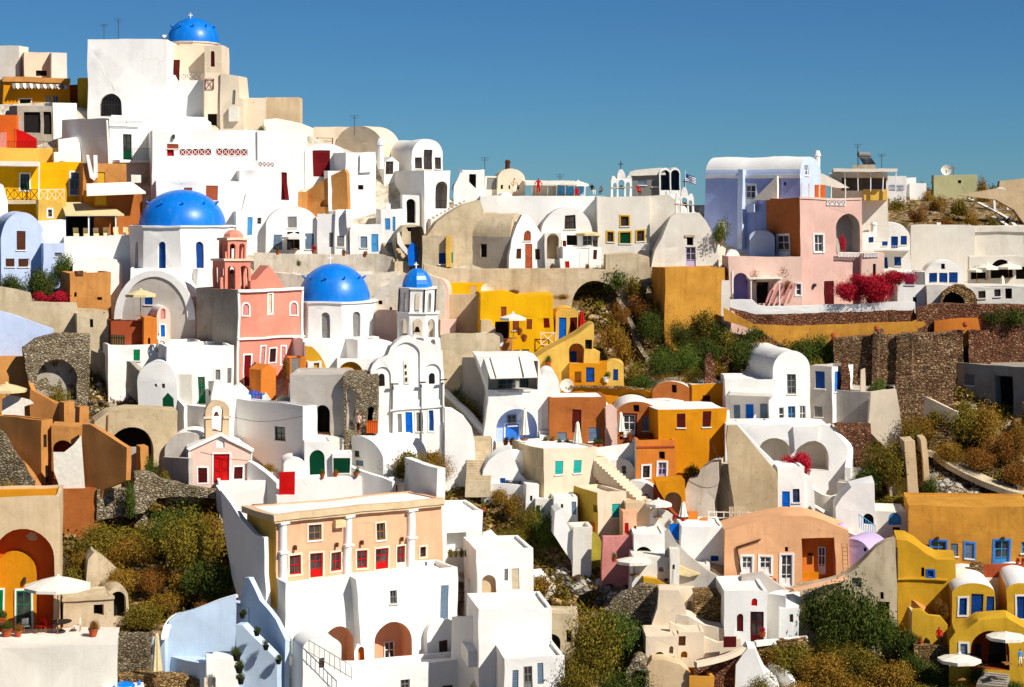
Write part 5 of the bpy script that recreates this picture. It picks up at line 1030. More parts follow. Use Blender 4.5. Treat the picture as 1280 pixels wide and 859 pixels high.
kerb('rough masonry band across the crumbling white mass', [(858, 603), (872, 601), (886, 602), (898, 600)], h=.2, t=.5, c='chalk', dd=-5, down=.1); bush(863, 602, 34, 26, 'brown', 'golden dry bush on the white masonry under the ochre house', dd=-5); bush(866, 600, 28, 26, 'olive', 'golden dry bush on the white masonry under the ochre house', dd=-5)
h = wall('whitewashed buttress in shade beside the crumbling house', [(888, 582), (898, 578), (914, 580), (920, 600), (925, 650), (888, 656)], th=-44, c='chalk', dd=-1.5, t=2)
# white house with blue doors
h = H('large white house with a bright blue door and a canopied terrace', 907, 970, 474, 545, th=4, sd=0, dp=6, c='white', dd=-1.6, par=.1, o='n 912 492 961 528 white @.8'); h.back('s 917 506 925 528 bluegr; d 932 505 942 531 blue; s 950 504 959 527 bluegr', .8)
h.add('canopy', 910, 490, 966, 497, 'offw', (-1.0, .1), pts=[(913, 490), (964, 492), (968, 496), (910, 494)])
h = H('big white barrel-vaulted house with a grated window in its round end', 966, 1013, 438, 545, th=18, sd=54, c='white', dd=-1.4, top='vault', ys=462, o='w 983.5 467 995 492 greyw; w 973 509 979.5 527 white; w 984 508 993.5 528 skyb; w 999 507 1007 527 white', dp=8)
h = H('grey-fronted white annex with blue shutters right of the barrel house', 1013, 1040, 459, 530, th=-26, sd=26, c='grey', cs='white', dd=-1.2, o='s 1019 465 1031 486 dkblue; s 1018 508 1027.5 521 greyw', os='s 1043 464 1051 489 dodger')
h = H('white roof block with a small hole over the big barrel house', 959, 991, 419, 445, th=-14, c='white', dd=1, dp=2.5, o='v 968 423 972 427; n 981 432 988 437 olive @.2', par=.1)
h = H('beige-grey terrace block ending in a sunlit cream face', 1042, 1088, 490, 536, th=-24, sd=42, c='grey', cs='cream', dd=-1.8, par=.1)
wall('sloping cream buttress at the end of the terrace block', [(1086, 536), (1088, 490), (1119, 487), (1128, 534), (1128, 542)], th=10, c='cream', dd=-2.3, t=.6)
H('ochre strip terrace under the white glazed doors', 990, 1014, 527, 533, c='ochre', dd=-2.2, dp=1, par=0)
h = wall('white double-arched undercroft below the big barrel house', [(907, 590), (907, 531), (990, 530), (1035, 532), (1060, 560), (1062, 590)], yb=590, th=4, t=5, c='white', dd=-2.6, name='house', cat='house', one=False, o='an 949 547 988 588 offw @1.6; an 993 550 1036 588 offw @2')
h.add('lintel', 991, 550, 1024, 560, 'white', (-.3, .3), pts=[(991, 533), (1024, 533), (1022, 550), (1010, 551), (1000, 556), (993, 563)])
wall('dark red stone bank above the undercroft stair', [(1040, 530), (1088, 530), (1088, 558), (1060, 555)], th=2, c='*red', dd=-2.9, t=1)
wall('long beige stair wall descending left of the undercroft', [(908, 548), (910, 533), (922, 533), (972, 590), (973, 600), (973, 652), (925, 652), (912, 590)], yb=652, th=4, c='beige', dd=-3, t=1, name='wall')
wall('white upper parapet of the descending stair wall', [(908, 533), (922, 531), (974, 586), (972, 594), (950, 572)], yb=740, th=4, c='white', dd=7.6, t=1.4, ext=0)
kerb('white sloping wall edge at the right of the undercroft', [(1034, 530), (1046, 542), (1062, 560), (1060, 585)], h=1, t=.5, dd=-4.4)
h = H('small white house with a blue door and window under the bougainvillea', 973, 1006, 584, 646, th=10, c='white', dd=-3.4, dp=4, par=.1, o='d 978.5 614 988 642 blue; w 991.5 611 1000 628 dkblue')
for x, y, a, b in ((986, 588, 34, 26), (1004, 590, 34, 30), (998, 580, 28, 20)): bush(x, y, a, b, 'red', 'crimson bougainvillea in front of the undercroft arches', 'bougainvillea', 'bougainvillea', 'bougainvillea by the undercroft', dd=-5.5)
wall('rounded white shoulder right of the small blue-doored house', [(1005, 592), (1014, 598), (1018, 615), (1020, 640), (1005, 640)], c='white', dd=-3.6, t=1.5)
f = fixroot('fence', 'white post and rail fence above the apricot house', 'fence', ray(905, 652) * (D0(905, 652) - 4.2), -.1); m = MB()
for j in range(-2, 9): m.box(j * .62 - .04, j * .62 + .04, -.04, .04, -.3, .9 + j * .0)
m.build('posts', plain('canvas'), f); m = MB(); m.box(-1.3, 5.1, -.03, .03, .75, .83); m.box(-1.3, 5.1, -.03, .03, .3, .38); m.build('rails', plain('canvas'), f)
f = fixroot('gate', 'grey slatted wooden gate in the white fence', 'gate', ray(912, 656) * (D0(912, 656) - 4.6), 0); m = MB()
for j in range(8): m.box(j * .17, j * .17 + .12, -.03, .03, 0, 1.5)
m.build('slats', plain('weather'), f)
# ================================================================ right: skyline
h = H('distant white and beige restaurant house with a pergola roof on the right skyline', 1040, 1110, 216, 252, th=2, dp=6, c='offw', dd=1, par=0, o='n 1052 222 1108 238 weather @3', ext=4)
h.add('pergola', 1042, 211, 1122, 215, 'offw', (-3, 2)); 
for x in (1056, 1072, 1088, 1104, 1120): h.add('post', x, 214, x + 1.2, 240, 'white', (-2.6, -2.4))
h.rail(1082, 230, 1108, 236, 'dkblue', y=-1.4); h.add('balcony_wall', 1080, 237, 1110, 250, 'lyellow', (-1.6, .02))
H('flat pale roof block with solar tank behind the pergola restaurant', 1066, 1094, 206, 225, th=0, c='weather', dd=6, dp=3, par=0, ext=4)
h = H('white end block with a blue balustrade beside the pergola restaurant', 1108, 1133, 220, 252, c='white', dd=.4, dp=5, par=.2, ext=4); h.rail(1112, 231, 1130, 237, 'dkblue', y=-.1)
H('small white house with a corner chimney right of the blue balustrade', 1137, 1158, 229, 250, th=6, c='white', dd=1, dp=4, ext=4); H('narrow white chimney block on the right skyline', 1133, 1145, 222, 250, c='white', dd=2, dp=2, ext=4)
h = H('low olive-cream house on the right skyline beside a big satellite dish', 1167, 1222, 219, 250, th=3, c='pistach', dd=2, dp=6, par=.1, ext=4, o='v 1198 226 1202 230')
d = fixroot('satellite_dish', 'big white satellite dish on a mast on the right skyline', 'satellite dish', ray(1183, 236) * (D0(1183, 240) + 1)); m = MB(); m.lathe([(0, .2), (.45, .14), (.85, 0)], (0, 0, 0), 18)
m.V = [(x, z, 3 + y) for x, y, z in m.V]; m.build('reflector', plain('canvas', .4), d); m = MB(); m.tube((0, .1, 0), (0, .1, 3), .07); m.build('mast', plain('iron'), d)
m = MB(); pl_ = fixroot('utility_pole', 'dark wooden pole behind the satellite dish', 'pole', ray(1192, 240) * (D0(1192, 240) + 1)); m.tube((0, 0, 0), (0, 0, 4.2), .1, .07); m.build('shaft', plain('wood'), pl_); m = MB(); m.box(-.5, .5, -.04, .04, 3.8, 3.9); m.build('crossarm', plain('wood'), pl_)
wall('long sunlit tan wall on the right skyline', [(1246, 246), (1250, 226), (1290, 222), (1290, 246)], c='creamd', dd=3, t=4); wall('sloping ochre terrace wall at the right skyline edge', [(1198, 244), (1246, 236), (1290, 240), (1290, 278), (1268, 262), (1246, 250)], c='creamd', dd=-1, t=3)
bush(1229, 252, 22, 36, 'brown', 'round-topped brown tree standing on the right skyline', 'tree', 'tree', None, dd=-1)
d = fixroot('garden_arch', 'small white free-standing arch beside the path at the right', 'arch', ray(1242, 262) * (D0(1242, 262) - 1)); m = MB(); hl = [dict(p=arch(.3, 2.0, .01, 3.0), d=.5, thru=True)]
for yy in (0, .5): poly_face(m, arch(0, 2.3, 0, 3.5), [dict(p=hl[0]['p'], d=.5 if yy == 0 else 0, thru=True)], lambda a, z, h, yy=yy: (a, yy + h, z))
q = arch(0, 2.3, 0, 3.5); n = len(q); m.add([(a, 0, z) for a, z in q] + [(a, .5, z) for a, z in q], [(k, (k + 1) % n, n + (k + 1) % n, n + k) for k in range(n)]); m.build('arch', M('white'), d)
kerb('white wall of a path curving down the right hill', [(1208, 246), (1225, 254), (1240, 262), (1256, 270), (1270, 282), (1284, 294)], h=1.2, t=.5, dd=-1); kerb('second white path wall curving along the right hill', [(1240, 270), (1252, 276), (1262, 286)], h=.8, t=.5, dd=-2)
for i, (x, y, a, b, k) in enumerate([(1090, 272, 30, 22, 'brown'), (1118, 262, 34, 26, 'olive'), (1146, 276, 34, 24, 'rust'), (1170, 262, 36, 22, 'brown'), (1200, 268, 34, 24, 'olive'), (1215, 284, 34, 24, 'brown'), (1185, 286, 34, 20, 'rust'), (1132, 290, 36, 22, 'olive'), (1085, 292, 30, 24, 'brown'), (1160, 250, 26, 14, 'brown'), (1240, 284, 26, 20, 'olive'), (1106, 252, 22, 12, 'olive')]):
    bush(x, y, a, b, k, 'dry shrub on the brown hill under the right skyline', group='dry shrubs on the right hill', dd=-1)
person(1169, 238, 11, D0(1169, 240) - 1, 'canvas', 'greyw', 'tiny person in white standing on the hill path near the dish', .4); person(1177, 240, 11, D0(1177, 240) - 1, 'greyw', 'dark', 'tiny person in grey on the hill path near the dish', -.4)
# middle right: blue-shuttered terrace
h = H('white barrel-vaulted house with a row of blue windows and a blue door', 1092, 1138, 278, 350, th=2, dp=8, c='white', top='vault', ys=296, dd=-1, o='s 1103 295 1110 307 dkblue; s 1114 295 1123 311 dkblue; s 1126.5 294 1134 306 dkblue; s 1105 322 1109.5 336 dkblue; s 1118 322 1126.5 333 dkblue')
h.rail(1093, 307, 1133, 311, 'white', y=-.8); h.add('balcony_slab', 1080, 311, 1138, 313.5, 'white', (-1.0, .02))
h = H('white lean-to with one blue window left of the vaulted blue-window house', 1077, 1093, 290, 350, c='white', dd=-.6, dp=5, o='s 1086 297 1092 304 dkblue'); h.arr('chimney', 1092, 290, 'white', 1.0, .3, .5)
h = H('long pale shaded house with two little vaulted fronts, middle right', 1138, 1218, 282, 350, th=3, c='offw', dd=0, dp=8, par=.3)
for a, b, o_, lb in ((1143, 1175, 'v 1155 308 1158 313; o 1150 315 1159 329; s 1163 315 1168 325 bluegr', 'left of two little pale vaulted fronts with dark doors, middle right'), (1177, 1209, 'v 1191 306 1195 312; s 1180 313 1187 325 bluegr; o 1189 313 1198 328; s 1202 312 1206 325 bluegr', 'right of two little pale vaulted fronts with dark doors, middle right')):
    H(lb, a, b, 304, 345, th=2, dp=3, c='offw', top='vault', ys=316, dd=-1.4, o=o_)
H('white slim pipe-like pier between the pale vaulted fronts', 1171, 1176, 278, 312, c='white', dd=-.8, dp=.8, par=0)
h = H('large plain pale building at the middle right edge', 1216, 1292, 283, 350, th=3, c='offw', dd=.6, dp=9, par=.2, o='n 1210 290 1284 325 offw @.2')
h = H('white terrace café wall with two dark arched openings', 1212, 1292, 321, 362, th=2, c='offw', dd=-2.2, dp=6, par=.1, o='ao 1238 325 1266 349; ao 1214 332 1232 349; o 1270 334 1286 350')
wall('white swooping balustrade left of the café arches', [(1206, 340), (1208, 316), (1222, 310), (1232, 312), (1236, 324), (1236, 340)], c='offw', dd=-1.8, t=.5)
for x, y0, w_, lb in ((1221, 334, 24, 'left'), (1234, 330, 30, 'middle'), (1261, 329, 32, 'right')): umbrella(x, y0, y0 + 20, w_, 'cream parasol before the café arches, %s of three' % lb, D0(x, 360) - 5, 'canvas', group='café parasols')
h = H('white gabled house with three large blue shutters', 1156, 1204, 326, 376, th=4, c='white', top='vault', ys=342, dd=-2.4, dp=6, o='s 1161 342 1171 355 dkblue; s 1173.5 342 1184 355 dkblue; s 1186 341 1196.5 355 dkblue; v 1176 330 1181 337')
h.rail(1158, 354, 1198, 358, 'white', y=-.6); h.add('balcony_slab', 1156, 358, 1200, 360, 'white', (-.8, .02))
h = H('white corner house with a blue door beside the red bougainvillea', 1122, 1157, 340, 390, th=10, c='white', dd=-2.6, dp=5, o='s 1131 343 1142.5 357 dkblue; g 1143 341 1156 357 greyw; v 1140 372 1146 378')
h = H('long low white house with small dark windows at the right under the café', 1158, 1292, 357, 392, th=2, c='offw', dd=-3.2, dp=5, par=.1, o='w 1223 363 1232 372; w 1243 362 1251 371; o 1257 361 1265 374; v 1201 362 1206 368')
closed_umbrella(1253, 345, 372, 'cream folded parasol under the café terrace', D0(1253, 376) - 5)
for x in (1236, 1266, 1275): H('white curved lounge wall stub under the café, near x' if 0 else ('white rounded wall stub beside the folded parasol' if x == 1266 else ('white rounded wall stub left of the folded parasol' if x == 1236 else 'white rounded wall stub farthest right under the café')), x, x + 5, 358, 380, c='white', dd=-4, dp=1, top='vault', ys=366)
h = H('collapsed rubble barrel vault with a dark mouth', 1176, 1222, 357, 392, th=2, c='*golden', dd=-4.4, dp=4, top='vault', ys=376, o='ao 1178 366 1206 385')
wall('dark red dry stone wall below the collapsed vault', [(1146, 404), (1146, 384), (1170, 380), (1292, 382), (1292, 404)], c='*red', dd=-5, t=1.5)
for i, (x, y, a, b, k) in enumerate([(1240, 402, 40, 24, 'dark'), (1266, 404, 36, 28, 'dark'), (1284, 400, 30, 26, 'green'), (1226, 392, 20, 14, 'green')]): bush(x, y, a, b, k, 'dark green creeper on the stone wall at the right edge', group='creepers on the right stone wall', dd=-6.5)
# periwinkle and pink houses
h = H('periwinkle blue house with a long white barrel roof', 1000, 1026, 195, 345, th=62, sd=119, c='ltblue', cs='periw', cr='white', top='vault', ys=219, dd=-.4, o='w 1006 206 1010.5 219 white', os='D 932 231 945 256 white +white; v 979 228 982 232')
h.add('eave', 881, 219, 1000, 223, 'white', (-.12, .02), pl='L'); h.add('parapet', 934, 255, 943, 265, 'ltblue', (-.6, .02), pl='L'); h.arr('chimney', 1021, 212, 'white', 1.9, .28, .5)
h.add('flue', 922, 212, 928, 312, 'ltblue', (-.6, .02), pl='L'); h.add('stair_wall', 944, 220, 972, 250, 'canvas', (-.5, -.2), pl='L', pts=[(943, 248), (971, 220), (971, 250), (943, 250)])
h.add('window', 899, 276, 908, 291, '=canvas', (-.1, .02), pl='L', ar=True)
bush(901, 300, 38, 42, 'green', 'green climbing vine around the white window of the periwinkle house', 'vine', 'vine', None, dd=-5.5); bush(904, 345, 16, 20, 'rust', 'small rusty shrub at the foot of the periwinkle house', dd=-6)
h = H('pale blue stair cabin with a white vaulted cap before the terracotta wall', 937, 968, 288, 326, th=-4, c='azure', cr='white', top='vault', ys=297, dd=-3, dp=3)
pk = H('tall pink house with a terracotta flank, an arched loggia and a white lattice', 1000, 1078, 248, 386, th=24, sd=58, c='pinkc', cs='rust', dd=-2, par=.25, o='w 1018 293 1029 315 white +white; an 1045 267 1075 315 grey @1.8; d 1031 352 1043 381 maroon; as 1056 354 1065 366 brick; n 1076 300 1077 301', os='D 971 294 986 322 white +white')
pk.rail(1033, 248, 1056, 256, 'white', y=-.06, style='x'); pk.rail(1047, 315, 1080, 321, 'white', y=-.4, style='x'); pk.add('lamp', 1019, 355, 1022, 359, '=iron', (-.3, .02)); pk.add('coping', 1000, 247, 1078, 249.5, 'pinkf', (-.08, .02))
h = H('pink wing running right from the tall pink house', 1077, 1106, 316, 386, th=14, c='pinkf', dd=-1.6, dp=6, par=0, o='v 1092 330 1096 352'); h.rail(1080, 315, 1098, 321, 'white', y=-.1, style='x')
h = H('low pink wing with an arched porch, left of the tall pink house', 911, 1002, 321, 386, th=6, c='pinkf', dd=-2.6, dp=6, par=.1, o='an 917 341 936 376 lilac @1.6; w 995 355 1006 369 white +white; o 946 352 962 380 dkgreen')
h.add('arch_trim', 915, 339, 917, 376, 'white', (-.08, .02)); 
for x in (938, 974): h.add('post', x, 348, x + 1.3, 384, '=canvas', (-1.6, -1.5))
h.add('pergola', 936, 347, 978, 349, '=canvas', (-1.7, .1))
for j in range(5): h.add('slat', 960 + j * 7, 352, 963 + j * 7, 380, '=pinkw', (-.5 - j * .05, -.4 - j * .05), pts=[(966 + j * 7, 354), (969 + j * 7, 354), (959 + j * 7, 380), (956 + j * 7, 380)])
for x, y, a, b, k in ((946, 352, 30, 28, 'rust'), (968, 350, 34, 24, 'rust'), (940, 340, 20, 18, 'red'), (985, 358, 20, 12, 'rust')): bush(x, y, a, b, k, 'autumn-coloured vine over the pergola of the pink wing', 'vine', 'vine', 'vines on the pink wing pergola', dd=-6)
h = wall('tent-like cream canopy on the roof terrace of the tall pink house', [(997, 231), (1008, 222), (1028, 217), (1046, 226), (1062, 235), (1046, 235), (1028, 231), (1000, 231)], yb=300, th=4, t=3, c='canvas', dd=3, ext=0, name='canopy', cat='canopy')
for i, x in enumerate((1003, 1012, 1024, 1038, 1056)): H('slim post under the cream rooftop canopy', x, x + 1.5, 230, 248, c='canvas', name='post', cat='post', group='posts of the rooftop canopy', one=False, D=D0(1000, 386) - .5, dp=.15, par=0, ext=.2)
H('orange stair cabin under the cream rooftop canopy', 1020, 1032, 231, 250, c='dorange', D=D0(1000, 386) + 1, dp=1.2, par=0)
wall('whitewashed garden wall with a faint painted plant, beside the arched porch', [(891, 386), (891, 350), (912, 350), (912, 386)], c='offw', dd=-3.2, t=.4)
H('white cube seat with a lunette at the foot of the periwinkle house', 908, 925, 312, 334, c='white', top='vault', ys=322, dd=-2.8, dp=1.2)
wall('long white garden parapet in front of the pink house', [(912, 384), (912, 374), (940, 375), (948, 382), (960, 384), (1143, 377), (1143, 389), (960, 396), (946, 396), (935, 390)], yb=396, th=2, c='white', dd=-3.9, t=.5, ext=.3)
wall('red dry stone wall under the white garden parapet', [(912, 384), (945, 394), (1143, 388), (1148, 404), (960, 410), (925, 398)], yb=410, th=2, c='*red', dd=-2.9, t=1.2, ext=.2)
wall('ochre wall with a pointed end sweeping below the red stone wall', [(905, 384), (918, 392), (944, 407), (1060, 406), (1140, 402), (1152, 396), (1166, 388), (1168, 412), (1140, 417), (1022, 424), (960, 420), (905, 400)], yb=424, th=2, c='gold', dd=-1.9, t=.6)
wall('orange low wall continuing right of the pointed ochre wall', [(1168, 416), (1168, 401), (1200, 398), (1222, 398), (1226, 414)], yb=416, th=2, c='orange', dd=-4.4, t=.6)
for x, y, a, b, k in ((1062, 372, 46, 26, 'red'), (1086, 374, 54, 38, 'red'), (1108, 372, 48, 34, 'red'), (1124, 352, 50, 18, 'red'), (1074, 356, 50, 20, 'red'), (1096, 362, 50, 24, 'red'), (1088, 400, 26, 34, 'green')): bush(x, y, a, b, k, 'crimson bougainvillea heaped over the garden parapet of the pink house' if k == 'red' else 'green trunk foliage of the big bougainvillea hanging over the parapet', 'bougainvillea', 'bougainvillea', 'bougainvillea on the pink house parapet' if k == 'red' else None, D=187.2)
bush(1052, 313, 16, 28, 'red', 'red bougainvillea inside the arched loggia of the tall pink house', 'bougainvillea', 'bougainvillea', None, D=191.6)
H('tan-gold plastered block with a shaded left side below the plain white chapel', 831, 906, 335, 402, th=16, sd=15, c='gold', cs='gold', dd=-2.8, par=.05, ext=4)
wall('cream rough ledge under the plain white chapel', [(808, 336), (870, 334), (905, 334), (905, 340), (808, 344)], c='weather', dd=-2, t=2)
# stone terraces
wall('long dry stone retaining wall with buttresses, right side', [(1042, 478), (1042, 424), (1100, 420), (1195, 416), (1195, 478)], th=1, c='*brown', dd=.5, t=2)
for i, (a, b, y0, y1, lb) in enumerate([(1091, 1098, 414, 470, 'narrow stone buttress topped by an ochre knob'), (1121, 1140, 418, 474, 'broad stone buttress with a metal lamp'), (1190, 1203, 414, 462, 'last stone buttress before the corner')]): 
    H(lb + ' on the long retaining wall', a, b, y0, y1, th=-10, c='*brown', dd=-1.6, dp=3, par=0, name='buttress', cat='buttress')
for x, y in ((1042, 424), (1095, 414), (1206, 410)):
    m = MB(); P = ray(x, y) * (D0(x, y + 55) - (1.4 if x > 1050 else .2)); m.lathe([(0, 0), (.15, 0), (.26, .2), (.2, .42), (.1, .5), (0, .52)], tuple(P), 10); tag(m.build('pot', M('terra'), smooth=True), 'rusty round pot standing on top of the dry stone retaining wall', 'pot', 'pots on the stone wall')
H('square dry stone bastion at the right of the retaining wall', 1211, 1237, 414, 461, th=6, c='*red', dd=-1.6, dp=3, par=0)
h = H('dark stone wall in shadow with a blind arch at the right edge', 1237, 1292, 408, 461, th=-30, c='*red', dd=.5, dp=3, par=0, o='ao 1245 423 1259 456 @.6')
h = H('shadowed grey house with a tall dark doorway at the right edge', 1196, 1292, 460, 524, th=-30, c='cement', dd=-1, dp=6, par=.05, o='o 1244 470 1266 518; s 1206 468 1218 482 greyw')
wall('lower dry stone wall under the buttresses', [(1120, 508), (1120, 472), (1192, 470), (1192, 508)], th=1, c='*brown', dd=-2.2, t=1.5)
kerb('white coping stone path edge dropping across the lower stone wall', [(1145, 490), (1165, 500), (1198, 514)], h=.4, t=.4, c='cream', dd=-3.6)
stairs('rough stone steps climbing the right slope', 1172, 556, 1196, 512, 1.6, 12, '*golden', dd=-2)
tag(kerb('pale beaten path curving down the right slope', [(1156, 562), (1175, 566), (1200, 582), (1230, 597), (1262, 610), (1290, 618)], h=.2, t=2.0, c='weather', down=.3, dd=-.9, name='path'), kind='structure')
for a, b, y0, y1, lb in ((1108, 1118, 574, 622, 'short cream leaning pier left of the sunken court'), (1130, 1143, 552, 632, 'tall cream leaning pier of the stone-panelled frame'), (1151, 1158, 550, 616, 'slim cream pier right of the stone panel')):
    wall(lb, [(a, y0), (b, y0 - 1), (b + 8, y1), (a + 8, y1 + 1)], th=8, c='creamd', dd=-.9, t=3)
wall('rough stone panel between cream piers', [(1138, 566), (1152, 566), (1156, 606), (1141, 606)], c='*golden', dd=-.7, t=2); wall('cream lintel wall across the sunken court', [(1112, 584), (1132, 582), (1134, 596), (1115, 597)], c='creamd', dd=-1.1, t=2); wall('pale yellow wall at the bottom of the sunken court', [(1116, 596), (1134, 596), (1136, 626), (1122, 622)], c='lyellow', dd=-.7, t=.6)
# white houses above the apricot one
h = wall('white house with a sweeping roofline and a small arched window', [(1044, 676), (1044, 634), (1052, 622), (1064, 610), (1080, 606), (1094, 603), (1094, 676)], th=3, t=4, c='white', dd=-2.6, name='house', cat='house', one=False, o='ao 1079 642 1092 656')
stairs('white steps rising behind the sweeping-roof house', 1056, 606, 1073, 584, 1.4, 8, 'offw', dd=-2.8)
h = H('pale house with a turquoise arched shutter', 1094, 1133, 638, 680, th=5, c='offw', dd=-2.4, dp=4, o='as 1110 640 1126 656 skyb; v 1115 659 1124 668', par=.05)
f = fixroot('stair_rail', 'turquoise stair railing before the sweeping-roof house', 'railing', ray(1074, 660) * (D0(1080, 676) - 4.4), 0); m = MB()
for j in range(8): m.box(j * .18 - .02, j * .18 + .02, -.02, .02, -.12 * j, 1 - .12 * j)
m.build('balusters', plain('skyb'), f); m = MB(); m.tube((0, 0, 1), (1.3, 0, .15), .04); m.build('handrail', plain('skyb'), f)
kerb('rough white walls stepping along the lane', [(1008, 626), (1030, 640), (1044, 655), (1070, 668), (1100, 678)], h=.8, t=.5, c='offw', dd=-4); kerb('upper rough white lane wall', [(1005, 600), (1020, 612), (1040, 620), (1060, 612)], h=.9, t=.5, c='offw', dd=-3)
bush(1026, 650, 12, 10, 'rust', 'small rusty potted shrub on the white lane wall', dd=-6); bush(1043, 655, 8, 12, 'green', 'small green plant on the white lane wall', dd=-6)
# long gold house
h = H('long golden-ochre house with sky blue glazed doors, right edge', 1135, 1296, 631, 712, th=3, c='gold', dd=-2, dp=7, par=.12, o='w 1152 681 1163 692 skyb; D 1164 677 1182 700 skyb +dodger; s 1188 680 1197 696 bluegr; s 1206 679 1217 698 bluegr +dodger; D 1243 676 1261 708 skyb +dodger; w 1276 678 1288 692 skyb')
for x in (1170, 1252): h.add('lamp', x, 672, x + 3, 676, '=iron', (-.3, .02))
bush(1146, 682, 14, 8, 'red', 'red flowers at the left end of the long golden house', 'bougainvillea', 'bougainvillea', None, dd=-4)
wall('terracotta balcony wall at the right edge below the golden house', [(1229, 722), (1229, 706), (1292, 706), (1292, 722)], c='terra', dd=-3.4, t=.5); wall('pale rubble pier left of the terracotta balcony', [(1210, 726), (1213, 706), (1229, 704), (1230, 724)], c='*golden', dd=-3.6, t=.8)
for x in (1272, 1279): pot(x, 706, 6, 'red flower pot on the terracotta balcony wall', D0(x, 712) - 4.5, 'red')
# apricot house
h = wall('apricot house with a gently arched roofline, three glazed bays and a shaded porch', [(906, 740), (906, 663), (930, 657), (960, 649), (985, 645), (1010, 646), (1030, 651), (1062, 664), (1062, 740)], th=4, t=5, c='apric', dd=-2.2, name='house', cat='house', one=False,
  o='D 928 696 941 718 white +white; D 950 696 964 718 white +white; D 976 693 990 732 white +white; v 981 683 985 689; n 1002 673 1044 727 orange @1.2')
h.back('s 1008 692 1014 705 brownf; D 1021 684 1031 718 white', 1.2); h.add('pipe', 920, 685, 922, 720, '=brownf', (-.15, -.05), pts=[(920, 684), (950, 674), (950, 675.5), (922, 686), (928, 716), (926, 717)])
h.add('plinth', 1002, 716, 1022, 728, 'ochre', (.9, 1.1))
h = H('lilac shaded barrel cabin with a thin chimney in front of the apricot house', 1041, 1089, 676, 728, th=-20, c='lilac', cr='lilac', top='vault', ys=696, dd=-4, dp=4, o='v 1080 685 1084 690; n 1051 686 1055 700 offw @.1'); h.arr('chimney', 1052, 680, 'lilac', 1.6, .35, .8)
m = MB(); lad = fixroot('ladder', 'wooden ladder leaning on the lilac cabin', 'ladder', ray(1053, 724) * (D0(1053, 728) - 5.4), 0)
for s_ in (0, .4): m.tube((s_, 0, 0), (s_ + .1, .4, 2.6), .03, n=4)
m.build('rails', plain('wood'), lad); m = MB()
for j in range(8): m.tube((.03 + j * .01, .05 * j, .2 + j * .3), (.42 + j * .01, .05 * j, .2 + j * .3), .02, n=4)
m.build('rungs', plain('wood'), lad)
# weathered wall and mustard wing
h = wall('weathered grey ruin wall with an arched sweep and a doorway', [(990, 790), (990, 738), (1010, 732), (1035, 728), (1052, 722), (1070, 710), (1084, 696), (1096, 684), (1108, 677), (1120, 674), (1122, 790)], yb=790, th=3, t=1.5, c='weather', dd=-1.6, o='o 1098 751 1112 785; v 1101 739 1105 748; n 1065 721 1078 733 cement @.3', one=False)
kerb('apricot rim along the top of the grey ruin wall', [(990, 736), (1035, 727), (1055, 720), (1072, 706), (1085, 694), (1100, 681), (1112, 676)], h=.12, t=.5, c='peach', dd=-8.4, down=.05)
h = wall('mustard yellow wing with a dropping curved roofline and a blue window', [(1121, 764), (1121, 674), (1134, 675), (1146, 682), (1158, 692), (1172, 699), (1195, 700), (1195, 764)], yb=764, th=3, t=4, c='mustard', dd=-2.4, name='house', cat='house', one=False, o='s 1161 714 1168 722 dkblue +blue; v 1152 710 1156 722')
h.add('string_course', 1121, 724, 1185, 726, 'ymust', (-.15, .02)); h.add('downpipe', 1120, 684, 1122, 724, '=iron', (-.2, -.05))
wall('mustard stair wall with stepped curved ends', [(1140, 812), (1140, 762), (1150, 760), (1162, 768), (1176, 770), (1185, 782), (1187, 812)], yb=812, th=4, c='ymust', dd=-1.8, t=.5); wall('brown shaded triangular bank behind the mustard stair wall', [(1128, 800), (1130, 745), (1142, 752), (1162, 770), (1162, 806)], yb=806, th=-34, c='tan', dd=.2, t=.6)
kerb('pale stone arch rib on the slope under the ruin', [(1124, 742), (1134, 752), (1144, 764), (1148, 780)], h=.9, t=.7, c='weather', dd=-3)
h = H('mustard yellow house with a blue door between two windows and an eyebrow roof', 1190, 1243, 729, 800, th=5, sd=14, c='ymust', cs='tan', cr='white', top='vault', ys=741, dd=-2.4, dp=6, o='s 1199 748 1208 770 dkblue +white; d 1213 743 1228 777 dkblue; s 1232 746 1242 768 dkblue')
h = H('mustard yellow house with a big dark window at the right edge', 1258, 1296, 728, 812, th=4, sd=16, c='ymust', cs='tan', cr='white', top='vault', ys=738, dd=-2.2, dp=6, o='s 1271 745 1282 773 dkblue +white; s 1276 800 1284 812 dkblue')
H('white flat roof slab between the mustard houses', 1225, 1262, 722, 740, c='white', dd=-1.8, dp=3, par=0)
h = wall('mustard terrace with a wide dark arch and a rising rim', [(1186, 836), (1186, 800), (1194, 790), (1208, 786), (1222, 776), (1260, 772), (1292, 790), (1292, 836)], yb=836, th=3, t=3, c='ymust', dd=-2.6, name='terrace', cat='terrace', one=False, o='s 1199 805 1208 819 bluegr +white; an 1212 789 1262 838 brick @2.4')
h.back('o 1218 806 1226 822; o 1236 804 1256 832', 2.4)
umbrella(1258, 790, 830, 50, 'large cream parasol before the wide dark arch, bottom right', D0(1258, 836) - 5.4, 'canvas', slope=.2); umbrella(1199, 818, 850, 54, 'large cream parasol standing low in the shrubs, bottom right', D0(1199, 850) - 4, 'canvas', slope=.2)
person(1275, 834, 24, D0(1275, 836) - 5.5, 'skyb', 'canvas', 'person in a light blue shirt at the bottom right terrace', .5); person(1174, 803, 20, D0(1174, 808) - 3, 'red', 'dark', 'person in red sitting at the foot of the mustard stair wall', 0, sit=True)
stairs('dark stone steps at the bottom right edge', 1238, 858, 1244, 842, 2, 6, 'cement', dd=-3)
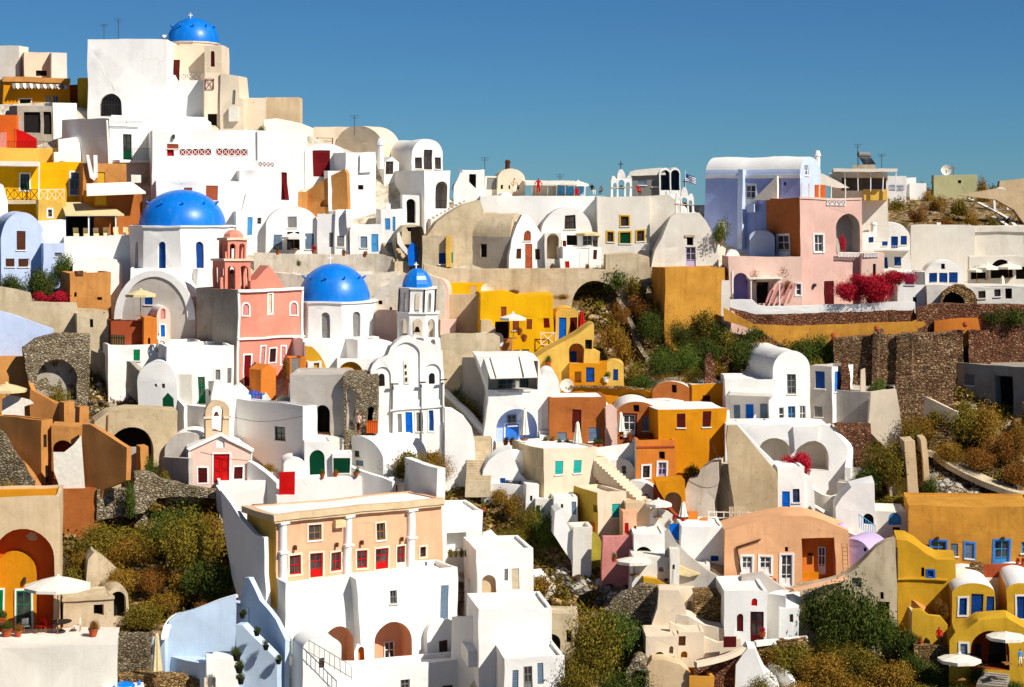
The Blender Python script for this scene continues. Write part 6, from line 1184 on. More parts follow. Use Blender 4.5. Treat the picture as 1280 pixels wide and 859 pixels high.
wall('stone kerb wall under the mustard stair wall', [(1140, 824), (1142, 806), (1182, 806), (1200, 818), (1196, 824)], c='*golden', dd=-2.6, t=.6); kerb('white curved path edge left of the low cream parasol', [(1158, 822), (1170, 816), (1184, 818), (1196, 824)], h=.5, t=.5, dd=-2.5)
bush(1178, 776, 22, 40, 'rust', 'red-brown climber between the mustard wing and the mustard house', dd=-5)
# ================================================================ lower left: orange complex, pink chapel
h = H('orange-tan wall block with a low railing at the left edge under the rubble', -10, 38, 447, 500, c='tan', dd=-2.6, dp=3, par=.05)
umbrella(8, 479, 520, 52, 'tan parasol at the left edge of the orange terrace', D0(8, 525) - 5, 'tancanvas'); bush(14, 452, 26, 18, 'dark', 'spiky dark palm-like plant on the orange-tan block', dd=-4)
wall('white canvas awning sheets over the orange terrace', [(0, 522), (3, 500), (12, 494), (38, 500), (42, 504), (30, 508), (32, 522)], th=-4, c='=canvas', dd=-5, t=.4, name='awning', cat='awning')
wall('rust stair wall falling from the rubble arch', [(36, 528), (38, 486), (50, 492), (74, 506), (75, 528)], th=-24, c='sienna', dd=-4, t=.5); kerb('tan coping winding along the rust stair wall', [(38, 478), (44, 488), (60, 496), (78, 506)], h=.5, t=.4, c='tan', dd=-6)
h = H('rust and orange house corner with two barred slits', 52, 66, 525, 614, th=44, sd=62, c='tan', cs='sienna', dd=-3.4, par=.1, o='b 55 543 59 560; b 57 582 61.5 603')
h = wall('orange wall with a low arch above the white canvas', [(65, 614), (65, 531), (100, 534), (101, 614)], th=-4, c='tan', dd=-2.8, t=3, o='an 66 551 92 600 brick @1.6', name='wall', one=False)
wall('white canvas sail stretched down in a triangle', [(67, 566), (80, 566), (92, 556), (101, 544), (104, 575), (106, 612), (76, 612), (68, 590)], th=-8, c='=canvas', dd=-4.8, t=.08, name='sail', cat='awning', ext=0)
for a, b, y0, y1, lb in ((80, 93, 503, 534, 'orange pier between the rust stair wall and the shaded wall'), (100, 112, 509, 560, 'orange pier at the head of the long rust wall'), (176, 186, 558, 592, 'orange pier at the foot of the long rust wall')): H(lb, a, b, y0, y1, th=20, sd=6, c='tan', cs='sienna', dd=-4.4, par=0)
wall('long rust coloured wall sloping down right of the sail', [(101, 625), (103, 530), (112, 530), (135, 545), (158, 560), (158, 600), (130, 612)], yb=625, th=-46, c='sienna', dd=-5.8, t=.5); H('dusty grey-pink panel beside the foot of the long rust wall', 158, 177, 560, 596, th=-14, c='grey', dd=-2.2, dp=.4, par=0)
H('dusty grey panel behind the orange pier', 92, 101, 512, 530, th=-14, c='grey', dd=-4.2, dp=.4, par=0)
wall('tan-orange low wall along the lower edge of the orange complex', [(42, 640), (42, 612), (123, 610), (124, 640)], th=-8, c='rust', dd=-2.4, t=.8); bush(122, 612, 40, 36, 'dark', 'dark brown-green shrub in the shade of the long rust wall', dd=-4)
wall('dark stone bank at the left edge with an orange rim', [(-12, 630), (-12, 535), (2, 540), (14, 560), (28, 580), (42, 604), (42, 630)], th=-10, c='*grey', dd=-5.2, t=.6); kerb('orange rim curving along the dark stone bank', [(0, 536), (8, 550), (16, 566), (32, 582), (44, 600), (50, 612)], h=.4, t=.5, c='tan', dd=-7); bush(10, 622, 60, 30, 'brown', 'brown shrub heaped against the dark stone bank', dd=-7.4)
h = wall('long cream rubble wall with a wide dark stone arch', [(118, 600), (119, 528), (135, 516), (160, 512), (190, 512), (222, 514), (224, 600)], th=3, t=4, c='beige', dd=-2.6, o='ao 136 535 192 596 @3', one=False); h.add('rib', 134, 520, 136, 548, '=wood', (-.1, .02))
for x, y, a, b, k in ((190, 600, 24, 50, 'green'), (205, 604, 20, 20, 'olive'), (163, 640, 26, 50, 'green')): bush(x, y, a, b, k, 'tall bright green weed in front of the stone arch', group='weeds before the stone arch', dd=-4)
wall('low dry stone wall between the arch and the pink chapel', [(120, 646), (121, 612), (168, 610), (170, 592), (184, 588), (200, 598), (225, 606), (275, 614), (275, 624), (225, 622), (198, 622), (180, 640)], yb=646, th=-3, c='*pale', ext=.3, dd=-1.2, t=.8)
H('tall stone gatepost on the low dry stone wall', 169, 184, 589, 622, c='*pale', dd=-3, dp=1, par=0)
ch = H('small pink chapel with a red door, white trim and a stone bell arch', 236, 315, 543, 606, th=8, sd=34, c='pinkf', cs='grey', cr='white', top='gable', ys=562, dd=-3, ext=.8, o='d 267 567 287 603 red +white; s 247 585 259 603 maroon +white; s 293 583 304 598 maroon +white; an 270 547 281 559 white @.15', dp=8)
for p in ([(233, 562), (276, 541), (276, 545), (236, 565)], [(276, 541), (318, 561), (316, 565), (276, 545)]): ch.add('eave', 0, 0, 0, 0, 'white', (-.2, .3), pts=p)
for x0 in (235, 313.5): ch.add('pilaster', x0, 563, x0 + 2, 606, 'white', (-.06, .02))
d = fixroot('bell_arch', 'cream stone bell arch on the small pink chapel', 'bell arch', ch.fr.Rm @ Vector((0, 0, 0)) + ch.fr.P, ch.fr.th); m = MB(); a0, a1, z0, z1 = ch.rect(257, 501, 286, 546, 'F', 1); pts = arch((a0 * .72 + a1 * .28), (a0 * .28 + a1 * .72), z0 + .4, z1 - .5); ol = arch(a0, a1, z0 - .8, z1); n = len(ol)
for yy in (1, 1.9): poly_face(m, ol, [dict(p=pts, d=.9 if yy == 1 else 0, thru=True)], lambda a, z, h, yy=yy: (a, yy + h, z))
m.add([(a, 1, z) for a, z in ol] + [(a, 1.9, z) for a, z in ol], [(k, (k + 1) % n, n + (k + 1) % n, n + k) for k in range(n)]); m.box(a0 - .12, a1 + .12, .9, 2.0, z0 + 1.25, z0 + 1.5) if 0 else None; m.build('arch', M('tan' if 0 else 'creamd'), d)
m = MB(); m.box(a0 - .15, a0 + .5, .9, 2.0, (z0 + z1) / 2, (z0 + z1) / 2 + .18); m.box(a1 - .5, a1 + .15, .9, 2.0, (z0 + z1) / 2, (z0 + z1) / 2 + .18); m.build('moulding', M('cream'), d)
m = MB(); m.lathe([(.02, .35), (.12, .3), (.2, .08), (.28, 0)], ((a0 + a1) / 2, 1.45, (z0 + z1) / 2 + .2), 12); m.build('bell', plain('brownf', .4), d, smooth=True)
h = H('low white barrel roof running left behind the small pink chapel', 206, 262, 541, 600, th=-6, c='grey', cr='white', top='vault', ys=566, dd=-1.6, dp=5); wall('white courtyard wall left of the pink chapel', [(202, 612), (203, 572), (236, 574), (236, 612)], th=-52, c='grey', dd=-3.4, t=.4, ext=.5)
H('grey shaded wall panel behind the bell arch', 222, 256, 508, 545, th=-50, c='white', dd=-2.2, dp=3, par=.1)
h = H('big blank white house in shade with one dark green window', 286, 379, 508, 596, th=-50, sd=18, c='white', dd=-1.6, o='w 343 534 356 551 dkgreen', par=.25)
h = H('white block with a green arched door', 381, 416, 553, 602, th=4, c='white', dd=-3, dp=4, par=.1, o='ad 387 563 406 593 dkgreen'); pot(403, 598, 8, 'pot plant beside the green arched door', D0(403, 602) - 4)
h = H('white box with a dark green panelled front', 416, 441, 568, 602, th=3, c='white', dd=-3.1, dp=3, par=.05, o='s 417 573 438.5 592 dkgreen')
h = H('grey shaded vault front with two tiny windows right of the green panelled box', 417, 480, 549, 604, th=-48, c='white', top='vault', ys=578, dd=-1.4, dp=5, o='w 443 563 449 571 dark; s 444 575 454 582 bluegr')
wall('white wall under the gallery with a rounded shoulder', [(360, 572), (360, 556), (380, 548), (400, 545), (432, 548), (450, 552), (470, 556), (480, 575), (480, 585), (360, 585)], c='offw', dd=-1.2, t=3)
H('white round-topped block beside the green arched door', 355, 382, 572, 604, c='white', top='vault', ys=580, dd=-3.4, dp=3); kerb('white stair wall descending right of the pink chapel', [(312, 575), (325, 582), (340, 594), (350, 604)], h=1.2, t=.5, dd=-4.6); bush(334, 588, 26, 12, 'brown', 'dry brown plants behind the white stair wall', dd=-4)
kerb('thin white wall edge from the grey vault to the terrace', [(438, 582), (460, 590), (480, 597), (492, 602)], h=.8, t=.5, dd=-4.4)
h = wall('white shoulder wall with a stepped niche right of the tall white church', [(556, 600), (556, 510), (566, 512), (580, 522), (590, 536), (594, 552), (596, 600)], th=4, c='white', dd=-1.0, t=1.5); h = H('small white shrine niche beside the church door', 551, 570, 527, 558, c='white', top='gable', ys=534, dd=-4, dp=1, o='an 554 534 565 550 beige @.3')
kerb('long white stair wall dropping beside the tall white church', [(556, 486), (570, 500), (585, 514), (600, 530), (618, 548)], h=.8, t=.4, dd=-2.6); stairs('weathered stone stairway beside the tall white church', 597, 604, 600, 545, 2.0, 18, 'weather', dd=-3); stairs('upper flight of the weathered stairway beside the church', 606, 548, 560, 492, 1.4, 20, 'weather', dd=-1.6)
kerb('white wall edging the bank below the weathered stairway', [(560, 560), (580, 572), (592, 590), (600, 606), (630, 622), (650, 634), (672, 650), (690, 665)], h=.5, t=.4, dd=-.6)
for x, y, a, b, k in ((510, 596, 60, 42, 'olive'), (545, 598, 56, 44, 'brown'), (486, 590, 40, 34, 'brown')): bush(x, y, a, b, k, {510: 'middle olive bush below the tall white church door', 545: 'brown-green bush at the right below the tall white church', 486: 'small brown bush at the left below the tall white church'}[x], dd=-3)
# ================================================================ main house with the peach front
mh = H('large peach house front with white columns, red doors and red windows', 345, 552, 643, 728, th=29, sd=37, c='peach', cs='lyellow', cr='white', D=151.5, dp=8, par=.1, tw=.3, ext=6,
  o='w 386 656 401 675 wood +cream; w 470.5 654 481 675 wood +cream; w 362 694 376 718 red +cream; D 387 691 403 726 red +cream; w 413.5 690 427 714 red +cream; w 446.5 688 459 711 red +cream; D 469 685 485 718 red +cream; w 496.5 683 507 708 red +cream; w 525 684 532 696 maroon +cream')
z1 = mh.zt; m = MB(); m.box(-.45, mh.W, -.45, 0, z1 - .42, z1 + .05); m.box(-.35, mh.W, -.35, 0, z1 - .6, z1 - .42); m.box(-.45, 0, 0, mh.dp, z1 - .42, z1 + .05); m.build('cornice', M('creamd'), mh.root)
for cx_ in (353, 434, 513):
    a, _ = mh.fr.loc(cx_, 700); m = MB(); m.tube((a, -.1, -.3), (a, -.1, z1 - .6), .32, n=16); m.box(a - .42, a + .42, -.5, .1, z1 - .75, z1 - .58); m.box(a - .4, a + .4, -.48, .1, z1 * .42, z1 * .42 + .15); m.build('column', M('white'), mh.root, smooth=False)
for x, y in ((368, 685), (419, 681), (451, 679), (501, 675), (530, 705)): a, z = mh.fr.loc(x, y); m = MB(); m.box(a - .1, a + .1, -.3, -.1, z - .1, z + .22); m.box(a - .03, a + .03, -.15, .0, z + .1, z + .16); m.build('wall_lamp', plain('brownf', .4), mh.root)
a, z = mh.fr.loc(422, 654); m = MB(); m.box(a - .45, a + .45, -.4, 0, z - .25, z + .3); m.build('air_conditioner', plain('tancanvas', .5), mh.root)
h = H('tall white pilaster block at the right end of the peach front', 546, 556, 586, 715, th=20, c='white', dd=.8, dp=8, par=0, D=160.5)
# roof terraces
h = H('white rooftop terrace wall with a curved left sweep above the peach house', 274, 352, 602, 645, th=4, c='white', dd=-.6, dp=5, par=.2); g = H('bright red wooden gate standing in the rooftop terrace wall', 349, 368.5, 590, 620, c='=red', dd=-4.6, dp=.1, par=0, name='gate', cat='gate', ext=0, one=True)
H('white step block under the red rooftop gate', 346, 372, 619, 640, c='white', dd=-3.0, dp=1, par=0)
h = H('white rooftop panel wall right of the red gate', 368, 452, 598, 634, th=4, c='white', dd=-1.4, dp=4, par=.2); h = wall('grey shaded rooftop wall before the small red door', [(448, 634), (458, 600), (486, 596), (486, 626)], yb=634, th=-50, c='white', dd=-1, t=.5)
h = H('white rooftop wall with a small red door under a round hood', 484, 534, 598, 628, th=4, c='white', dd=-.6, dp=3, par=.1, o='s 487 605 496.5 621 red'); h.add('hood', 484, 596, 499, 606, 'white', (-.3, .02), ar=True)
h = H('white stair block with faint steps beside the tall pilaster', 530, 548, 586, 625, th=20, c='white', dd=-1.4, dp=3, par=.1)
wall('white low roof edge strip behind the red gate', [(330, 604), (352, 598), (480, 592), (534, 590), (534, 600), (330, 606)], yb=606, c='white', dd=1.5, t=3)
# left stair flank
wall('long white stair flank wall descending at the left of the peach house', [(276, 612), (300, 648), (318, 668), (330, 672), (332, 745), (300, 745), (290, 720), (280, 660)], yb=745, th=-62, c='white', D=151.3, t=.35)
kerb('white top edge of the long stair flank', [(274, 606), (288, 628), (302, 650), (312, 664), (322, 668)], h=.6, t=.5, dd=-5.5); stairs('pinkish steps inside the upper stair flank', 322, 672, 300, 636, 1.7, 12, 'offw', dd=-4.5)
h = wall('tall white stair flank with a pointed arch under the peach house', [(322, 790), (322, 690), (326, 682), (336, 680), (341, 690), (350, 716), (357, 738), (364, 775), (376, 806), (376, 830), (340, 800)], yb=830, th=-58, c='white', dd=-1.2, t=.4)
stairs('white lower steps between the blue court and the arches', 375, 800, 338, 738, 1.3, 20, 'white', dd=-5.4)
# lower white body
lb = H('great white lower storey with two tall arches under the peach front', 357, 572, 728, 856, th=20, sd=0, c='white', D=149.8, dp=4, par=.4, ext=6,
  o='an 403 783 443 850 peach @1.6; an 448.5 808 456.5 838 orange @.4; an 469 777 515 845 peach @2; w 487 738 495.5 755 greyw; s 551 733 560.5 775 bluegr')
lb.back('w 480 801 493 824 white; s 502 799 511 836 bluegr', 2)
lb.add('fin', 440, 724, 455, 812, 'white', (-1.2, .02), pts=[(444, 724), (454, 722), (456, 806), (452, 806)])
h = H('white box wing with a curved shoulder and an iron stair rail below the left arch', 378, 428, 797, 870, th=18, c='white', dd=-3.6, top='vault', ys=812, dp=2.4, o='w 399 822 406.5 835 brownf'); f = fixroot('stair_rail', 'grey metal stair railing before the left tall arch', 'railing', ray(386, 818) * (D0(386, 850) - 6.2), .2); m = MB()
for j in range(9): m.box(j * .38 - .02, j * .38 + .02, -.02, .02, -.24 * j, 1 - .24 * j)
m.build('balusters', plain('greyw'), f); m = MB(); m.tube((0, 0, 1), (3.05, 0, -.92), .03); m.tube((0, 0, .15), (3.05, 0, -1.77), .03); m.build('handrail', plain('greyw'), f)
h = H('white vaulted kiosk with one cross-barred window right of the tall arches', 535, 570, 777, 832, th=24, sd=20, c='white', top='vault', ys=792, dd=-2.8, o='w 550 801 561 816 brownf', dp=4)
H('grey shaded wall panel between the tall arch and the vaulted kiosk', 512, 536, 794, 836, th=-50, c='white', dd=-2.4, dp=2, par=0)
h = H('white flat-fronted strip house along the bottom with two low windows', 372, 640, 841, 885, th=14, c='white', D=147.8, dp=2.6, par=.35, o='s 581 856 600 870 bluegr; w 553 857 566 868 brownf; w 500 850 512 862 greyw')
# right outbuildings of the main house
h = H('white house with a shaded terrace recess and aloes, right of the pilaster', 556, 603, 640, 705, th=12, c='white', dd=-.6, dp=6, par=.2, o='n 558 667 583 690 white @1; d 593 675 598.5 691 wood'); wall('white curved stepped wall right of the terrace recess', [(600, 705), (604, 668), (614, 664), (622, 672), (630, 680), (640, 684), (645, 705)], c='white', dd=-1, t=.5)
for x in (563, 570, 577, 584): bush(x, 693, 9, 12, 'olive', 'spiky aloe on the white terrace edge', 'aloe', 'aloe', 'aloes on the terrace edge', dd=-4)
h = H('white house with a cream arched doorway and weathered windows', 596, 666, 688, 752, th=10, sd=0, c='white', dd=-3, dp=6, par=.2, o='an 602 719 620 745 creamd @.4; s 640 711 648.5 738 weather; s 631 711 635.5 726 greyw'); H('white terraced block with a curved top left of the arched doorway', 562, 600, 698, 745, th=10, c='white', dd=-1.8, dp=5, par=.15)
h = wall('white parapet stepping down to a rounded terrace', [(580, 765), (582, 722), (592, 732), (612, 746), (640, 748), (654, 750), (658, 765)], th=6, c='white', dd=-2.6, t=.5); h = H('pale yellow-floored terrace deck behind the parapet', 592, 662, 760, 776, c='creamd', dd=-2, dp=4, par=0)
f = fixroot('railing', 'thin metal railing at the terrace door', 'railing', ray(571, 768) * (D0(571, 775) - 3.6), .3); m = MB()
for q in (((0, 0, 0), (0, 0, 1.6)), ((1.2, 0, .1), (1.2, 0, 1.7)), ((0, 0, 1.6), (1.2, 0, 1.7)), ((0, 0, .9), (1.2, 0, 1))): m.tube(*q, .03, n=5)
m.build('bars', plain('brownf'), f)
h = H('big blank white block with a single small window, bottom centre', 598, 690, 762, 845, th=8, c='white', dd=-1.6, dp=6, par=.2, o='s 647 814 653.5 826 greyw'); wall('grey shaded stair recess beside the big blank block', [(565, 838), (565, 771), (610, 772), (612, 788), (596, 796), (596, 838)], yb=838, th=-50, c='white', dd=-.8, t=.5)
stairs('white zigzag steps in the shaded recess', 596, 812, 574, 780, 1.3, 8, 'white', dd=-4)
h = H('white house with three narrow windows at the bottom centre edge', 630, 706, 823, 880, th=8, c='white', dd=-2.4, dp=6, par=.2, o='s 640 837 648 862 bluegr; D 654.5 833 665.5 864 greyw; s 672 830 679.5 856 bluegr')
stairs('small white steps on the brown bank', 688, 736, 668, 712, 1, 8, 'white', dd=-1)
# pale blue court
wall('tall pale blue court wall with stepping pots, left of the main stair', [(296, 900), (296, 790), (300, 750), (306, 722), (312, 722), (324, 750), (344, 775), (356, 800), (358, 900)], yb=900, th=-52, c='azure', dd=1.5, t=.4); kerb('white top edge of the pale blue court wall', [(306, 722), (318, 742), (332, 760), (346, 776), (360, 804)], h=.2, t=.5, dd=-6.6, down=.1)
h = wall('curved pale blue wall sweeping round the court', [(204, 859), (206, 792), (212, 776), (222, 768), (240, 762), (268, 752), (294, 745), (294, 815), (270, 830), (240, 828)], yb=859, th=-6, c='azure', dd=.4, t=.4); kerb('white rim of the curved pale blue wall', [(206, 796), (210, 780), (222, 768), (240, 762), (268, 752), (295, 744)], h=.15, t=.5, dd=-7, down=.05)
wall('pale blue stepped ledge at the foot of the court wall', [(296, 900), (295, 781), (303, 781), (315, 794), (330, 808), (346, 824), (347, 900)], yb=900, th=-20, c='azure', dd=.4, t=1)
H('blue inner court wall in shade', 278, 310, 760, 860, th=-52, c='azure', dd=1, dp=1, par=0); H('white square seat block in the pale blue court', 235, 280, 804, 832, th=-2, c='white', dd=-1.6, dp=2, par=0, cs='azure'); H('lower white step block in the pale blue court', 258, 298, 824, 870, th=2, sd=0, c='white', dd=-2.6, dp=2, par=0); H('blue-grey shaded base of the curved court wall', 204, 262, 832, 868, th=-50, c='azure', dd=-1.8, dp=1.5, par=0)
for i, (x, y) in enumerate(((304, 773), (322, 795), (333, 812), (348, 830))): pot(x, y, 9, 'dark potted plant on a step of the pale blue court, %s from the top' % ('first', 'second', 'third', 'fourth')[i], D0(x, 850) - 4.8, 'dark', 'dark')
for i, (x, y, s_) in enumerate(((296, 826, 13), (298, 842, 13), (300, 856, 11))): pot(x, y, s_, 'dark leafy pot at the foot of the blue court wall, %s of three' % ('top', 'middle', 'bottom')[i], D0(x, 859) - 5.4, 'dark', 'dark')
# ================================================================ bottom left
h = H('cream house with a giant orange arched alcove and a green door, bottom left', -14, 75, 620, 815, th=-2, c='creamd', cr='ochre', dd=-1.2, dp=6, par=.2, o='an -8 661 67 800 dorange @1.8')
h.add('alcove_wall', -8, 690, 46, 800, 'ochre', (1.2, 1.7), ar=True); h.back('D 20 738 39 790 green +white; s -6 738 3 790 green +white', 1.2); h.add('lamp', 29, 722, 32, 729, '=iron', (.9, 1.2))
wall('white terrace parapet curving along the bottom left', [(-12, 900), (-12, 816), (30, 808), (60, 804), (90, 803), (120, 798), (138, 790), (147, 788), (148, 900)], yb=900, th=12, c='white', dd=2.2, t=.6)
H('white terrace floor block behind the bottom left parapet', -12, 146, 806, 880, th=-2, c='offw', dd=-2.2, dp=6, par=0)
umbrella(72, 720, 806, 84, 'big white scalloped parasol on the bottom left terrace', D0(72, 812) - 5, 'canvas', sides=10, slope=.28)
m = MB(); tb = fixroot('table', 'dark round terrace table under the white scalloped parasol', 'table', ray(76, 790) * (D0(72, 812) - 4.6)); m.lathe([(0, .72), (.75, .72), (.75, .78), (0, .78)], n=20); m.build('tabletop', plain('dark'), tb); m = MB(); m.tube((0, 0, 0), (0, 0, .72), .05); m.lathe([(.35, 0), (.35, .05), (0, .05)]); m.build('leg', plain('iron'), tb)
def chair(px, py, label, rz, c='canvas', D=None):
    t = fixroot('chair', label, 'chair', ray(px, py) * D, rz, 'chairs on the bottom left terrace')
    m = MB(); m.box(-.24, .24, -.24, .24, .42, .47); m.build('seat', plain(c), t); m = MB(); m.box(-.24, .24, .2, .25, .5, .95); m.build('backrest', plain(c), t)
    for x in (-.21, .21):
        for y in (-.21, .21): m = MB(); m.tube((x, y, 0), (x, y, .42), .02, n=5); m.build('leg', plain('wood'), t)
for x, y, rz, c, lb in ((32, 790, .6, 'canvas', 'pale terrace chair left of the table under the big parasol'), (50, 790, -.4, 'red', 'chair with a red cover beside the pale one on the terrace'), (60, 791, 2.0, 'red', 'red covered chair nearest the parasol pole'), (96, 790, -1.5, 'canvas', 'pale chair right of the parasol pole')): chair(x, y, lb, rz, c, D0(72, 812) - 4.4 - (x % 3) * .3)
for x, y, s_, k, lb in ((8, 796, 26, 'dark', 'dark leafy pot plant at the bottom left corner'), (22, 796, 20, 'rust', 'reddish pot plant by the green door'), (116, 795, 24, 'rust', 'spiky red-green pot plant at the end of the parapet'), (2, 780, 22, 'dark', 'dark climbing pot plant at the left edge')): pot(x, y, s_ * .6, lb, D0(x, 815) - 5.6, k)
h = H('small stone hut with one square window behind the bottom left terrace', 80, 142, 748, 806, th=4, c='*pale' if 0 else 'weather', dd=-.6, dp=4, par=.05, o='o 117 755 129 769'); h.add('roof_edge', 78, 746, 143, 750, 'weather', (-.15, .02))
h = H('stone barrel vault with a dark open mouth behind the stone hut', 134, 161, 734, 790, th=10, sd=50, c='weather', top='vault', ys=748, dd=.6, dp=4, o='ao 137 739 158 772'); wall('orange low wall on the bottom left terrace', [(74, 800), (74, 785), (110, 786), (126, 790), (126, 800)], c='orange', dd=-3, t=.5)
wall('dark dry stone wall in shade right of the terrace', [(146, 880), (147, 792), (184, 794), (186, 880)], yb=880, th=-20, c='*grey', dd=1, t=1); closed_umbrella(196, 791, 850, 'tall cream folded parasol beside the pale blue court', D0(196, 850) - 4, 'tancanvas'); H('pale blue pier behind the folded parasol', 183, 206, 800, 850, th=-20, c='azure', dd=-1.2, dp=.6, par=0)
wall('rubble wall top along the bottom edge', [(148, 900), (148, 846), (190, 844), (240, 848), (300, 852), (310, 900)], yb=900, th=0, c='*golden', dd=.8, t=1.6)
for x, y, lb in ((255, 868, 'left'), (265, 866, 'right')): H('cream stubby post %s on the bottom rubble wall' % lb, x * 1.0, x + 4.5, 848, 870, c='cream', dd=-3, dp=.3, par=0, name='post', cat='post')
dm = H('white base of the little blue dome at the bottom edge', 128, 180, 866, 900, th=0, c='white', dd=-2, dp=4, par=0); dome(dm, 155, 868, 20, 16, 2)
# ================================================================ lower centre: courts below the teal shutters
h = wall('olive stained garden wall with a curved edge', [(735, 698), (735, 666), (742, 667), (750, 674), (755, 686), (758, 698)], th=4, c='olive', dd=-1.2, t=.5); h = H('faded pink courtyard wall with a green pot', 753, 792, 671, 706, th=10, c='pinkw', dd=-2.8, dp=.6, par=0, ext=2); pot(768, 703, 8, 'green pot plant before the faded pink wall', D0(768, 706) - 4)
wall('pale olive parapet behind the faded pink wall', [(748, 676), (746, 658), (760, 662), (790, 668), (792, 676)], c='pistach', dd=-1.6, t=2.5); H('orange box shed beside the olive wall', 738, 749, 655, 670, c='dorange', dd=-2, dp=1.5, par=0)
h = H('narrow peach house with red shutters below the cream stairway', 778, 796, 640, 686, th=10, c='peach', dd=-2.8, dp=2, par=.05, o='s 780 654 785 667 red; s 792 658 795.5 674 maroon'); wall('white narrow house front on the bank below the teal houses', [(692, 668), (693, 640), (700, 636), (712, 662), (720, 670), (734, 664), (734, 705)], th=4, c='white', dd=-1.2, t=3); H('white terrace block under the olive parapet', 716, 740, 660, 700, c='offw', dd=-2, dp=3)
h = H('white house front with a low dark arch right of the pink court', 792, 832, 668, 716, th=4, c='white', dd=-2.8, dp=4, par=.1, o='ao 793 684 816 698'); H('white upper block above the low dark arch', 796, 832, 650, 680, c='white', dd=-1.8, dp=3)
wall('pale grey swooping stair wall from the blue gate down to the right', [(831, 664), (836, 662), (846, 678), (862, 694), (884, 712), (910, 728), (935, 738), (935, 744), (880, 742), (846, 742), (832, 720)], yb=744, th=2, c='grey', dd=-2.4, t=.4); stairs('grey steps behind the swooping stair wall', 920, 726, 850, 676, 1.4, 26, 'weather', dd=-3.4)
g = H('bright blue wooden gate leaning at the head of the grey steps', 838, 851, 657, 676, c='=blue', dd=-4.8, dp=.4, par=0, name='gate', cat='gate', ext=0, one=True)
h = H('white house with a dark blue shutter between the steps and the apricot house', 852, 906, 658, 722, th=6, c='white', dd=-2, dp=5, par=.1, o='s 888 695 898 702 dkblue; v 857 661 859 663'); h = H('two small orange gateposts above the blue-shuttered house', 860, 872, 640, 662, c='orange', dd=-3.6, dp=.6, par=0, name='gatepost', cat='gatepost'); h.root['label'] = 'wide orange gatepost left of the fence'; H('narrow orange gatepost left of the white fence', 876, 885, 648, 664, c='orange', dd=-3.8, dp=.6, par=0, name='gatepost', cat='gatepost')
wall('brick orange ramp wall above the gateposts', [(852, 660), (853, 626), (858, 628), (870, 650), (872, 660)], c='peach', dd=-3.2, t=.5)
# cream ruins row
wall('curved dry stone wall of dense pale stones, bottom centre', [(762, 788), (764, 752), (776, 742), (800, 732), (822, 734), (824, 748), (818, 770), (804, 788)], yb=788, th=-4, c='*pale', dd=-1.2, t=1)
h = H('pitted cream dovecote wall with small holes', 790, 848, 696, 745, th=4, c='offw', dd=-2.6, dp=4, par=.05, o='an 824 708 830 714 weather @.2; an 836 704 841 712 weather @.2; v 831 723 836 727; v 839 700 841 704'); wall('ochre stained roof slope under the pitted dovecote', [(804, 734), (804, 722), (820, 724), (842, 735), (842, 738), (812, 738)], c='mustard', dd=-4, t=1)
h = H('narrow cream tower house left of the yellow-green awning', 838, 850, 686, 750, c='offw', dd=-2.9, dp=2, par=.05, o='v 841 706 844 712'); h = H('cream house with an awning and two dark windows', 848, 888, 706, 742, th=4, c='offw', dd=-2.2, dp=4, par=.1, o='o 848 722 856 738; o 834 722 836 730')
wall('cream sagging sunshade over the cream house', [(846, 718), (848, 706), (862, 712), (876, 718), (862, 722)], yb=722, c='=tancanvas', dd=-5, t=1.2, name='sunshade', cat='awning', ext=0); umbrella(792, 696, 720, 44, 'cream flat parasol above the sloping rubble wall', D0(792, 722) - 5, 'canvas', slope=.2)
wall('pinkish cream curved wall under the dovecote', [(808, 800), (815, 780), (822, 760), (824, 738), (848, 738), (856, 760), (862, 800)], yb=800, th=2, c='cream', dd=-2, t=2)
h = H('golden dry stone house wall with a rounded window', 868, 906, 744, 788, th=2, c='*golden', dd=-2, dp=3, par=0); H('cream block with a round niche left of the golden stone wall', 845, 872, 742, 776, c='cream', dd=-2.2, dp=3, par=0, o='an 859 752 866 768 weather @.3'); bush(852, 770, 18, 22, 'brown', 'golden dry bush on the cream block', dd=-5)
wall('white drift of collapsed plaster under the golden stone wall', [(838, 798), (842, 766), (860, 770), (880, 782), (905, 786), (916, 796), (905, 812), (870, 812)], yb=812, th=-8, c='chalk', dd=-2, t=2)
wc = H('small white chapel with a red arched window and a maroon door', 905, 959, 739, 806, th=6, c='white', dd=-2.6, dp=6, par=.15, o='ad 921 768 929 790 maroon; ad 939 749 946.5 758 red; D 938 765 955 806 maroon'); H('grey shaded flank of the small white chapel', 959, 982, 745, 800, th=-34, c='white', dd=-2.2, dp=2, par=.05)
h = H('white cottage with a stone gable and one small window right of the chapel', 974, 998, 760, 798, th=6, c='white', dd=-2.4, dp=3, par=.05, o='w 987 768 991.5 778 brownf'); wall('tan stone gable over the white cottage', [(974, 761), (974, 752), (986, 751), (998, 748), (998, 761)], c='*golden', dd=-2.2, t=1)
h = H('white terraced roofs behind the small white chapel', 900, 992, 722, 745, th=4, c='white', dd=-.8, dp=4, par=.2); wall('white slanted parapets below the apricot door', [(926, 735), (928, 722), (955, 718), (990, 742), (996, 750), (940, 745)], yb=750, c='grey', dd=-3.2, t=1)
kerb('white wall topping along the golden rubble below the chapel', [(944, 802), (965, 799), (990, 796), (1008, 795)], h=.3, t=.5, dd=-4, down=.05); wall('golden rubble wall below the small white chapel', [(946, 822), (946, 802), (1008, 797), (1008, 818)], yb=822, c='*golden', dd=-2, t=.6)
pot(953, 797, 9, 'red flowering pot by the maroon chapel door', D0(953, 806) - 5, 'red')
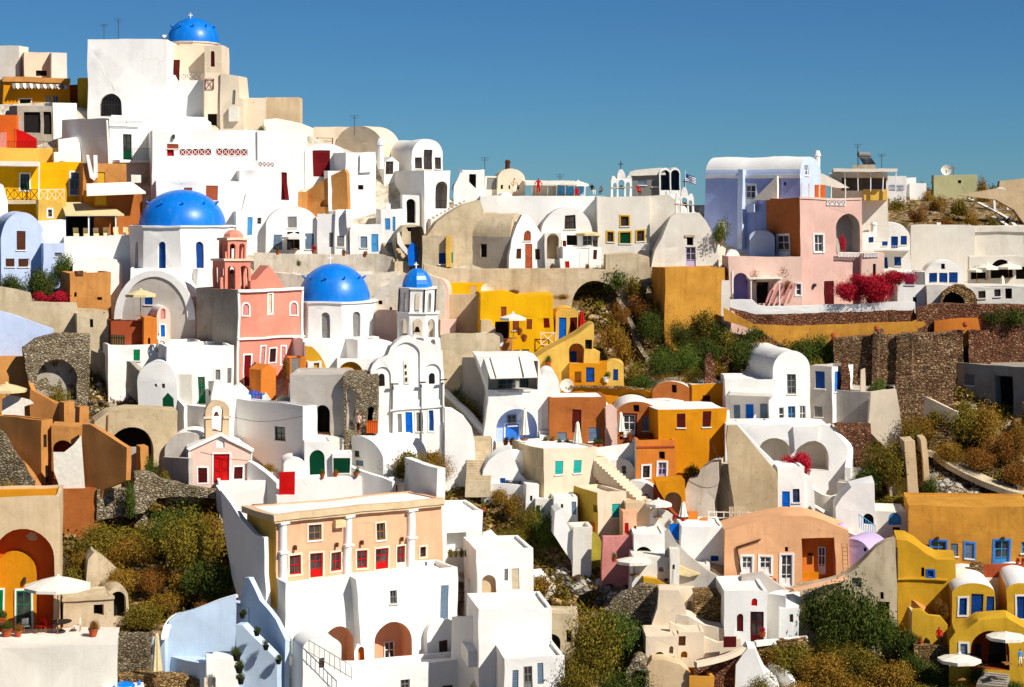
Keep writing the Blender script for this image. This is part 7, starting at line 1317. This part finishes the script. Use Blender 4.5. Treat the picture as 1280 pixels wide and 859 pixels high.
for x in (904, 938, 946, 955): bush(x, 740 if x < 950 else 742, 7, 7, 'rust' if x != 955 else 'red', 'tiny potted shrub on the chapel roof edge', 'potted plant', 'plant', 'roof pots on the white chapel', dd=-6, stem=False)
g = H('dark red picket gate in the cream court wall', 905, 921, 797, 810, c='=maroon', dd=-4.6, dp=.1, par=0, name='gate', cat='gate', ext=0, one=True)
h = wall('cream court wall sloping down to the red gate', [(838, 815), (838, 778), (846, 782), (870, 792), (897, 804), (926, 800), (927, 812), (900, 818)], yb=818, th=2, c='cream', dd=-2.6, t=.5)
h = H('pitted cream house with tiny arched holes at the bottom', 808, 848, 795, 840, th=4, c='cream', dd=-2.2, dp=4, par=.05, o='an 819 815 831 821 brick @.4; an 837 808 842 817 weather @.3; v 838 821 844 826'); h = H('cream house with a square brown window beside the court wall', 848, 880, 790, 835, th=4, c='cream', dd=-1.8, dp=4, par=.05, o='s 848.5 795 857 807 brownf; an 852 814 860 822 mustard @.3')
h = wall('dark red stone wall with a cream rim curving at the bottom', [(868, 880), (870, 828), (890, 824), (910, 818), (930, 812), (930, 826), (920, 850), (918, 880)], yb=880, th=-4, c='*red', dd=.4, t=.8); kerb('cream rim of the dark red curving wall', [(869, 828), (890, 823), (912, 817), (930, 810)], h=.3, t=.5, c='cream', dd=-6, down=.05)
wall('white heap-like buttress with wires at the bottom', [(918, 880), (920, 832), (928, 820), (934, 812), (944, 812), (948, 826), (956, 842), (972, 856), (990, 880)], yb=880, th=2, c='white', dd=0, t=2.5)
wall('tan ruin wall with an arched hollow at the bottom', [(806, 900), (808, 836), (816, 826), (830, 826), (850, 832), (862, 842), (866, 900)], yb=900, th=2, c='creamd', dd=1.4, t=2.5); h = H('pale round cave arch at the bottom beside the trees', 783, 812, 826, 880, th=-4, c='*pale', top='vault', ys=850, dd=-1, dp=3, o='ao 790 838 808 876'); H('low ochre basin wall at the bottom', 862, 892, 846, 880, c='gold', dd=-1, dp=3, par=.4)
kerb('white winding kerb at the bottom right of the buttress', [(960, 828), (975, 834), (988, 846), (998, 864)], h=.5, t=.4, dd=-2); H('ruined stone hut with empty window holes on the brown bank', 673, 716, 768, 818, th=-6, c='weather', dd=-.6, dp=3, par=.1, o='ao 678 793 700 818; o 707 788 714 804')
wall('dark stone side wall beside the trees', [(786, 822), (787, 783), (806, 790), (808, 822)], yb=822, th=-20, c='*grey', dd=-1, t=.8)
# ================================================================ shrubs and trees, one by one
ORD = 'first second third fourth fifth sixth seventh eighth ninth tenth eleventh twelfth thirteenth fourteenth fifteenth sixteenth seventeenth eighteenth nineteenth twentieth twenty-first twenty-second twenty-third twenty-fourth twenty-fifth twenty-sixth twenty-seventh twenty-eighth'.split()
HUE = dict(olive='olive', brown='golden-brown', rust='rust-tinged', dark='dark green', green='bright green')
def batch(label, group, items, dd=-1.5, cat='shrub', name='shrub'):
    items = sorted(items)
    for i, it in enumerate(items): bush(*it[:5], label=it[5] if len(it) > 5 else '%s %s, %s from the left' % (HUE[it[4]], label.replace('olive-brown ', '').replace('dry golden ', ''), ORD[i]), cat=cat, name=name, group=group, dd=dd)
batch('olive-brown shrub on the slope below the stone arch', 'shrubs on the left slope', [(120, 690, 80, 44, 'olive'), (160, 700, 70, 40, 'brown'), (110, 715, 60, 34, 'brown'), (190, 690, 60, 44, 'olive'), (150, 735, 50, 34, 'brown'), (185, 735, 50, 36, 'rust'),
  (92, 640, 30, 22, 'olive'), (215, 760, 70, 34, 'brown'), (180, 780, 60, 34, 'olive'), (225, 735, 40, 36, 'brown'), (265, 770, 40, 26, 'rust'), (95, 740, 40, 40, 'olive')])
batch('', None, [(240, 700, 110, 82, 'olive', 'largest round olive bush beside the white stair flank'), (215, 680, 80, 66, 'green', 'green bush left of the largest round one'), (262, 690, 50, 60, 'brown', 'golden-brown bush touching the white stair flank'), (270, 745, 60, 60, 'dark', 'dark bush in the shade of the stair flank'), (250, 735, 60, 50, 'dark', 'dark green bush under the largest round bush')], dd=-3)
wall('pale bare boulder among the left shrubs', [(106, 728), (110, 700), (118, 690), (132, 700), (152, 718), (154, 728)], c='weather', dd=-2.2, t=3, name='boulder', cat='boulder')
batch('shrub on the brown bank in the centre', 'shrubs on the centre bank', [(640, 640, 44, 30, 'brown'), (625, 625, 30, 20, 'brown'), (662, 668, 50, 44, 'olive'), (690, 680, 54, 50, 'green'), (676, 650, 30, 26, 'green'), (640, 680, 50, 30, 'olive'), (640, 700, 40, 24, 'brown'),
   (676, 740, 44, 30, 'brown'), (700, 770, 40, 24, 'olive'), (660, 755, 30, 20, 'rust'), (620, 700, 24, 18, 'olive'), (590, 640, 26, 18, 'brown')])
batch('', None, [(740, 840, 100, 88, 'olive', 'broad golden-green tree crown at the bottom centre'), (765, 820, 80, 70, 'green', 'green tree crown behind the broad golden-green one'), (725, 880, 90, 70, 'olive', 'lower left olive tree crown at the bottom edge'), (775, 880, 80, 60, 'dark', 'dark tree crown at the bottom edge beside the cave arch'), (750, 790, 50, 40, 'olive', 'small upper crown of the bottom centre trees')], cat='tree', name='tree', dd=-3.5)
batch('shrub in the ravine beside the cave', 'shrubs in the ravine', [(770, 360, 40, 34, 'green'), (795, 372, 44, 34, 'olive'), (815, 360, 30, 30, 'dark'), (760, 430, 40, 46, 'brown'), (780, 450, 44, 44, 'brown'), (815, 420, 50, 44, 'dark'), (850, 430, 50, 40, 'dark'), (880, 415, 44, 36, 'olive'), (900, 420, 36, 30, 'dark'),
  (860, 460, 60, 44, 'green'), (825, 465, 50, 40, 'green'), (795, 472, 44, 34, 'olive'), (890, 450, 50, 40, 'dark'), (930, 455, 56, 44, 'dark'), (910, 440, 44, 34, 'olive'), (940, 430, 40, 30, 'dark'), (870, 482, 50, 30, 'olive'), (845, 486, 50, 26, 'brown'), (800, 484, 50, 20, 'green'), (780, 400, 30, 30, 'rust'),
  (745, 350, 24, 22, 'olive'), (805, 395, 40, 36, 'rust'), (830, 395, 24, 30, 'dark'), (865, 400, 30, 22, 'olive'), (950, 445, 40, 34, 'rust'), (900, 465, 40, 28, 'brown')], dd=-2.4)
kerb('ragged white stone footpath edge winding down the ravine', [(772, 372), (780, 385), (788, 402), (794, 420), (802, 436), (810, 448)], h=.15, t=.45, c='*pale', dd=-1.2, down=.4)
wall('short reddish stone stub wall in the ravine', [(880, 476), (882, 444), (888, 440), (893, 456), (894, 478)], c='*red', dd=-4, t=.6)
batch('shrub behind the big white barrel house', 'shrubs behind the barrel house', [(1010, 455, 50, 44, 'dark'), (1030, 450, 36, 40, 'green'), (1022, 462, 40, 20, 'olive'), (996, 440, 36, 26, 'dark')], dd=-1.2)
batch('shrub on the planted terrace block', 'plants on the terrace block', [(1098, 490, 30, 22, 'green'), (1110, 490, 24, 16, 'dark'), (1088, 492, 20, 16, 'green')], dd=-4)
wall('slim red chimney stack on the white annex', [(1050, 494), (1052, 450), (1058, 448), (1063, 470), (1066, 494)], c='*red', dd=-4, t=.8, name='chimney', cat='chimney'); wall('conical cream chimney on the terrace block', [(1074, 490), (1076, 462), (1081, 460), (1086, 490)], c='cream', dd=-4, t=.6, name='chimney', cat='chimney')
batch('', None, [(1100, 600, 80, 68, 'olive', 'big olive tree-like bush beside the cream piers'), (1085, 610, 44, 44, 'dark', 'dark bush left of the cream piers'), (1130, 580, 50, 44, 'brown', 'brown bush overhanging the tall cream pier'), (1148, 548, 54, 40, 'brown', 'golden-brown bush below the lower stone wall'), (1140, 560, 40, 30, 'olive', 'olive bush just above the cream piers')], dd=-3.2)
batch('dry golden shrub on the right slope', 'shrubs on the right slope', [(1210, 545, 70, 46, 'olive'), (1235, 550, 70, 60, 'brown'), (1190, 575, 50, 30, 'brown'), (1255, 570, 60, 44, 'rust'), (1225, 580, 50, 30, 'rust'), (1275, 560, 50, 44, 'brown'), (1275, 600, 50, 34, 'rust'), (1170, 530, 40, 26, 'olive'), (1290, 530, 40, 40, 'brown'), (1200, 520, 40, 24, 'olive'), (1165, 625, 30, 40, 'dark'), (1124, 632, 44, 22, 'olive')], dd=-2)
batch('', None, [(1040, 800, 90, 100, 'dark', 'tall dark green shrub mass climbing the ruin wall'), (1015, 780, 54, 60, 'green', 'green shrub at the left foot of the ruin wall'), (1080, 800, 80, 74, 'dark', 'broad dark bush before the ruined doorway'), (1110, 810, 60, 50, 'green', 'green bush under the ruined doorway'), (1020, 750, 40, 30, 'green', 'green tuft at the top left of the ruin wall'), (1130, 815, 44, 40, 'dark', 'dark bush beside the mustard stair wall')], dd=-3)
batch('shrub on the dark slope at the bottom right', 'shrubs at the bottom right', [(990, 835, 80, 40, 'olive'), (1030, 850, 90, 44, 'brown'), (1080, 845, 80, 44, 'olive'), (1060, 875, 90, 40, 'brown'), (1120, 860, 80, 44, 'brown'), (1000, 875, 80, 36, 'brown'), (1160, 850, 60, 34, 'dark'), (1150, 880, 80, 34, 'olive'), (1200, 880, 80, 34, 'dark'), (1225, 850, 50, 26, 'dark'), (1265, 870, 60, 30, 'dark'), (965, 830, 50, 26, 'rust'), (1050, 820, 70, 34, 'olive'), (1145, 830, 50, 26, 'green'), (1100, 880, 70, 30, 'dark'), (950, 860, 50, 26, 'olive')], dd=-2)
batch('shrub on the bank right of the white church', 'shrubs beside the long stair wall', [(575, 515, 30, 30, 'green'), (590, 525, 34, 34, 'olive'), (606, 540, 30, 30, 'brown'), (568, 500, 20, 18, 'green')], dd=-1.5)
# ================================================================ small things on roofs and terraces
def aerial(px, py, D, h, label):
    t = fixroot('aerial', label, 'aerial', ray(px, py) * D, .4, 'aerials on the roofs'); m = MB(); m.tube((0, 0, -.3), (0, 0, h), .03, n=5)
    for k, z in enumerate((.98, .9, .82)): m.box(-.5 + k * .1, .5 - k * .1, -.015, .015, h * z, h * z + .03)
    m.build('mast', plain('iron', .4), t)
for x, y, D, h, lb in ((130, 49, 219, 1.6, 'thin aerial on the big blank white cube'), (148, 49, 220, 2.2, 'taller thin aerial on the big blank white cube'), (443, 166, 214, 1.8, 'thin aerial above the cream barrel vault'), (1072, 206, 219, 2.2, 'aerial over the distant pergola restaurant'),
    (1102, 211, 208, 1.5, 'short aerial over the distant pergola restaurant'), (606, 221, 211, 2, 'thin aerial on the grey skyline box house'), (700, 245, 207, 2.2, 'thin aerial behind the roof terrace bar')): aerial(x, y, D, h, lb)
def tank(px, py, D, label):
    t = fixroot('solar_heater', label, 'solar heater', ray(px, py) * D, .3, 'solar water heaters'); m = MB(); m.tube((-.7, 0, 1.1), (.7, 0, 1.1), .28, n=12); m.build('tank', plain('greyw', .3), t)
    m = MB(); m.add([(-.7, -1.3, .1), (.7, -1.3, .1), (.7, -.2, .9), (-.7, -.2, .9), (-.7, -1.25, .05), (.7, -1.25, .05), (.7, -.15, .85), (-.7, -.15, .85)], [(0, 1, 2, 3), (7, 6, 5, 4), (0, 1, 5, 4), (3, 2, 6, 7), (0, 3, 7, 4), (1, 2, 6, 5)]); m.build('collector', glass(), t)
    m = MB()
    for x in (-.6, .6): m.tube((x, 0, 0), (x, 0, 1.1), .03, n=4)
    m.build('stand', plain('iron'), t)
tank(1080, 206, 219, 'solar water heater on the distant restaurant roof')
def lounger(px, py, D, rz, label, c='canvas'):
    t = fixroot('sun_lounger', label, 'sun lounger', ray(px, py) * D, rz, 'sun loungers on the terraces'); m = MB(); m.box(-.3, .3, -.9, .4, .28, .36); m.build('cushion', plain(c, .9), t)
    m = MB(); m.add([(-.3, .4, .28), (.3, .4, .28), (.3, .95, .75), (-.3, .95, .75), (-.3, .4, .36), (.3, .4, .36), (.3, .92, .83), (-.3, .92, .83)], [(0, 1, 2, 3), (7, 6, 5, 4), (0, 1, 5, 4), (3, 2, 6, 7), (0, 3, 7, 4), (1, 2, 6, 5)]); m.build('backrest', plain(c, .9), t)
    for x in (-.26, .26):
        for y in (-.8, .5): m = MB(); m.box(x - .03, x + .03, y - .03, y + .03, 0, .3); m.build('leg', plain('wood'), t)
def cable(label, pts, D, r=.02):
    m = MB(); q = [ray(x, y) * (D + i * .1) for i, (x, y) in enumerate(smoothpts(pts, 6))]
    for a, b in zip(q[:-1], q[1:]): m.tube(a, b, r, n=3)
    tag(m.build('cable', plain('iron', .5)), label, 'cable', 'cables')
cable('thin cable sagging across the front of the crumbling white mass', [(886, 548), (905, 590), (912, 596), (930, 597), (950, 594)], D0(905, 652) - 4.2)
cable('thin cable hanging over the big white shaded house', [(286, 520), (330, 528), (378, 520)], D0(330, 596) - 6)
for x, y, b, s_, k, lb in ((560, 556, 562, 7, 'green', 'small pot plant at the foot of the white shrine'), (446, 596, 604, 8, 'green', 'pot plant at the green panelled door'), (420, 597, 604, 7, 'rust', 'rusty pot plant left of the green panelled front'), (604, 640, 645, 8, 'olive', 'pot plant on the white roof beside the terrace recess'),
    (938, 733, 738, 7, 'green', 'green pot at the apricot house door'), (968, 733, 738, 7, 'red', 'red flowering pot at the apricot house door'), (920, 535, 545, 7, 'red', 'red flowering pot under the canopied terrace'), (955, 534, 545, 7, 'green', 'green pot at the right of the canopied terrace'),
    (1012, 645, 646, 8, 'green', 'green pot beside the small blue-doored house'), (1150, 806, 812, 8, 'rust', 'rusty pot at the mustard stair wall'), (1246, 778, 790, 7, 'red', 'red flowering pot on the mustard terrace rim'), (1220, 776, 790, 7, 'green', 'green pot on the mustard terrace rim'),
    (456, 322, 325, 6, 'rust', 'rusty pot at the light blue door'), (430, 320, 325, 6, 'green', 'green pot between the grey windows'), (392, 317, 322, 7, 'red', 'red flowering pot on the parasol terrace'), (347, 318, 322, 7, 'green', 'green pot at the left of the parasol terrace'),
    (812, 560, 560, 7, 'rust', 'rusty pot above the orange terrace house'), (690, 338, 340, 6, 'green', 'green pot at the chapel porch'), (735, 338, 340, 6, 'rust', 'rusty pot before the dark red doors')):
    pot(x, y, s_, lb, D0(x, b) - 3.4, k)
for x, rz, lb in ((606, .4, 'white sun lounger at the left of the pale yellow deck'), (628, .3, 'middle white sun lounger on the pale yellow deck'), (650, .2, 'white sun lounger at the right of the pale yellow deck')): lounger(x, 764, D0(620, 776) - 1.2, rz, lb)
# ---------------------------------------------------------------- give look-alikes labels that tell them apart
_by = {}
for o in COL.objects:
    if o.parent is None and o.get('label'): _by.setdefault(o['label'], []).append(o)
_ORD = 'first second third fourth fifth sixth seventh eighth ninth tenth eleventh twelfth thirteenth fourteenth fifteenth sixteenth seventeenth'.split()
for _l, _os in _by.items():
    if len(_os) > 1:
        _os.sort(key=lambda o: o.location.x / max(o.location.y, 1))
        for _i, _o in enumerate(_os):
            _o['label'] = _l + (', ' + (('left' if _i == 0 else 'right') + ' of the two' if len(_os) == 2 else _ORD[_i] + ' from the left'))
            if not _o.get('group'): _o['group'] = _l[:40]

# ---------------------------------------------------------------- hand-built walls: nothing is quite straight
import bmesh
bpy.context.view_layer.update()
_skip = ('ground', 'sea', 'person', 'foliage', 'grass', 'scrub', 'rocks', 'rubble', 'stone_debris', 'stem', 'canopy', 'bell', 'dome', 'cupola', 'canopies', 'mast')
_done = set()
for o in list(COL.objects):
    if o.type != 'MESH' or o.data.name in _done or not o.data.materials or not o.data.materials[0]: continue
    if any(o.name.startswith(k) for k in _skip) or o.name.startswith(('shrub', 'tree', 'vine', 'bougain', 'dry_', 'low_scrub', 'loose', 'hillside', 'aloe', 'potted_plant')): continue
    if o.data.users > 1: continue
    _done.add(o.data.name); mn = o.data.materials[0].name; st = mn.startswith('drystone'); big = st or mn.startswith('plaster')
    Mw = o.matrix_world; Mi = Mw.inverted(); me = o.data
    if big:
        bm = bmesh.new(); bm.from_mesh(me); bmesh.ops.remove_doubles(bm, verts=bm.verts, dist=.0015)
        bmesh.ops.triangulate(bm, faces=bm.faces); lim = .7 if st else 1.5
        for _ in range(5):
            es = [e for e in bm.edges if e.calc_length() > lim]
            if not es or len(bm.faces) > 12000: break
            bmesh.ops.subdivide_edges(bm, edges=es, cuts=1); bmesh.ops.triangulate(bm, faces=bm.faces)
        bmesh.ops.recalc_face_normals(bm, faces=bm.faces)
        bm.to_mesh(me); bm.free()
    co_ = np.empty(len(me.vertices) * 3, dtype=np.float32); me.vertices.foreach_get('co', co_); co_ = co_.reshape(-1, 3)
    for i_ in range(len(co_)):
        p = Mw @ Vector(co_[i_]); d = noise.noise_vector(p * .28) * .13 + noise.noise_vector(p * .9) * .045
        if st: d += noise.noise_vector(p * 1.7) * .11
        co_[i_] = (Mi @ (p + d))[:]
    me.vertices.foreach_set('co', co_.ravel())
    if big:
        me.polygons.foreach_set('use_smooth', [True] * len(me.polygons)); me.set_sharp_from_angle(angle=R(28))
    me.update()
